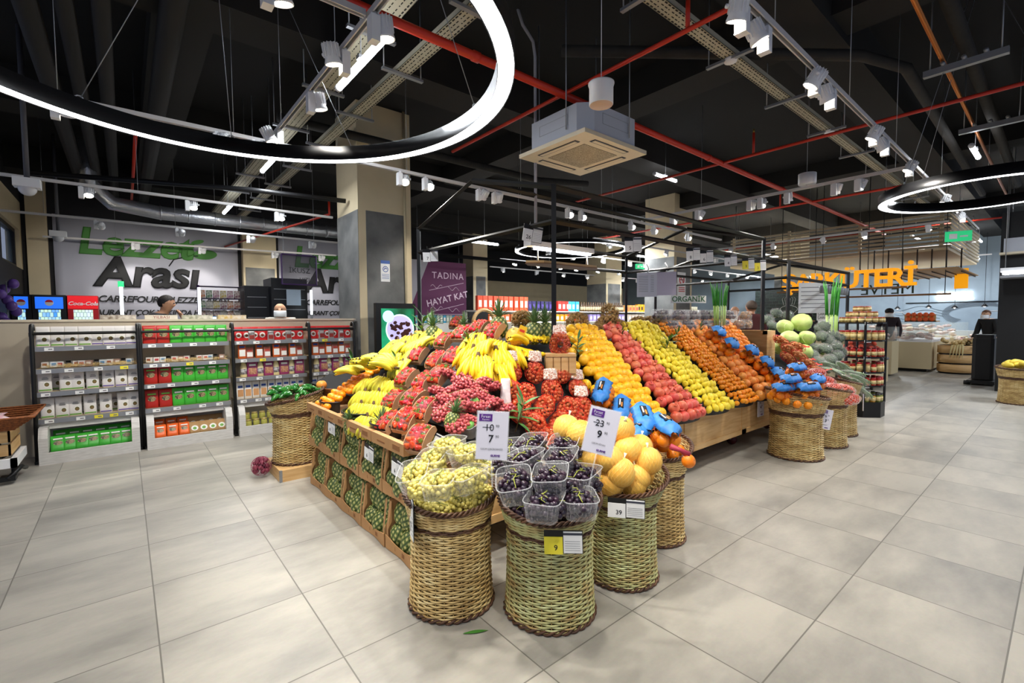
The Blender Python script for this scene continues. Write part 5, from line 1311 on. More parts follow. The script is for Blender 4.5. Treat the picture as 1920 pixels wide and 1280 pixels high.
for p in banR:
    P_bh.put(Vector(p)+Vector((0, 0, .06)), (U(-.3, .3), 1.0+U(-.4, .3), PI+.5+U(-.5, .5)), 'ripe yellow banana hand in the bunch behind the red grapes', 'ripe banana hands behind the red grapes', (1.08,)*3)
for p in ((2.491, 2.795, 1.217), (2.632, 2.808, 1.228), (2.341, 2.739, 1.160), (2.372, 2.694, 1.111), (2.478, 2.705, 1.121)):
    P_bh.put(Vector(p)+Vector((0, 0, .03)), (U(-.2, .2), -.1, U(0, 3)), 'ripe banana hand lying left of the wooden crate', 'ripe banana hands by the wooden crate')
# strawberry punnets: each tilted up the slope, full of berries
SP = [(1.340, 2.862, 0.741), (1.395, 2.740, 0.771), (1.314, 2.419, 0.728), (1.504, 3.143, 0.832), (1.559, 2.953, 0.863), (1.508, 2.697, 0.833), (1.718, 3.363, 0.959), (1.720, 3.070, 0.960), (1.793, 2.991, 1.001), (1.987, 3.670, 1.107), (1.954, 3.290, 1.089), (2.012, 3.140, 1.121), (2.193, 3.558, 1.230), (2.287, 3.427, 1.293), (2.358, 3.267, 1.341), (2.937, 4.507, 1.380), (2.319, 3.006, 1.320)]
random.seed(55)
ordn = ['first', 'second', 'third', 'fourth', 'fifth', 'sixth', 'seventh', 'eighth', 'ninth', 'tenth', 'eleventh', 'twelfth', 'thirteenth', 'fourteenth', 'fifteenth', 'sixteenth', 'seventeenth']
for i, p in enumerate(SP):
    rz = .35+U(-.15, .15); ry = -.62+U(-.12, .1)
    rot = Euler((U(-.1, .1), ry, rz)); loc = Vector(p)+Vector((0, 0, .01)); M4 = Matrix.Translation(loc) @ rot.to_matrix().to_4x4()
    P_cp.put(loc, rot, 'cardboard punnet of strawberries, %s going up from the bottom of the cascade' % ordn[i])
    for a in range(5):
        for b in range(3):
            lp = Vector((-.072+.034*a+U(-.005, .005), -.038+.036*b+U(-.005, .005), .048+.014*math.sin(PI*(a+.5)/5)+U(-.004, .006)))
            P_st.put(M4 @ lp, (rot.x+U(-1.6, 1.6)+PI/2, U(-.8, .8), U(0, 6)), 'red strawberry in the %s punnet from the bottom of the cascade' % ordn[i], 'strawberries in the %s punnet' % ordn[i], (U(1.15, 1.4),)*3)
# bag of strawberries at the far left end
t = thing('strawberry_bag', 'clear bag of dark strawberries hanging beside the tangerines', 'bag', (1.355, 4.224, 0.605))
q = MB(); random.seed(6)
for i in range(30): q.sphere((U(-.05, .05), U(-.06, .06), U(-.06, .09)), .018, mat('berry_dark', '9a2a3a', .3, color2='c2505a', var_scale=20), 8, 6, (1, 1, 1.25))
q.build('filling', t)['kind'] = 'stuff'; MB().lathe([(.02, -.10), (.07, -.08), (.085, 0), (.07, .10), (.03, .12)], mat('film_bag', 'ffffff', .1, alpha=.15, spec=1.0), 14, wob=lambda a, z: 1+.06*math.sin(5*a+30*z)).build('film_bag', t)
# red grapes
RG = [(1.828, 2.927, 1.020), (1.830, 2.748, 1.021), (1.775, 2.589, 0.991), (1.864, 2.577, 0.991), (1.713, 2.659, 0.957), (1.655, 2.763, 0.925), (1.607, 2.577, 0.897), (1.562, 2.685, 0.873), (1.678, 2.510, 0.933), (1.789, 2.517, 0.940), (1.911, 2.542, 0.961), (1.535, 2.509, 0.848), (1.788, 2.456, 0.877), (1.861, 2.436, 0.860), (1.703, 2.438, 0.863), (1.601, 2.444, 0.869), (1.917, 2.393, 0.824), (1.620, 2.367, 0.801), (1.531, 2.363, 0.799)]
for i, p in enumerate(RG):
    P_gr.put(Vector(p)+Vector((0, 0, .02)), (U(-.2, .2), -.35+U(-.2, .2), U(0, 6)), 'bunch of rosy red grapes in the heap between strawberries and bananas', 'red grape bunches')
for i, p in enumerate(((1.912, 2.942, 1.036), (1.591, 2.687, 0.859), (1.643, 2.483, 0.882), (1.788, 2.455, 0.856), (1.630, 2.352, 0.769))):
    P_pu.put(Vector(p)+Vector((0, 0, -.02)), (0, -.3, .5+U(-.2, .2)), 'clear plastic punnet under the red grapes, %s from the top' % ordn[i])
q = MB(); random.seed(1)
q.lathe([(0, 0), (.03, .0), (.036, .004), (.0, .006)], mat('green_sticker', '8ccf6a', .4), 14)
o = q.build('green_sticker'); tag(o, 'x', 'sticker'); P_sk = Proto(o)
for p, l in (((1.703, 2.436, 0.922), 'upper green round sticker on the red grapes'), ((1.575, 2.312, 0.818), 'lower green round sticker on the red grapes')): P_sk.put(p, (.9, .1, -.6), l)
# chestnut nets
CN = [((2.159, 2.612, 1.052), 0), ((2.391, 2.605, 1.035), 0), ((2.642, 2.573, 1.009), 0), ((2.161, 2.455, 0.907), 1), ((2.405, 2.435, 0.910), 1), ((2.697, 2.436, 0.891), 1), ((2.246, 2.354, 0.823), 1), ((2.450, 2.317, 0.791), 1), ((2.106, 2.508, 0.933), 1), ((2.618, 2.328, 0.779), 0), ((2.090, 2.269, 0.729), 1), ((2.294, 2.255, 0.719), 1), ((2.092, 2.184, 0.645), 1), ((2.504, 2.262, 0.714), 1), ((2.056, 2.392, 0.824), 1)]
random.seed(61)
for i, (p, c) in enumerate(CN):
    (P_cb if i in (0, 1, 2, 4, 5, 9) else P_cn).put(Vector(p)+Vector((0, 0, .01)), (U(-.2, .2), -.75+U(-.2, .2), (.95 if not c else U(.2, 1.6))), 'red net bag of chestnuts, number %s from the top of the heap' % ['one', 'two', 'three', 'four', 'five', 'six', 'seven', 'eight', 'nine', 'ten', 'eleven', 'twelve', 'thirteen', 'fourteen', 'fifteen'][i])
# wooden crate with a chestnut bag standing on it
cp_ = Vector((2.673, 2.615, 1.114))
t = thing('wooden_crate', 'small slatted wooden crate upturned under a standing chestnut net', 'crate', cp_, (0, 0, .85-PI/2))
q = MB()
for i in range(4): q.box((-.115+.06*i, -.09, -.09), (-.115+.06*i+.052, -.082, .06), wood)
q.box((-.12, -.095, .04), (.12, .09, .06), wood); q.box((-.12, -.08, -.12), (.12, .09, .04), wood); q.build('crate_body', t)
P_cb.put(cp_+Vector((0, -.0, .13)), (0, -PI/2, .85+PI), 'chestnut net standing upright on the small wooden crate', None, (1.05,)*3)
# plastic bag roll
t = thing('bag_roll', 'roll of thin white produce bags standing before the chestnut nets', 'roll', Vector((2.003, 2.482, 0.910)))
MB().lathe([(.012, .13), (.03, .13), (.032, .12), (.034, .04), (.038, 0), (.04, -.04), (.034, -.07)], mat('thin_white_film', 'f2eef0', .35, bump=.5, bump_scale=30), 18, wob=lambda a, z: 1+.04*math.sin(3*a+20*z)).build('roll', t)
# pineapples, pomelo, foliage
for i, (p, s_) in enumerate((((1.239, 3.337, 0.665), .8), ((1.280, 2.914, 0.687), 1.0), ((1.510, 2.388, 0.831), .8), ((2.283, 3.936, 1.300), 1.25), ((2.351, 3.512, 1.337), .9), ((2.410, 3.065, 1.379), 1.25), ((2.657, 2.913, 1.327), 1.3), ((2.795, 2.907, 1.324), 1.3))):
    P_pc.put(p, (U(-.1, .1), U(-.1, .1) if i > 2 else -.25, U(0, 6)), 'pineapple with leafy crown, '+['small, between tangerines and bananas', 'yellowish, beside the bottom strawberry punnets', 'half buried among the red grapes', 'behind the bananas near the screen', 'small crown behind the topmost strawberries', 'grey green crown left of the pomelo', 'left one of the pair by the tall black post', 'right one of the pair by the tall black post'][i], None, (s_,)*3)
P_pm.put((2.422, 2.873, 1.303), (.3, -.5, 0), 'netted pomelo standing on the ridge beside the yellow tag', None, (1.0,)*3)
t = thing('hang_tag', 'yellow paper tag on the pomelo net', 'tag', Vector((2.365, 2.715, 1.367)), (0, .4, -.7)); MB().box((-.03, -.001, -.04), (.03, .001, .03), mat('tag_yellow', 'f3c22a', .5)).box((-.02, -.002, -.02), (.02, -.001, .0), mat('tag_red', 'd8402a', .5)).build('card', t)
SPG = [((2.206, 4.059, 1.247), 1.5, 'light green leafy sprig in front of the lit screen', .2), ((1.832, 3.815, 1.022), .8, 'leafy sprig between the two banana heaps', 0), ((2.096, 3.067, 1.168), 1.0, 'dark leafy sprig left of the ripe bananas', 0), ((1.967, 2.316, 0.758), 1.15, 'big leafy sprig between the two lilac price cards', .4), ((3.051, 2.776, 1.132), 1.0, 'leafy sprig in front of the yellow oranges', .3), ((3.813, 2.857, 1.220), .7, 'leafy sprig between oranges and pomegranates', .3), ((4.294, 2.698, 1.086), 1.2, 'tall leafy sprig between pomegranates and lemons', .3), ((4.667, 2.822, 1.191), .9, 'leafy sprig at the top of the tangerine pile', -.5), ((5.394, 2.882, 1.241), .9, 'leafy sprig in front of the plum boxes', .1), ((1.709, 4.532, 0.880), 1.3, 'grey green leafy sprig over the pepper basket', .3)]
for p, s_, l, r_ in SPG: P_sp.put(p, (U(-.2, .2), r_, U(0, 6)), l, None, (s_,)*3)
# ---- contents of the baskets
random.seed(71)
pal = [(1.034, 1.959, 0.723), (1.243, 1.999, 0.809), (1.148, 1.997, 0.757), (1.276, 1.867, 0.794), (1.048, 1.765, 0.728), (1.182, 1.732, 0.731), (1.335, 1.838, 0.709), (1.012, 1.845, 0.691)]
for i, p in enumerate(pal):
    p = Vector(p); rz = [.9, .3, .7, .1, .75, .2, 1.4, .5][i]; tl = [-.5, -.2, -.3, -.25, -.1, -.3, .2, -.1][i]
    if i < 7: P_pu.put(p+Vector((0, 0, -.05)), (tl*.3, tl*.5, rz), 'clear punnet of pale green grapes, '+['leftmost', 'topmost at the back', 'middle', 'upper right', 'front centre', 'right', 'rightmost, half hidden'][i]+' in the tan basket', None, (1.08, 1.08, 1.05))
    P_gy.put(p+Vector((0, 0, .0)), (tl*.3, tl*.5, rz+PI*(i % 2)), 'bunch of pale green grapes in the tan basket', 'pale grape bunches', (1.1,)*3)
    P_gy.put(p+Vector((0, 0, -.025)), (tl*.3, tl*.5, rz+2), 'bunch of pale green grapes in the tan basket', 'pale grape bunches', (.9,)*3)
blk = [(1.282, 1.519, 0.740), (1.402, 1.421, 0.762), (1.466, 1.668, 0.770), (1.605, 1.553, 0.769), (1.623, 1.442, 0.707), (1.304, 1.368, 0.687), (1.473, 1.330, 0.665), (1.427, 1.763, 0.734), (1.631, 1.792, 0.785), (1.725, 1.650, 0.797), (1.544, 1.863, 0.757)]
nmk = ['leftmost front', 'middle', 'left in the second row', 'centre of the second row', 'right', 'low front', 'low right front', 'far left behind the sign', 'top centre', 'top right', 'top left']
for i, p in enumerate(blk):
    p = Vector(p); rz = [.9, .7, .2, .5, .3, .6, .9, .9, .5, .6, .8][i]; tl = [-.35, -.2, -.2, -.25, -.1, .05, 0, -.5, -.3, -.2, -.3][i]
    P_pu.put(p+Vector((0, 0, -.05)), (tl*.4, tl*.6, rz), 'clear punnet of black grapes, %s of the greenish basket heap' % nmk[i], None, (1.18, 1.18, 1.1))
    P_gk.put(p+Vector((0, 0, 0)), (tl*.4, tl*.6, rz+PI*(i % 2)), 'bunch of black grapes in the greenish basket heap', 'black grape bunches', (1.15,)*3)
    P_gk.put(p+Vector((0, 0, -.028)), (tl*.4, tl*.6, rz+2), 'bunch of black grapes in the greenish basket heap', 'black grape bunches', (1.12,)*3)
for i in range(13):
    a = i*2.4; r_ = .055+.135*math.sqrt((i % 7)/7)
    P_gk.put((1.60+r_*math.cos(a), 1.64+r_*math.sin(a), .545+.02*math.cos(a-.8)+U(-.01, .01)), (U(-.2, .2), U(-.2, .2), U(0, 6)), 'bunch of black grapes lying low inside the greenish basket rim', 'low black grape bunches', (1.1,)*3)
    P_gy.put((1.26+r_*.95*math.cos(a), 2.02+r_*.95*math.sin(a), .555+.02*math.cos(a-1)+U(-.01, .01)), (U(-.2, .2), U(-.2, .2), U(0, 6)), 'bunch of pale green grapes lying low inside the tan basket rim', 'low pale grape bunches', (1.1,)*3)
pml = [((1.840, 1.752, 0.850), 1), ((1.846, 1.656, 0.832), 1.05), ((1.939, 1.531, 0.707), 1.0), ((2.097, 1.532, 0.731), 1.02), ((2.154, 1.442, 0.678), 1.0), ((1.954, 1.476, 0.649), 1.05), ((2.088, 1.466, 0.596), .95), ((1.940, 1.588, 0.589), 1), ((2.114, 1.588, 0.830), 1.0), ((1.882, 1.643, 0.698), 1), ((2.189, 1.520, 0.731), .95), ((2.001, 1.676, 0.733), 1), ((1.937, 1.525, 0.586), 1)]
for i, (p, s_) in enumerate(pml):
    P_pm.put(p, (U(-.5, .5), U(-.6, .3), U(0, 6)), 'netted yellow pomelo heaped on the green tinted basket', 'netted pomelos over the basket', (s_*.95,)*3)
for i in range(9):
    a = i*2.4; r_ = .16*math.sqrt(i/9); P_pm.put((2.13+r_*math.cos(a), 1.60+r_*math.sin(a), .56+.03*(i < 3)), (U(-.5, .5), U(-.5, .5), U(0, 6)), 'netted yellow pomelo lying inside the green tinted basket', 'pomelos inside the basket', (.9,)*3)
for i in range(20):
    a = i*2.4; r_ = .16*math.sqrt(i/20); P_or.put((2.68+r_*math.cos(a), 1.74+r_*math.sin(a), .575+.05*(i < 9)+.04*(i < 3)), (U(0, 3), U(0, 3), 0), 'loose orange filling the half hidden basket', 'oranges in the half hidden basket')
# loose oranges in blue banded nets
OB = [((2.901, 2.366, 0.823), .5, -.5, 'blue banded orange net under the yellow oranges, topmost'), ((2.938, 2.213, 0.701), .6, -.5, 'blue banded orange net left of the table corner'), ((2.543, 1.748, 0.751), .8, -.35, 'blue banded orange net above the half hidden basket'), ((2.541, 1.591, 0.719), .95, -.1, 'blue banded orange net lying over the basket rim'), ((2.442, 1.697, 0.675), .3, 0, 'orange net tucked behind the pomelos'),
      ((5.453, 2.758, 1.216), -.9, -.75, 'highest blue banded orange net on the far cascade'), ((5.420, 2.585, 1.078), -.9, -.75, 'second orange net down the far cascade'), ((5.686, 2.467, 0.988), -.9, -.7, 'third orange net down the far cascade'), ((5.726, 2.311, 0.857), -.9, -.7, 'fourth orange net down the far cascade'), ((5.694, 2.168, 0.735), -.9, -.6, 'fifth orange net down the far cascade')]
for p, rz, rx, l in OB:
    P_ob2.put(p, (0.0, rx if rz > 0 else 0, rz) if rz > 0 else (-rx*.9, 0, .35), l, None, (1, 1, 1) if rz > 0 else (1.25,)*3)
for p, rz, l in (((5.184, 1.831, 0.758), .2, 'orange net at the left of the banded basket'), ((5.245, 1.685, 0.682), .0, 'orange net in front on the banded basket'), ((5.563, 1.709, 0.735), .5, 'orange net at the back of the banded basket'), ((5.569, 1.907, 0.841), .3, 'orange net between the table and the banded basket'), ((5.073, 1.854, 0.680), .1, 'low orange net at the left rim of the banded basket')):
    P_ob2.put(p, (.35, -.0, rz-.3), l, None, (1, 1, 1))
for p in ((5.042, 1.942, 0.651), (5.042, 1.876, 0.627), (5.053, 1.801, 0.614), (5.082, 1.710, 0.590), (5.163, 1.642, 0.579), (5.298, 1.596, 0.590), (5.189, 1.821, 0.650), (5.215, 1.707, 0.645)):
    P_or.put(p, (U(0, 3), 0, 0), 'loose orange at the rim of the banded basket', 'oranges at the banded basket rim')
P_or.put((2.413, 1.355, 0.646), (1.2, .4, 0), 'single orange dangling in its net right of the half hidden basket')
q = MB(); a_ = Vector((2.413, 1.355, 0.646)); q.tube([a_+Vector((0, 0, .035)), a_+Vector((-.03, .03, .06)), a_+Vector((-.07, .07, .08))], [.02, .012, .018], mat('red_violet_net', 'a8344a', .5), 8)
tag(q.build('net_neck'), 'twisted red net neck holding the dangling orange', 'net')
# tomatoes, greens in the far baskets
for p, l in (((6.151, 1.666, 0.562), 'front'), ((6.123, 1.558, 0.543), 'right'), ((6.282, 1.756, 0.624), 'left'), ((6.386, 1.669, 0.610), 'back'), ((6.386, 1.869, 0.684), 'upper left'), ((6.373, 1.950, 0.774), 'topmost')):
    P_to.put(p, (U(-.2, .2), U(-.2, .2), U(0, 6)), 'film bag of small red tomatoes, %s one of the middle far basket' % l, None, (1.1,)*3)
M_gv = mat('bagged_greens', '5d7f4a', .5, color2='8fa87a', var_scale=18, bump=.6, bump_scale=30)
def greens_bag():
    t = thing('bagged_greens', 'x', 'greens'); q = MB(); random.seed(5)
    for i in range(9): y = U(-.04, .04); q.tube([(-.16, y*.3, 0), (-.05, y, .015), (.08, y*1.4, .02+U(-.01, .01)), (.17, y*1.8, U(-.01, .02))], [.008, .012, .018, .004], M_gv, 6, flat=.6)
    q.build('leaves', t); MB().lathe([(.02, -.17), (.06, -.1), (.075, .05), (.05, .16)], mat('film_bag', 'ffffff', .1, alpha=.15, spec=1.0), 12, T=Matrix.Rotation(PI/2, 4, 'Y') @ Matrix.Diagonal((.6, 1, 1, 1)), wob=lambda a, z: 1+.08*math.sin(5*a+30*z)).build('film_bag', t)
    return Proto(t)
P_gb = greens_bag()
for i, p in enumerate(((6.988, 1.959, 0.758), (7.006, 1.875, 0.695), (7.023, 1.793, 0.654), (7.039, 1.711, 0.593), (7.027, 1.652, 0.534), (7.307, 1.820, 0.710), (7.053, 2.038, 0.817), (7.248, 1.735, 0.640), (7.342, 1.925, 0.770))):
    P_gb.put(p, (U(-.3, .3), .45+U(-.3, .2), -.2+U(-.5, .5)), 'film bag of leafy greens sloping onto the farthest basket', 'bagged greens')
for i, p in enumerate(((6.685, 2.358, 1.029), (6.825, 2.508, 1.124), (6.622, 2.210, 0.950), (6.585, 2.105, 0.865), (6.545, 2.003, 0.788), (6.933, 2.349, 1.054), (6.506, 2.305, 0.924), (6.347, 1.969, 0.723), (6.397, 2.060, 0.762))):
    P_on.put(p, (U(-.2, .2), .5+U(-.2, .2), -.5+U(-.4, .4)), 'scarlet net of small onions in the cascade below the cabbages', 'onion nets')
for i, (p, s_) in enumerate((((7.715, 2.564, 1.368), 1.12), ((7.579, 2.738, 1.305), .95), ((7.402, 2.614, 1.131), 1.05), ((7.543, 2.434, 1.155), .9), ((7.382, 2.424, 0.948), 1.0), ((7.453, 2.759, 0.999), .85), ((7.677, 2.636, 0.970), .9))):
    P_cg.put(p, (U(-.6, .6), U(-.6, .6), U(0, 6)), 'pale green cabbage, '+['largest, top of the pile', 'upper left behind the black post', 'middle left, brightly lit', 'right, beside the wrapped broccoli', 'lowest in front', 'small, far left and half hidden', 'tucked behind the others'][i], None, (s_,)*3)
for i, p in enumerate(((7.968, 2.350, 1.311), (7.997, 2.254, 1.185), (7.823, 2.331, 1.157), (7.904, 2.190, 1.019), (7.732, 2.266, 0.985), (7.473, 2.345, 0.895), (7.605, 2.167, 0.838), (7.426, 2.249, 0.813), (8.290, 3.260, 1.405), (8.505, 3.219, 1.512), (8.650, 3.096, 1.475), (8.235, 3.170, 1.300), (7.858, 2.155, 0.884), (7.400, 2.266, 0.739), (7.887, 2.274, 1.094), (7.982, 2.401, 1.262), (8.126, 2.208, 1.136), (7.503, 2.180, 0.738), (7.724, 2.127, 0.742), (8.019, 2.154, 0.938), (7.751, 2.380, 0.979))):
    P_br.put(p, (U(-.3, .3), -.9+U(-.3, .3), .55+U(-.3, .3)), 'film wrapped dark green broccoli %s the cabbages' % ('behind' if 8 <= i < 12 else 'right of'), 'wrapped broccoli '+('behind' if 8 <= i < 12 else 'right of')+' the cabbages', (1.25,)*3)
leek_bundle('bundle of tall leeks standing behind the plum boxes', Vector((5.801, 2.853, 1.352)), .56, 14, .06)
leek_bundle('taller bundle of leeks beside the yellow letters', Vector((8.025, 2.284, 1.010)), 1.05, 16, .07, 5)
# vegetable table
t = thing('vegetable_table', 'dark stepped table under cabbages and greens behind the far baskets', 'table', (7.4, 3.4, 0)); q = MB()
q.box((-.55, -.95, .2), (1.2, 1.4, .55), wood); q.add([(-.45, -.95, .55), (.95, -.95, .55), (.95, -.35, 1.0), (-.45, -.35, 1.0), (.95, .5, 1.05), (-.45, .5, 1.05), (-.45, .5, .55), (.95, .5, .55)], [(0, 1, 2, 3), (3, 2, 4, 5), (0, 3, 5, 6), (1, 7, 4, 2), (5, 4, 7, 6)], mat('rack_black', '141414', .8)); q.build('table_body', t)
# peppers
for i in range(44):
    a, r_ = U(0, 6.28), .20*math.sqrt(U(0, 1)); P_pp.put((1.24+r_*math.cos(a), 4.76+r_*math.sin(a), .74+.05*(1-(r_/.2)**2)+U(0, .02)), (U(-.5, .5), U(-.4, .4), U(0, 6)), 'glossy green pepper heaped in the basket on the platform', 'green peppers')
P_gf.put((1.50, 4.80, .80), (0, 0, 0), 'pale mango like fruit lying behind the green peppers')
# wicker pannier right behind the peppers with mixed fruit
t = thing('wicker_pannier', 'reddish wicker pannier behind the green peppers', 'basket', (1.72, 4.72, .62)); q = MB()
for k_ in range(12): q.tube([(.23*math.cos(2*PI*i/24)*(.8+.02*k_), .2*math.sin(2*PI*i/24)*(.8+.02*k_), .014*k_) for i in range(24)], .008, wk0, 5, closed=True)
q.lathe([(0, 0), (.18, 0), (.2, .1)], wk0, 16); q.build('woven_body', t)
# walnut nets on the ridge, plum boxes, potato boxes
for i, (p, s_) in enumerate((((3.407, 3.100, 1.420), 1.15), ((3.233, 3.050, 1.325), .9), ((3.971, 3.150, 1.500), 1.0), ((3.883, 3.100, 1.399), 1.15), ((4.036, 3.080, 1.363), .9), ((3.636, 3.050, 1.338), .8), ((4.467, 3.150, 1.393), 1.0), ((4.750, 3.150, 1.390), 1.1), ((5.041, 3.150, 1.386), 1.0), ((5.362, 3.200, 1.423), 1.1), ((4.375, 3.050, 1.323), .8), ((2.776, 3.200, 1.449), 1.0), ((4.738, 3.050, 1.341), .8))):
    P_wb.put(p, (U(-.3, .3), U(-.3, .3)+(.9 if i == 2 else 0), U(0, 6)), 'ochre net of walnuts on the ridge, number %s from the front list of nets' % ordn[i] if 0 else 'ochre net bag of walnuts on the ridge, '+['left of the tall heap', 'lying low at the left', 'crowning the tall heap', 'body of the tall heap', 'right foot of the tall heap', 'left foot of the tall heap', 'left in the wide heap', 'centre of the wide heap', 'right of centre in the wide heap', 'rightmost beside the plum boxes', 'low front in the wide heap', 'behind the pineapple pair', 'low front right in the wide heap'][i], None, (s_*1.2,)*3)
M_pl = mat('dark_plum', '3a1a2c', .3, color2='241022', var_scale=20, coat=.3); M_ku = mat('brown_tuber', 'a0743c', .65, color2='7d5628', var_scale=20)
def clam(nm, m_, r, n, seed):
    random.seed(seed); t = thing(nm, 'x', 'box'); q = MB()
    for i in range(n): q.sphere((U(-.07, .07), U(-.045, .045), .03+U(0, .055)), r, m_, 9, 6, (1, 1, 1.1))
    q.build('filling', t)['kind'] = 'stuff'
    b = MB(); b.lathe([(.085, 0), (.1, .005), (.108, .055), (.1, .11), (.085, .115), (0, .115)], M_cl, 4, T=Matrix.Rotation(PI/4, 4, 'Z')); b.tube([(.105*math.cos(PI/4+i*PI/2), .105*math.sin(PI/4+i*PI/2), .057) for i in range(4)], .003, M_rim, 4, closed=True); b.T = None
    o_ = b.build('clear_box', t); o_.scale = (1.15, .85, 1); t.scale = (1, 1, 1)
    return Proto(t)
P_pc2 = clam('plum_box', M_pl, .026, 24, 3); P_kc = clam('tuber_box', M_ku, .03, 12, 4)
ns = ['first', 'second', 'third', 'fourth', 'fifth', 'sixth', 'seventh']
for i, x in enumerate((4.75, 5.12, 5.40, 5.72, 6.04, 6.36)):
    P_pc2.put((x, 3.02, 1.42), (0, 0, U(-.1, .1)), 'clear box of dark plums in the upper row, %s from the left' % ns[i], None, (1.3, 1.2, 1.15)) if i < 6 else None
for i, x in enumerate((4.9, 5.25, 5.6, 5.9, 6.15)):
    P_pc2.put((x, 2.98, 1.30), (0, 0, U(-.1, .1)), 'clear box of dark plums in the lower row, %s from the left' % ns[i], None, (1.3, 1.2, 1.1))
for i, (x, z) in enumerate(((6.62, 1.42), (6.42, 1.30), (6.66, 1.30))):
    P_kc.put((x, 2.92, z), (0, 0, U(-.1, .1)), 'clear box of brown tubers '+['on top of the pair', 'lower left of three', 'lower right of three'][i], None, (1.05,)*3)
# wooden end box under post
t = thing('wooden_end_box', 'upright pale wooden box at the right end of the fruit table', 'box', (6.72, 2.95, 0)); q = MB()
q.box((-.06, -.32, .575), (.22, .35, 1.27), wood); q.box((-.065, -.325, .575), (-.05, -.27, 1.27), wood); q.box((-.065, -.325, 1.22), (-.05, .35, 1.275), wood); q.box((-.065, -.33, .575), (.225, -.32, .63), wood); q.build('box_body', t)
# yellow fruit of the right basket
M_ml = mat('yellow_gourd', 'e8d04a', .5, color2='d9b838', var_scale=12)
q = MB(); q.tube([(-.08, 0, 0), (-.05, 0, .004), (0, 0, .008), (.05, 0, .004), (.08, 0, 0)], [.01, .032, .038, .032, .01], M_ml, 12); o = q.build('yellow_melon'); tag(o, 'x', 'fruit'); P_ml = Proto(o)
for i in range(16):
    a, r_ = U(0, 6.28), .2*math.sqrt(U(0, 1)); P_ml.put((11.36+r_*math.cos(a), .52+r_*math.sin(a), .62+.04*(i > 8)+U(0, .02)), (0, U(-.2, .2), U(-.8, .8)), 'elongated yellow melon in the basket at the right edge', 'yellow melons', (1.3,)*3)
P_pc.put((11.55, .30, .72), (0, 0, 0), 'pineapple standing behind the yellow melons at the right edge', None, (1.2,)*3)
# jar tower
t = thing('jar_rack', 'black five tier octagonal rack of preserve jars beside the aisle', 'rack', (8.42, 2.0, 0)); q = MB()
oc = [(.30*math.cos(PI/8+i*PI/4), .30*math.sin(PI/8+i*PI/4)) for i in range(8)]
q.prism([(a*1.02, b*1.02) for a, b in oc], 0, .22, black); q.build('base', t)
TZ = [.22, .46, .655, .875, 1.115, 1.37]
for z in TZ[1:]: MB().prism(oc, z-.02, z, black).build('shelf', t)
for i in range(0, 8): 
    if i % 2: continue
    MB().bar((oc[i][0]*.98, oc[i][1]*.98, .2), (oc[i][0]*.98, oc[i][1]*.98, 1.38), .022, black).build('upright', t)
for z in TZ[1:]: MB().box((-.19, -.245, z-.035), (-.08, -.24, z+.005), paper, T=Matrix.Rotation(-.55, 4, 'Z')).build('price_tag', t)
def jar(nm, c1, c2, lid, r=.036, h=.10):
    t = thing(nm, 'x', 'jar'); MB().lathe([(r*.9, 0), (r, .008), (r, h*.78), (r*.8, h*.9)], mat(nm+c1, c1, .15, color2=c2, var_scale=30, coat=.5), 14).build('glass', t)
    MB().lathe([(r*.86, h*.88), (r*.88, h*1.04), (0, h*1.04)], mat('lid'+lid, lid, .35), 14).build('lid', t)
    MB().lathe([(r*1.01, h*.2), (r*1.01, h*.68)], mat('jar_label', 'd9c48a', .6), 14).build('printed_label', t); return Proto(t)
J1 = jar('preserve_jar', 'b98a4a', 'c9a868', 'c22a2e', .038, .13); J2 = jar('red_sauce_jar', 'a82014', 'c43a22', 'c22a2e', .036, .11); J3 = jar('small_jar', 'b09050', '8a6a3a', 'c25a4a', .036, .075); J4 = jar('green_pickle_jar', '6a7430', '8a8f3c', '2a2a2a', .036, .11); J5 = jar('golden_jar', 'b07a24', 'd09a3a', '2a2a2a', .036, .11)
for ti, (z, JJ, nm_) in enumerate(((TZ[5], J3, 'top plate'), (TZ[4], J1, 'first tier below the top'), (TZ[3], J2, 'second tier'), (TZ[2], J2, 'third tier'), (TZ[1], J2, 'fourth tier'), (TZ[0], J4, 'lowest tier'))):
    for i in range(16):
        a = PI*.62+2*PI*i/18
        rr = .245
        JJ2 = JJ if not (ti == 3 and i % 3) else J1
        if ti == 5 and i % 3 == 0: JJ2 = J5
        JJ2.put((8.42+rr*math.cos(a), 2.0+rr*math.sin(a), z), (0, 0, 0), 'labelled jar on the %s of the octagonal rack' % nm_, 'jars on the %s of the rack' % nm_)
for lv, (n, rr) in enumerate(((11, .16), (6, .08))):
    for i in range(n):
        a = 2*PI*i/n; J3.put((8.42+rr*math.cos(a), 2.0+rr*math.sin(a), TZ[5]+.08*(lv+1)), (0, 0, 0), 'small jar in the %s ring stacked on the octagonal rack' % ('middle' if lv == 0 else 'topmost'), 'small jars, %s ring' % ('middle' if lv == 0 else 'topmost'))
tag(MB().prism([(a*.9, b*.9) for a, b in oc], 0, .004, M_cl).build('divider', None, (8.42, 2.0, TZ[5]+.077)), 'clear plate between the stacked small jars', 'plate')
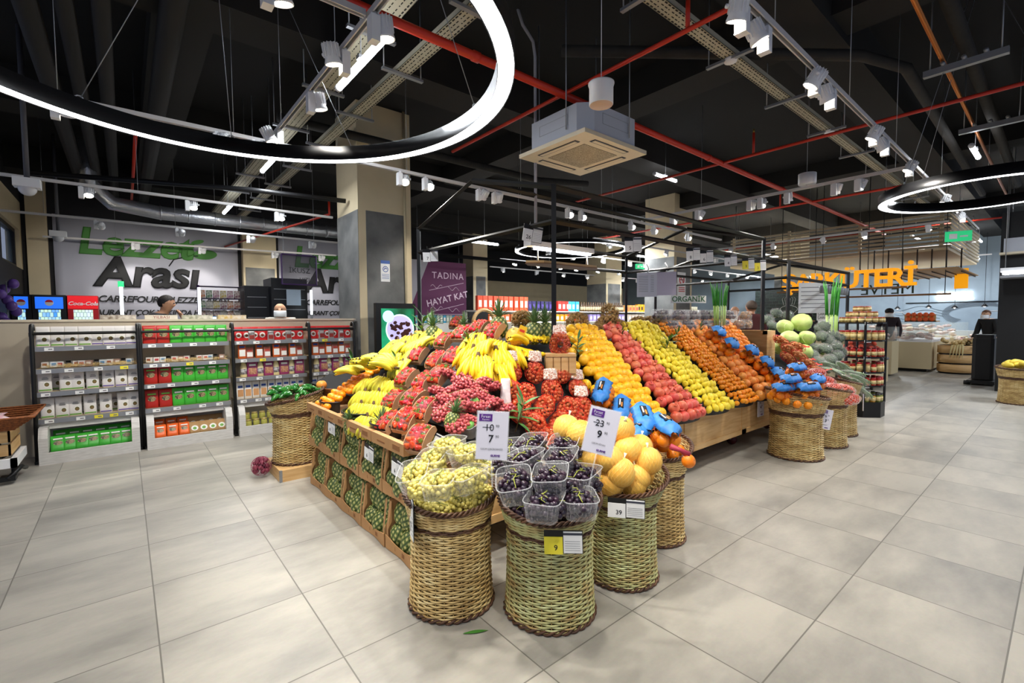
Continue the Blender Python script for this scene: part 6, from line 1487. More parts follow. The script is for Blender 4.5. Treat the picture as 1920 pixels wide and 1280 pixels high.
# ================================================================ PEOPLE
def skin_mesh(name, verts, edges, radii, m_, sub=2, root=0):
    me = bpy.data.meshes.new(name); me.from_pydata([tuple(v) for v in verts], edges, []); o = bpy.data.objects.new('tmp', me); COL.objects.link(o)
    md = o.modifiers.new('s', 'SKIN'); md.use_smooth_shade = True
    for i, r in enumerate(radii):
        sv = me.skin_vertices[0].data[i]; sv.radius = r if isinstance(r, tuple) else (r, r); sv.use_root = (i == root)
    sb = o.modifiers.new('u', 'SUBSURF'); sb.levels = sb.render_levels = sub
    dg = bpy.context.evaluated_depsgraph_get(); dg.update(); out = bpy.data.meshes.new_from_object(o.evaluated_get(dg)); bpy.data.objects.remove(o)
    out.materials.clear(); out.materials.append(m_); out.polygons.foreach_set('use_smooth', [True]*len(out.polygons)); out.name = name
    return out
def person(label, x, y, face_, h=1.74, skin='c99a7c', top='23232a', trousers='1c1c22', hair=None, hair_top=True, mask=False, cap=None, hand_up=False, bend=0, turn=0):
    k = h/1.74; t = thing('person', label, 'person', (x, y, 0), (0, 0, face_))
    sk = mat('skin_'+skin, skin, .5); B = []; E_ = []; Rr = []
    def add(p, r, par=None):
        B.append((p[0]*k, p[1]*k, p[2]*k)); Rr.append(tuple(a*k for a in r) if isinstance(r, tuple) else r*k)
        if par is not None: E_.append((par, len(B)-1))
        return len(B)-1
    b = bend
    pel = add((0, 0, .95), (.15, .11)); sp = add((b*.3, 0, 1.15), (.135, .10), pel); ch = add((b*.8, 0, 1.39), (.17, .115), sp); nk = add((b*1.1+.01, 0, 1.50), .06, ch)
    nk2 = add((b*1.25+.02, 0, 1.54), .05, nk); hd = add((b*1.4+.03, 0, 1.62), (.075, .085), nk2); hd2 = add((b*1.45+.025, 0, 1.68), (.075, .085), hd); hd3 = add((b*1.45+.015, 0, 1.725), (.045, .05), hd2)
    ns = add((b*1.4+.128, 0, 1.615), .012, hd)
    for s_ in (-1, 1): add((b*1.4+.02, s_*.088, 1.625), .014, hd)
    arms = []
    for s_ in (-1, 1):
        sh = add((b*.9, s_*.18, 1.45), .058, ch); 
        if hand_up and s_ == 1: el = add((b+.16, s_*.24, 1.22), .042, sh); wr = add((b+.22, s_*.12, 1.42), .028, el); ha = add((b+.19, s_*.07, 1.50), (.03, .018), wr); d = (-.3, -.2, .9)
        else: el = add((b*.9+.03, s_*.24, 1.13), .042, sh); wr = add((b+.20, s_*.20, .98), .028, el); ha = add((b+.27, s_*.19, .96), (.035, .016), wr); d = (1, 0, -.2)
        for f in range(4): add((B[ha][0]/k+d[0]*.08, B[ha][1]/k+(f-1.5)*.018+d[1]*.05, B[ha][2]/k+d[2]*.06), .007, ha)
        add((B[ha][0]/k+.03, B[ha][1]/k-s_*.045, B[ha][2]/k+.01), .008, ha); arms.append((sh, el, wr))
    for s_ in (-1, 1): hp = add((0, s_*.09, .88), .09, pel); kn = add((.02, s_*.10, .50), .058, hp); an = add((-.01, s_*.10, .09), .038, kn); add((.14, s_*.11, .04), .032, an)
    obj('body', skin_mesh('body', B, E_, Rr, sk), t)
    def cl(nm, pts, eds, rad, col): obj(nm, skin_mesh(nm, pts, eds, rad, mat('cloth_'+col, col, .8)), t)
    g = lambda i, e=0: tuple(a+e for a in (Rr[i] if isinstance(Rr[i], tuple) else (Rr[i],)*2))
    ids = [pel, sp, ch]+[i for a in arms for i in a]; pts = [B[i] for i in ids]; pts[0] = (pts[0][0], 0, .90*k); nkp = (B[nk][0]-.005, 0, B[nk][2]-.015)
    pts.append(nkp); eds = [(0, 1), (1, 2), (2, 3), (3, 4), (4, 5), (2, 6), (6, 7), (7, 8), (2, 9)]
    cl('shirt', pts, eds, [g(i, .018) for i in ids]+[(.085*k, .085*k)], top)
    L0 = [(0, 0, .97*k)]; eds = []; rad = [(.155*k, .12*k)]
    for s_ in (-1, 1):
        for (px_, z, r_) in ((0, .86, .098), (.02, .5, .07), (-.01, .12, .055)):
            L0.append((px_*k, s_*.10*k, z*k)); rad.append((r_*k, r_*k)); eds.append((0 if z > .8 else len(L0)-2, len(L0)-1))
    cl('trousers', L0, eds, rad, trousers)
    hx, hz = B[hd2][0], B[hd2][2]
    if hair:
        q = MB(); hm = mat('hair_'+hair, hair, .7, bump=.5, bump_scale=60); vs = []; n = 18; mm = 8
        for i in range(mm+1):
            th = PI*.70*i/mm if hair_top else PI*(.30+.34*i/mm)
            for j in range(n):
                a = 2*PI*j/n; front = max(0, math.cos(a)); cut = 1-.48*front*(i/mm)
                tt = th*cut
                vs.append((hx-.012*k+.100*k*math.sin(tt)*math.cos(a)*(1+.03*math.sin(9*a)), .090*k*math.sin(tt)*math.sin(a), hz-.032*k+.100*k*math.cos(tt)))
        q.add(vs, [(i*n+j, (i+1)*n+j, (i+1)*n+(j+1) % n, i*n+(j+1) % n) for i in range(mm) for j in range(n)], hm, True); o = q.build('hair', t); md = o.modifiers.new('thick', 'SOLIDIFY'); md.thickness = .012
    e = MB()
    for s_ in (-1, 1): e.sphere((hx+.092*k, s_*.032*k, hz-.045*k), .010*k, mat('eye_dark', '2a1c16', .3), 8, 6)
    e.build('eyes', t)
    if mask:
        q = MB(); vs = []; n = 9
        for i in range(6):
            z = hz-.068*k-.02*k*i
            for j in range(n): a = -1.35+2.7*j/(n-1); r_ = (.108+.02*math.sin(PI*(i+.5)/6)*math.cos(a)); vs.append((hx+r_*k*math.cos(a)-.0, r_*.84*k*math.sin(a), z))
        q.add(vs, [(i*n+j, (i+1)*n+j, (i+1)*n+j+1, i*n+j+1) for i in range(5) for j in range(n-1)], mat('mask_white', 'e9edf0', .7), True); o = q.build('face_mask', t); md = o.modifiers.new('thick', 'SOLIDIFY'); md.thickness = .003
    if cap:
        q = MB(); cm = mat('cap_'+cap, cap, .8); q.sphere((hx-.005, 0, hz-.01*k), .108*k, cm, 16, 8, (1, .93, .82)); q.add([(hx+.05*k, -.07*k, hz+.0), (hx+.17*k, -.045*k, hz-.01*k), (hx+.18*k, 0, hz-.008*k), (hx+.17*k, .045*k, hz-.01*k), (hx+.05*k, .07*k, hz)], [(0, 1, 2, 3, 4)], cm); q.build('cap', t)
    return t
cF = -2.2   # facing back towards the camera
person('dark haired person in a dark jacket holding a hand to the face behind the partition', .28, 8.0, -.5, 1.80, 'b88a6c', '17171e', '15151a', hair='1a1412', hand_up=True, bend=.12)
person('bald person in a white face mask and pale jacket behind the partition', 1.90, 8.0, -1.9, 1.73, 'd2a17e', 'cfcac0', '2a2a30', mask=True)
person('person with brown hair crouching low near the checkout monitor', 1.28, 8.6, -1.5, 1.50, 'b88a6c', '3a2c2a', '22222a', hair='3a2418')
person('close cropped person in a dark red shirt, seen from behind left of the right post', 8.35, 3.55, .9, 1.74, 'c08a68', '4a1a1c', '1c1c22', hair='4a3a30')
person('bald person in a white shirt behind the plum boxes', 9.9, 4.55, .6, 1.70, 'c08a68', 'e6e2da', '1c1c22')
person('person in a black cap and dark apron behind the deli counter', 15.4, 3.07, -2.9, 1.66, 'c59a7a', '251a22', '1c1c22', cap='15131a', mask=True)
person('person in black with brown hair bending beside the black pillar', 16.3, 1.27, 2.6, 1.60, 'cfa486', '101013', '101013', hair='5a3a26', bend=.1, mask=True)
for i, (x, y) in enumerate(((13.2, 5.15), (13.6, 4.9), (13.9, 4.45))):
    person('%s dark haired person seen over the cabbages before the tiled wall' % ['left', 'middle', 'right'][i], x, y, .5, 1.58, 'b88a6c', '2a2a30', '1c1c22', hair='1c1512')

# ================================================================ LEFT BACKGROUND: BANNERS, COOLERS, CHECKOUTS
bn = mat('banner_fabric', 'c6c6d2', .7); bk_ = mat('banner_black', '1e1e20', .7); bg_ = mat('banner_green', '4a8a3a', .6)
def banner(x0, x1, label, cut=False):
    t = thing('banner', label, 'banner', (x0, 14.12, 0))
    q = MB(); n = 24; vs = []
    for i in range(n+1): x = (x1-x0)*i/n; vs += [(x, .02*math.sin(i*1.1), .9), (x, .02*math.sin(i*1.1+.6), 3.78)]
    q.add(vs, [(2*i, 2*i+2, 2*i+3, 2*i+1) for i in range(n)], bn, True); o = q.build('fabric', t); md = o.modifiers.new('thick', 'SOLIDIFY'); md.thickness = .004
    text('lettering', 'Lezzet', .80, bg_, t, (1.42, -.04, 2.98), FY, .004, bevel=.028, shear=.15)
    text('lettering', 'Arası', .92, bk_, t, (1.62, -.04, 2.28), FY, .004, bevel=.034, shear=.15)
    text('lettering', 'CARREFOURSA LEZZET ARASI', .205, bk_, t, (1.95, -.04, 1.90), FY, .002, bevel=.004, shear=.25, spacing=.92)
    text('lettering', 'RESTAURANT ÇOK YAKINDA HİZMETİNİZDE', .172, bk_, t, (1.95, -.04, 1.60), FY, .002, bevel=.004, shear=.25, spacing=.92)
    q = MB()
    for (cx, cz, a, b, r_) in ((2.75, 3.12, .26, .12, .1), (2.35, 3.2, .14, .2, .9), (2.6, 3.42, .14, .05, .3)):
        q.add([(cx+a*math.cos(i*PI/10)*math.cos(r_)-b*math.sin(i*PI/10)*math.sin(r_), -.04, cz+a*math.cos(i*PI/10)*math.sin(r_)+b*math.sin(i*PI/10)*math.cos(r_)) for i in range(20)], [tuple(range(20))], bg_)
    q.tube([(2.0, -.04, 2.78), (2.1, -.04, 2.95), (2.4, -.04, 3.05), (2.6, -.04, 3.08)], .012, bk_, 4); q.build('printed_leaves', t)
banner(-1.12, 2.36, 'big pale banner with green and black lettering on the back wall, left one'); banner(3.35, 6.8, 'second pale banner with the same lettering, cut by the slate column')
tag(MB().box((2.45, 13.95, 0), (3.25, 14.2, 3.7), cream).box((2.5, 13.93, .5), (3.2, 13.95, 2.85), grey_panel).build('column'), 'slim cream and slate pilaster between the two pale banners', 'column')
M_bk = mat('cooler_black', '15161a', .4)
def cooler(x, w_, body, label, head, kind):
    t = thing('drinks_cooler', label, 'fridge', (x, 12.7, 0)); MB().box((-w_/2, -.3, 0), (w_/2, .3, 1.96), body).build('cabinet', t)
    scr = mat('cooler_glow_'+kind, head, .4, color2='e8f6ff' if kind != 'red' else 'f8e8e8', var_scale=7, emit=0)
    e = bpy.data.materials.new('cooler_light_'+kind); e.use_nodes = True
    nd = e.node_tree.nodes; lk = e.node_tree.links; nz = nd.new('ShaderNodeTexBrick'); nz.inputs['Scale'].default_value = 7; nz.inputs['Color1'].default_value = lin(head); nz.inputs['Color2'].default_value = lin('bfe0c0'); nz.inputs['Mortar'].default_value = lin('1a2a50')
    nz.inputs['Brick Width'].default_value = .35; nz.inputs['Row Height'].default_value = .6
    tc = nd.new('ShaderNodeTexCoord'); lk.new(tc.outputs['Object'], nz.inputs[0]); mp = nd.new('ShaderNodeMapping'); mp.inputs['Rotation'].default_value = (PI/2, 0, 0); lk.new(tc.outputs['Object'], mp.inputs[0]); lk.new(mp.outputs[0], nz.inputs[0])
    lk.new(nz.outputs[0], nd['Principled BSDF'].inputs['Emission Color']); nd['Principled BSDF'].inputs['Emission Strength'].default_value = .9; nd['Principled BSDF'].inputs['Base Color'].default_value = (0, 0, 0, 1)
    MB().box((-w_/2+.08, -.31, .3), (w_/2-.08, -.3, 1.68), e).build('glass_door', t)
    if kind == 'red':
        MB().box((-w_/2, -.315, 1.70), (w_/2, -.3, 1.95), mat('cola_red', 'd01820', .4, emit=.4)).build('header', t); text('lettering', 'Coca-Cola', .10, white, t, (0, -.32, 1.77), FY, .002, bevel=.003, shear=.3)
    else:
        h_ = MB().box((-w_/2+.04, -.315, 1.70), (w_/2-.04, -.3, 1.92), mat('cooler_head_blue', '2060d8', .4, emit=.8)).build('header', t)
        q = MB(); q.add([(.06*math.cos(i*PI/10), -.317, 1.81+.06*math.sin(i*PI/10)) for i in range(20)], [tuple(range(20))], white); q.add([(.055*math.cos(i*PI/10), -.319, 1.82+.05*abs(math.sin(i*PI/10))) for i in range(11)], [tuple(range(11))], mat('roundel_red', 'd02a30', .4)); q.build('logo', h_)
cooler(-1.45, .26, M_bk, 'leftmost blue lit drinks cooler', '3a8ae8', 'blue'); cooler(-1.08, .46, M_bk, 'second blue lit drinks cooler with a round logo', '3a8ae8', 'blue2'); cooler(-.61, .44, mat('cola_body', 'b01820', .4), 'red drinks cooler reading Coca-Cola', 'c8d8f0', 'red')
# dark kiosk cabinets
for x0, x1, y, h, l in ((1.62, 2.0, 9.2, 2.06, 'lower dark glass cabinet left of the taller one'), (2.0, 2.60, 9.0, 2.20, 'tall dark cabinet with a pale notice behind the masked person')):
    t = thing('dark_cabinet', l, 'cabinet', ((x0+x1)/2, y, 0)); w_ = (x1-x0)/2; MB().box((-w_, 0, 0), (w_, .6, h), M_bk).build('cabinet_body', t)
    q = MB()
    for z in [h-.2-.18*i for i in range(6)]: q.box((-w_+.04, -.01, z), (w_-.04, 0, z+.01), steel)
    q.build('shelf_line', t)
tag(MB().box((2.24, 8.975, 1.72), (2.48, 8.985, 2.0), mat('pale_blue_paper', 'b9cbdc', .6)).build('notice'), 'pale blue notice taped on the tall dark cabinet', 'sign')
# snack rack
t = thing('snack_rack', 'purple framed rack of snack packets behind the partition', 'rack', (1.36, 9.5, 0)); pf = mat('purple_frame', '3a2050', .4)
for x in (-.38, .38): MB().bar((x, 0, 0), (x, 0, 2.06), .025, pf).build('upright', t)
for z in (2.05, 1.84, 1.66, 1.48): MB().box((-.38, 0, z-.01), (.38, .25, z), pf).build('shelf', t)
random.seed(81); cols = ['c8a83a', '9a3a2a', '3a7a4a', 'b06a8a', 'c86a2a', 'a09a8a', '7a2a4a']
SN = []
for c in cols:
    t = thing('snack_packet', 'x', 'snack'); pouch_mesh(.1, .14, .05, mat('snk'+c, c, .45, color2='d8d0c0', var_scale=30)).build('wrapper', t); SN.append(Proto(t))
for z in (1.84, 1.66, 1.48):
    for i in range(7): SN[random.randrange(7)].put((1.04+.105*i, 9.58, z), (0, 0, U(-.1, .1)), 'colourful snack packet on the purple framed rack', 'snack packets on the purple rack')
# framed hanging sign, lane poles, monitor
t = thing('framed_sign', 'purple framed transparent sign hanging before the second banner', 'sign', (2.34, 8.5, 2.06)); q = MB()
for a, b in (((-.28, 0, 0), (.28, 0, 0)), ((-.28, 0, .5), (.28, 0, .5)), ((-.28, 0, 0), (-.28, 0, .5)), ((.28, 0, 0), (.28, 0, .5))): q.bar(a, b, .018, pf)
for x in (-.25, .25): q.tube([(x, 0, .5), (x, 0, 2.7)], .003, steel, 4)
q.build('sign_frame', t); MB().box((-.27, -.002, .01), (.27, .002, .49), mat('smoky_acrylic', '3a3540', .3, alpha=.45)).build('panel', t)
text('lettering', 'İKÜSZ', .12, bk_, t, (0, -.004, .2), FY, .001); text('lettering', 'HIZLI', .09, bk_, t, (.1, -.004, .06), FY, .001)
for i, (x, y) in enumerate(((-.02, 9.0), (.93, 8.9), (2.55, 8.6))):
    t = thing('lane_pole', ['left lit lane pole with a green cap', 'middle lit white lane pole', 'right lit white lane pole beside the masked person'][i], 'lamp post', (x, y, 0)); MB().tube([(0, 0, 0), (0, 0, 1.55)], .02, steel, 8).build('pole', t)
    MB().tube([(0, 0, 1.55), (0, 0, 1.98)], .02, mat('pole_glow', 'e8f4ff', .4, emit=3), 8).build('light_tube', t)
    if i == 0: MB().tube([(0, 0, 1.96), (0, 0, 2.04)], .035, mat('pole_green', '30c070', .4, emit=1.2), 8).build('cap', t)
t = thing('monitor', 'low checkout monitor glowing pale blue behind the partition', 'screen', (1.15, 8.2, 1.2)); MB().box((-.16, 0, .05), (.16, .03, .32), M_bk).build('housing', t); MB().box((-.15, -.004, .06), (.15, 0, .31), mat('monitor_glow', '9ac8f0', .4, emit=1.5)).build('display', t); MB().tube([(0, .02, -1.2), (0, .02, .06)], .03, M_bk, 8).build('stand', t)
# purple bunch of balloons at the far left
t = thing('balloon_bunch', 'cluster of violet balloons at the far left edge', 'balloons', (-1.43, 10.9, 0)); random.seed(4)
for i in range(9): MB().sphere((U(-.08, .1), U(-.15, .15), 1.35+.09*i), .07, mat('balloon_violet', '6a4a9a', .3), 12, 8, (1, 1, 1.15)).build('balloon', t)
MB().tube([(0, 0, 0), (0, 0, 2.1)], .008, steel, 5).build('pole', t)

# ================================================================ CENTRE BACKGROUND
t = thing('digital_screen', 'black framed upright digital screen showing a plate, beside the slate column', 'screen', ((2.870, 6.600, 1.129)[0], 6.6, 0))
sw = ((3.521, 6.600, 1.106)[0]-(2.870, 6.600, 1.129)[0])
MB().box((0, 0, 0), (sw, .08, 1.70), black).build('housing', t)
sc = MB().box((.08, -.006, .5), (sw-.03, 0, 1.62), mat('screen_green', '1f9a6a', .4, color2='0c3a20', var_scale=1.6, emit=0)).build('display', t)
_m = MATS['screen_green']; _b = _m.node_tree.nodes['Principled BSDF']; _m.node_tree.links.new([n_ for n_ in _m.node_tree.nodes if n_.type == 'VALTORGB'][0].outputs[0], _b.inputs['Emission Color']); _b.inputs['Emission Strength'].default_value = .9
q = MB()
for cx, cz, r_, m_ in ((.38, 1.30, .235, mat('plate_rim', 'cfe8f8', .4, emit=.8)), (.38, 1.30, .215, mat('plate_inner', 'b0a8d8', .4, emit=.6)), (.19, 1.50, .09, mat('badge_sky', 'a8e0f8', .4, emit=.9))):
    y_ = -.007-.001*len(q.f); q.add([(cx+r_*math.cos(i*PI/14), y_, cz+r_*math.sin(i*PI/14)) for i in range(28)], [tuple(range(28))], m_)
random.seed(3)
for i in range(34): q.sphere((.38+U(-.15, .15), -.012, 1.29+U(-.13, .12)), U(.02, .04), mat('plate_food', '3a1a18', .4, color2='5a2a24', var_scale=20), 8, 6, (1, .05, .8))
q.build('picture', sc)
# purple brand banner
t = thing('purple_banner', 'deep purple banner reading HAYAT KAT beyond the black frame', 'banner', (6.3, 12.0, 0)); pb = mat('banner_purple', '5a2048', .7)
MB().box((.0, 0, 1.0), (1.85, .02, 3.16), pb).build('board', t); MB().add([(.0, -.004, 1.9), (.0, -.004, 3.16), (.55, -.004, 3.16)], [(0, 1, 2)], mat('banner_grey', '9a979c', .7)).build('corner_patch', t)
[MB().tube([(x_, .01, 3.16), (x_, .01, 4.76)], .004, steel, 4).build('cable', t) for x_ in (.2, 1.6)]
bw = mat('banner_pink_white', 'd8bccb', .6)
for s_, z, sz in (('TADINA', 2.66, .27), ('GURME', 1.42, .13), ('LEZZETLERİ', 1.28, .07)): text('lettering', s_, sz, bw, t, (1.2, -.004, z), FY, .001, spacing=1.15)
text('lettering', 'HAYAT KAT', .27, bw, t, (1.2, -.004, 1.98), (PI/2, -.22, 0), .001, bevel=.004)
q = MB()
for z0, sg_ in ((2.42, .22), (1.78, .22)):
    q.tube([(.55, -.004, z0-.12), (1.85-.1, -.004, z0+.14)], .008, bw, 4); q.tube([(.6+.03*i, -.004, z0+.0+.05*math.sin(i*.7)) for i in range(14)], .008, bw, 4); q.tube([(1.2+.03*i, -.004, z0-.05+.05*math.cos(i*.7)) for i in range(14)], .008, bw, 4)
q.tube([(.5, -.004, 1.2), (.6, -.004, 1.25), (.55, -.004, 1.4), (.6, -.004, 1.6), (1.75, -.004, 1.6), (1.7, -.004, 1.4), (1.8, -.004, 1.2)], .008, bw, 4); q.build('printed_ornament', t)
# grocery shelves
t = thing('grocery_shelf', 'long white grocery shelving run across the hall behind the fruit', 'shelf', (14, 11.3, 0)); sw_ = mat('shelf_white', 'd6d2ca', .5)
MB().box((-6.2, .2, 0), (6.6, .3, 1.72), sw_).build('back_panel', t)
for z in (1.70, 1.36, 1.0): MB().box((-6.2, -.3, z-.03), (6.6, .25, z), sw_).build('shelf', t)
random.seed(91)
PK = {}
def pack(c, w_, h, c2=None):
    k_ = (c, w_, h)
    if k_ not in PK:
        t = thing('grocery_pack', 'x', 'groceries'); MB().box((-w_/2, -.06, 0), (w_/2, .06, h), mat('pk'+c, c, .45)).build('carton', t); MB().box((-w_*.3, -.063, h*.25), (w_*.3, -.06, h*.7), mat('pl'+(c2 or 'ffffff'), c2 or 'f0e8d8', .5)).build('printed_label', t); PK[k_] = Proto(t)
    return PK[k_]
def bottle_p(c):
    if c not in PK:
        t = thing('dark_bottle', 'x', 'bottle'); MB().lathe([(.045, 0), (.05, .02), (.05, .2), (.02, .28), (.02, .34), (0, .34)], mat('btl'+c, c, .25), 12).build('glass', t); MB().lathe([(.051, .05), (.051, .17)], mat('btl_label', 'c8b890', .5), 12).build('printed_label', t); PK[c] = Proto(t)
    return PK[c]
x = 7.95
def fill(xa, xb, z, step, pr, label, grp):
    x = xa
    while x < xb: pr.put((x, 11.12, z), (0, 0, U(-.05, .05)), label, grp); x += step*U(.95, 1.15)
fill(8.0, 9.9, 1.70, .19, pack('e0502c', .17, .44), 'orange red carton on the far shelf top', 'orange red cartons')
fill(9.95, 11.1, 1.70, .17, pack('2a2250', .15, .32, '4a3a80'), 'navy blue carton on the far shelf top', 'navy cartons')
fill(11.3, 11.75, 1.70, .2, pack('c8342a', .18, .34), 'red carton beside the light blue ones', 'red cartons'); fill(11.8, 12.35, 1.70, .18, pack('38a8d8', .16, .34, 'd8f0f8'), 'light blue carton on the far shelf', 'light blue cartons')
fill(12.45, 14.9, 1.70, .115, bottle_p('5a4028'), 'dark bottle in the long row on the far shelf', 'dark bottles'); fill(15.0, 15.7, 1.70, .2, pack('e0a05a', .18, .26, 'd85a4a'), 'pale orange packet on the far shelf', 'pale orange packets')
fill(15.8, 16.5, 1.70, .2, pack('e8a41c', .18, .3, '3a2a10'), 'amber yellow packet on the far shelf', 'amber packets'); fill(16.6, 17.8, 1.70, .22, pack('c03028', .2, .3, '2a2a30'), 'red and black packet on the far shelf', 'red and black packets'); fill(17.9, 18.4, 1.70, .2, pack('2a5aa8', .18, .26), 'blue packet on the far shelf', 'blue packets')
fill(18.5, 20.4, 1.70, .15, pack('d8d0b8', .12, .26, 'a09878'), 'cream bottle on the far shelf', 'cream bottles')
for xa, xb, c, l in ((8.0, 9.6, 'd86a3a', 'brick orange'), (11.2, 11.7, 'e88a1c', 'amber'), (11.75, 12.3, 'e0481c', 'vermilion'), (12.9, 14.8, '8a7ab0', 'lilac'), (15, 16.5, 'c8b8a8', 'beige'), (17, 20, 'a8988a', 'taupe')):
    fill(xa, xb, 1.36, .2, pack(c, .17, .24), l+' packet on the second far shelf', l+' packets')
# arch shaped stand
t = thing('arch_stand', 'wooden arch shaped display stand before the far shelf', 'stand', (7.35, 10.0, 0)); q = MB()
q.tube([(.35*math.cos(a), 0, 1.35+.35*math.sin(a)) for a in [i*PI/12 for i in range(13)]], .05, wood, 6); q.box((-.4, -.05, 0), (-.3, .3, 1.35), wood); q.box((.3, -.05, 0), (.4, .3, 1.35), wood); q.box((-.32, .25, 0), (.32, .3, 1.65), black); q.build('stand_body', t)
# black trolleys/handles behind the heap
for x, y, l in ((8.4, 8.5, 'black metal rack frame left of the pineapple pair'),):
    t = thing('metal_rack', l, 'rack', (x-1.1, y, 0)); 
    for xx in (0, .5): MB().bar((xx, 0, 0), (xx, 0, 1.62), .05, black).build('upright', t)
    for z in (1.6, 1.3, 1.0): MB().box((0, 0, z-.02), (.5, .3, z), black).build('shelf', t)
# pale low stand with tea boxes (behind the sprig, near the screen)
t = thing('tea_rack', 'low white rack with pale sachets below the purple banner', 'rack', (7.2, 11.6, 0)); MB().box((-1.1, 0, 0), (.9, .3, 1.35), sw_).build('rack_body', t)
random.seed(12)
for i in range(18): pack('a8b8a8' if i % 3 else '3a98b8', .09, .22).put((6.2+.105*i, 11.7, 1.35), (0, 0, 0), 'pale slim carton on the low rack under the purple banner', 'slim cartons under the purple banner')
# exit sign
t = thing('exit_sign', 'small green lit exit sign left of the wide column', 'sign', (12.887, 9.000, 3.043), (0, 0, -.4)); MB().box((-.16, 0, 0), (.16, .03, .16), mat('exit_green', '1f9a60', .4, emit=.8)).build('housing', t); MB().box((-.1, -.003, .04), (-.02, 0, .12), paper).box((.02, -.003, .06), (.1, 0, .09), paper).build('pictogram', t); MB().tube([(0, .01, .16), (0, .01, 1.9)], .004, steel, 4).build('cable', t)
t = thing('exit_sign', 'green lit exit sign below the ceiling near the deli slats', 'sign', (12.800, 1.500, 2.941), (0, 0, -1.2)); MB().box((-.2, 0, 0), (.2, .03, .2), mat('exit_green', '1f9a60', .4, emit=.8)).build('housing', t); MB().box((-.14, -.003, .05), (-.02, 0, .15), paper).box((.02, -.003, .08), (.14, 0, .11), paper).build('pictogram', t); MB().tube([(0, .01, .2), (0, .01, 1.9)], .004, steel, 4).build('cable', t)

# ================================================================ RIGHT BACKGROUND: DELI, FISH COUNTER
slat = mat('slat_taupe', 'a59a84', .6); soff = mat('soffit_cream', 'd9c8a8', .7)
t = thing('slatted_canopy', 'taupe slatted canopy hanging over the deli counters', 'canopy', (16.5, 4.0, 0))
for i in range(9): MB().box((-2.5, -2.2, 2.98+.09*i), (-2.46, 2.6, 3.03+.09*i), slat).build('slat', t)
for i in range(9): MB().box((-2.5, -2.24, 2.98+.09*i), (2.3, -2.2, 3.03+.09*i), slat).build('slat', t)
MB().box((-2.5, -2.2, 2.92), (2.3, 2.6, 2.97), soff).build('soffit', t)
for y in (-2.1, -.6, 1.0, 2.5): MB().box((-2.45, y, 2.97), (-2.38, y+.06, 3.8), soff).build('frame_post', t)
for x in (-2.4, 2.2):
    for y in (-2.1, 2.5): MB().tube([(x, y, 3.0), (x, y, 4.76)], .01, steel, 6).build('suspension_rod', t)
# yellow illuminated letters
M_sy = mat('letter_amber', 'f2a012', .4, emit=.42)
t = thing('letter_sign', 'amber illuminated letters reading SARKUTERI hanging over the deli', 'sign', (13.0, 4.80, 2.13))
text('lettering', 'ŞARKÜTERİ', .55, M_sy, t, (0, 0, 0), FX, .04, align='LEFT', bevel=.012, spacing=.86)
MB().box((-.03, -2.5, -.06), (.03, .1, -.02), mat('rail_wood', '7a5a3a', .6)).build('carrier_rail', t)
for y in (0, -.9, -1.8, -2.4): MB().tube([(0, y, -.04), (0, y, 2.62)], .008, black, 5).build('suspension_rod', t)
t = thing('letter_sign', 'dark green letters seen reversed under the amber sign', 'sign', (13.8, 2.3, 1.98)); text('lettering', 'MEYVE', .34, mat('letter_dark_green', '1f3a30', .5), t, (0, .0, 0), (PI/2, 0, PI/2), .015, align='LEFT')
MB().box((-.03, -.6, -.06), (.03, 2.2, -.02), mat('rail_wood', '7a5a3a', .6)).build('carrier_rail', t)
for y in (-.5, .6, 2.0): MB().tube([(0, y, -.04), (0, y, 2.77)], .008, black, 5).build('suspension_rod', t)
# hanging U shaped rod rack
t = thing('rod_rack', 'row of black U shaped rods carrying bent wooden planks', 'rack', (15.2, 2.6, 0)); rs = mat('rod_brown', '3a2c22', .5)
for i in range(8):
    y = .55-.22*i
    MB().tube([(-2.2+.3*i*.6, y, 2.95), (-2.2+.3*i*.6, y, 2.55), (-2.1+.3*i*.6, y, 2.45), (1.4, y, 2.45)], .014, rs, 6).build('rod', t)
MB().box((-1.8, -1.05, 2.465), (1.4, .6, 2.485), mat('plank_tan', 'b08a58', .6)).build('plank', t)
MB().box((.3, -.98, 2.12), (.34, -.74, 2.6), M_sy).build('lit_panel', t)
# black tiled wall and chalk drawing, menu boards
t = thing('tiled_wall_panel', 'black tiled deli wall with a chalk drawing behind the cabbages', 'wall panel', (16.6, 5.2, 0)); bt = bpy.data.materials.new('black_tiles'); bt.use_nodes = True
nd = bt.node_tree.nodes; lk = bt.node_tree.links; br = nd.new('ShaderNodeTexBrick'); br.inputs['Scale'].default_value = 1; br.inputs['Brick Width'].default_value = .2; br.inputs['Row Height'].default_value = .1; br.inputs['Mortar Size'].default_value = .006
br.inputs['Color1'].default_value = lin('10201c'); br.inputs['Color2'].default_value = lin('162822'); br.inputs['Mortar'].default_value = lin('35453f')
tc = nd.new('ShaderNodeTexCoord'); mp = nd.new('ShaderNodeMapping'); mp.inputs['Rotation'].default_value = (PI/2, 0, PI/2); lk.new(tc.outputs['Object'], mp.inputs[0]); sx_ = nd.new('ShaderNodeSeparateXYZ'); cx_ = nd.new('ShaderNodeCombineXYZ'); lk.new(tc.outputs['Object'], sx_.inputs[0]); lk.new(sx_.outputs[1], cx_.inputs[0]); lk.new(sx_.outputs[2], cx_.inputs[1]); lk.new(cx_.outputs[0], br.inputs[0]); lk.new(br.outputs[0], nd['Principled BSDF'].inputs['Base Color']); nd['Principled BSDF'].inputs['Roughness'].default_value = .25
MB().box((0, -.1, 0), (.1, 1.75, 2.35), bt).build('tiled_panel', t)
q = MB(); ck = mat('chalk', 'c8ccc8', .8)
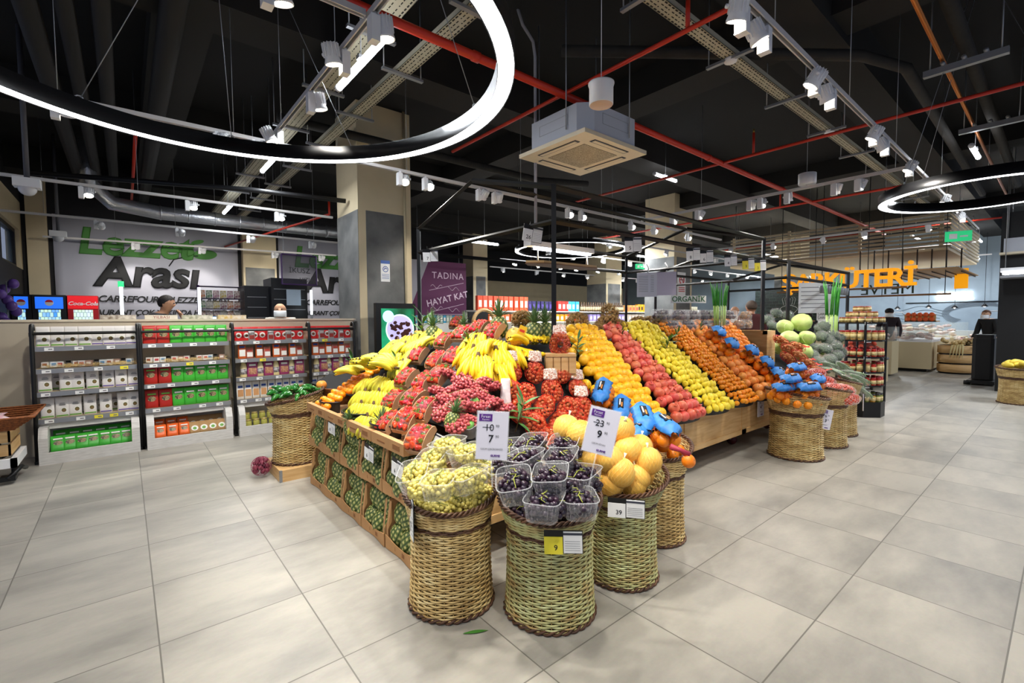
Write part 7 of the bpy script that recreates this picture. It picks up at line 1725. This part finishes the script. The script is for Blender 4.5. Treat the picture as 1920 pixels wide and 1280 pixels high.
q.tube([(-.005, .7+.22*math.cos(a)*(1+.3*math.sin(3*a)), 1.65+.2*math.sin(a)) for a in [i*PI/12 for i in range(24)]], .006, ck, 3, closed=True)
for i in range(6): q.tube([(-.005, .55+.06*i, 1.85), (-.005, .5+.08*i, 2.05), (-.005, .56+.06*i, 2.1)], .005, ck, 3)
q.build('chalk_drawing', t)
t = thing('menu_panel', 'white tiled strip with black lettering right of the black tiles', 'sign', (16.5, 4.65, 0)); MB().box((0, 0, 0), (.08, .42, 2.3), white).build('panel', t)
for i in range(8): text('lettering', 'ŞARKÜT', .1, ink, t, (-.004, .40, 1.4+.11*i), FX, .001, align='LEFT')
t = thing('list_card', 'large pale price list hanging beside the leeks', 'sign', (10.500, 3.264, 1.812), (0, 0, -PI/2+.5)); MB().box((-.28, 0, -.28), (.28, .004, .32), paper).build('card', t)
q = MB()
for i in range(6): q.box((-.24, -.002, .22-.08*i), (.22, 0, .232-.08*i), prg)
q.build('printed_mark', t); MB().tube([(0, .002, .32), (0, .002, .5)], .006, white, 5).build('clip', t)
# row of little hanging pots
random.seed(17)
t = thing('hanging_pot', 'x', 'pot'); MB().lathe([(.03, 0), (.045, .12), (.04, .13)], mat('galvanised_pot', '8f9296', .4, .4), 12).build('pot_body', t); MB().tube([(0, 0, .12), (0, 0, .2)], .004, steel, 4).build('hook', t); hp_ = Proto(t)
for i in range(10): hp_.put((9.2+.15*i, 2.76, 2.06-.2), (0, 0, 0), 'small galvanised pot hanging from the second black frame', 'hanging galvanised pots')
# deli counter
glc = mat('counter_glass', 'd0dcdc', .08, alpha=.22, spec=.8); cbm = mat('counter_beige', 'cfc09a', .5)
t = thing('deli_counter', 'beige glass fronted deli counter across the aisle', 'counter', (17.2, 3.4, 0))
MB().box((-1.2, -1.1, .08), (1.6, 1.6, .78), cbm).box((-1.1, -1.0, 0), (1.5, 1.5, .08), black).build('counter_body', t); MB().box((-1.2, -1.1, .78), (1.6, 1.6, .82), white).build('worktop', t)
MB().box((-1.2, -1.1, .82), (-1.19, 1.6, 1.3), glc).box((-1.2, -1.1, .82), (1.6, -1.09, 1.3), glc).box((-1.2, -1.1, 1.3), (1.6, -.5, 1.31), glc).build('glass_front', t)
random.seed(19); cc = ['d88a7a', 'e8c8b8', 'b0382c', 'e8d8a0', 'a84a3a', 'd8d0c8', '7a2a24', 'e8a890']
DP = []
for c in cc: o = MB().sphere((0, 0, 0), .09, mat('meat'+c, c, .45, color2='e8ddd0', var_scale=25), 10, 6, (1.3, .9, .5)).build('deli_item'); tag(o, 'x', 'deli food'); DP.append(Proto(o))
for i in range(70): DP[random.randrange(8)].put((16.1+U(0, 1.3), 2.42+U(0, 2.4), .87+U(0, .12)), (U(-.3, .3), U(-.3, .3), U(0, 3)), 'piece of deli food behind the counter glass', 'deli food behind the glass')
t = thing('bread_crate', 'small crate of orange packs on the deli counter top', 'crate', (16.6, 2.6, 1.31)); MB().box((-.3, -.32, 0), (.3, .32, .03), wood).box((-.3, -.32, 0), (-.28, .32, .2), wood).build('crate_body', t)
for i in range(5):
    for j in range(2): o = MB().sphere((0, 0, 0), .06, mat('orange_pack', 'e0602a', .4), 10, 6).build('orange_pack'); o.location = (16.3, 2.36+.12*i, 1.38+.12*j); tag(o, 'round orange pack in the crate on the deli counter', 'groceries', 'orange packs on the deli counter')
t = thing('island_freezer', 'second beige counter farther down with glass top', 'counter', (20.3, 3.4, 0)); MB().box((-1.2, -1.2, .0), (1.2, 1.6, .8), cbm).build('counter_body', t); MB().box((-1.2, -1.2, .8), (1.2, 1.6, 1.25), glc).build('glass_front', t)
for i in range(60): DP[random.randrange(8)].put((19.3+U(0, 1.5), 2.4+U(0, 2.3), .87+U(0, .3)), (U(-.3, .3), U(-.3, .3), U(0, 3)), 'piece of food in the farther glass counter', 'food in the farther counter')
t = thing('deli_counter', 'small glass topped beige counter before the capped person', 'counter', (14.5, 3.3, 0))
MB().box((-.35, -.55, .06), (.35, .9, .85), cbm).build('counter_body', t); MB().box((-.35, -.55, .85), (.35, .9, 1.2), glc).build('glass_top', t)
for i in range(24): DP[random.randrange(8)].put((14.25+U(0, .5), 2.9+U(0, 1.1), .9+U(0, .1)), (0, 0, U(0, 3)), 'piece of deli food in the small glass topped counter', 'food in the small counter')
# tomato cart
t = thing('produce_cart', 'wheeled beige cart carrying red onion nets behind the jar rack', 'cart', (11.6, 2.75, 0)); MB().box((-.35, -.35, .12), (.5, .5, .62), cbm).build('cart_body', t)
q = MB(); q.bar((-.4, -.42, .6), (-.4, -.42, .85), .04, black); q.bar((-.4, -.42, .62), (.1, -.42, .62), .04, black); q.build('handle', t)
for x in (-.25, .4):
    for y in (-.25, .4): MB().tube([(x, y-.015, .06), (x, y+.015, .06)], .06, black, 12).box((x-.02, y-.02, .06), (x+.02, y+.02, .13), steel).build('caster', t)
for i in range(26): P_to.o; 
o = MB().sphere((0, 0, 0), .04, mat('red_onion', 'd8563a', .4), 12, 8).build('red_onion'); tag(o, 'x', 'onion'); ron = Proto(o)
for i in range(60): a, r_ = U(0, 6.28), .32*math.sqrt(U(0, 1)); ron.put((11.6+r_*math.cos(a), 2.75+r_*math.sin(a), .70+.36*(1-(r_/.34)**2)+U(-.02, .02)), (0, 0, 0), 'reddish onion heaped on the wheeled cart', 'reddish onions on the cart')
tag(MB().lathe([(.33, .6), (.3, .75), (.12, .98), (0, 1.02)], mat('cart_heap_core', '6a2a20', .8), 16).build('heap_base', None, (11.6, 2.75, .02)), 'dark red net sack core under the onions on the cart', 'sack')
# slatted wooden barrels of corn
for i, (x, y, l) in enumerate(((16.3, 1.86, 'nearest slatted wooden tub of corn near the deli counter'), (18.1, 1.85, 'second slatted wooden tub down the aisle'), (20.2, 1.75, 'third slatted wooden tub down the aisle'))):
    t = thing('slatted_tub', l, 'tub', (x, y, 0)); n = 14
    for j in range(3): MB().lathe([(.36, .04+.24*j), (.37, .04+.24*j), (.37, .24+.24*j), (.36, .24+.24*j)], wood, n).build('slat_band', t)
    MB().lathe([(.34, 0), (.34, .72)], blackp, n).build('inner_tub', t)
    q = MB(); random.seed(i)
    for k_ in range(22): a, r_ = U(0, 6.28), .28*math.sqrt(U(0, 1)); q.sphere((r_*math.cos(a), r_*math.sin(a), .76+U(0, .1)), .07, mat('corn_pale', 'd8c08a', .6, color2='c8a868', var_scale=14) if i == 0 else DP[k_ % 8].o.data.materials[0], 8, 6, (1.3, .7, .7))
    q.build('filling', t)['kind'] = 'stuff'
    for k_ in range(5 if i == 0 else 0): MB().tube([(-.2+.05*k_, -.1, .8), (-.36, -.15+.05*k_, .72), (-.39, -.15+.06*k_, .4)], [.02, .025, .004], mat('corn_husk', 'd8c890', .7), 6, flat=.4).build('husk', t)
# fish wall letters and line drawing
t = thing('letter_sign', 'white backlit letters reading BALIK on the fish counter wall', 'sign', (23.95, 3.36, 2.08)); text('lettering', 'BALIK', .38, mat('letter_white_glow', 'ffffff', .4, emit=4), t, (0, 0, 0), FX, .03, align='LEFT', bevel=.015, spacing=1.0)
MB().tube([(0, .9, -.1), (0, -1.8, -.1)], .02, black, 6).build('carrier_rail', t)
q = MB(); lk_ = mat('mural_line', '6a7680', .7)
for k_ in range(7):
    q.tube([(23.98, 2.1+.9*math.cos(a)+.03*k_, 1.55+(.28+.03*k_)*math.sin(a)) for a in [-.9+i*.16 for i in range(20)]], .008, lk_, 3)
for k_ in range(6): q.tube([(23.98, 5.0-.12*i-.1*k_, 1.0+.15*k_+.10*math.sin(i*.5+k_)) for i in range(14)], .008, lk_, 3)
tag(q.build('wall_drawing'), 'grey line drawing of waves and fish on the fish counter wall', 'drawing')
for i, (y, z) in enumerate(((4.3, 1.75), (3.4, 1.78), (2.7, 1.75), (1.95, 1.78))):
    t = thing('pendant_lamp', 'small dark pendant lamp before the fish counter mural', 'pendant lamp', (22.8, y, z), group='fish counter pendants'); MB().lathe([(.1, 0), (.03, .09), (0, .1)], black, 12).build('shade', t); MB().tube([(0, 0, .09), (0, 0, 4.76-z)], .006, black, 4).build('cable', t); MB().sphere((0, 0, .02), .035, bulb, 8, 6).build('bulb', t)
t = thing('fish_counter', 'long steel fish counter before the mural', 'counter', (22.6, 2.8, 0)); MB().box((-.4, -2.6, 0), (.5, 2.6, .95), mat('steel_counter', 'b8bcbe', .35, .5)).build('counter_body', t)
for y in (1.6, -.9): MB().tube([(-.1, y, .95), (-.1, y, 1.5), (-.1, y-.1, 1.62), (-.1, y-.3, 1.62), (-.1, y-.38, 1.5)], .02, steel, 6).build('tap', t)
# black floor machine by the pillar
t = thing('floor_scrubber', 'rounded black wheeled machine standing by the black pillar', 'machine', (14.1, 1.18, 0)); q = MB()
poly = [(-.28, -.3), (-.3, -.2), (-.3, .2), (-.26, .3), (.3, .3), (.3, -.3)]; poly = [(a*.8, b*.55) for a, b in poly]; q.prism(poly, .12, .98, blackp); q.prism([(a*.92, b*.92) for a, b in poly], .98, 1.06, blackp); q.build('machine_body', t)
MB().box((-.40, -.20, .03), (.3, .22, .10), black).build('squeegee_base', t); MB().tube([(-.38, .16, .05), (-.38, .26, .05)], .045, black, 10).build('wheel', t)
# second cassette and light near the pillar
t = thing('ceiling_cassette', 'white cassette unit at the right edge above the pillar', 'air conditioner', (13.2, .42, 2.62)); MB().box((-.45, -.45, .02), (.45, .45, .28), bdy).build('housing', t); MB().box((-.5, -.5, -.02), (.5, .5, .02), crm).build('front_panel', t)
for x in (-.4, .4): MB().tube([(x, .4, .2), (x, .4, 2.14)], .006, steel, 5).build('hanger_rod', t)
t = thing('sign_light', 'white strip light in a box canopy at the right edge over the pillar', 'light fixture', (12.5, .42, 2.2)); MB().box((-.2, -.4, .05), (.2, .45, .12), white).build('housing', t); MB().box((-.21, -.38, .0), (-.1, .42, .05), tubeg).build('diffuser', t); MB().box((-.2, -.4, -.06), (.3, .45, -.02), steel).build('lower_tray', t)
for y in (.0, .4): MB().tube([(0, y, -.04), (0, y, 2.56)], .008, steel, 5).build('suspension_rod', t)

# small net of red onions on the floor beside the platform
P_on2 = net_bag('onion_net_bag', mat('violet_onion', '8a3a4a', .4, color2='6a2438', var_scale=20), mat('violet_net_thread', 'a8506a', .5), .026, 26, .06, .06, .07, 19, header=False)
P_on2.put((.93, 4.78, .10), (0, 0, .4), 'violet onion net standing on the floor left of the wooden platform')
# drop prototypes that were never placed
for o in [o for o in bpy.data.objects if o.get('label') == 'x']:
    for n_ in KIDS.get(o.name, []):
        for g_ in KIDS.get(n_.name, []): bpy.data.objects.remove(g_)
        bpy.data.objects.remove(n_)
    bpy.data.objects.remove(o)
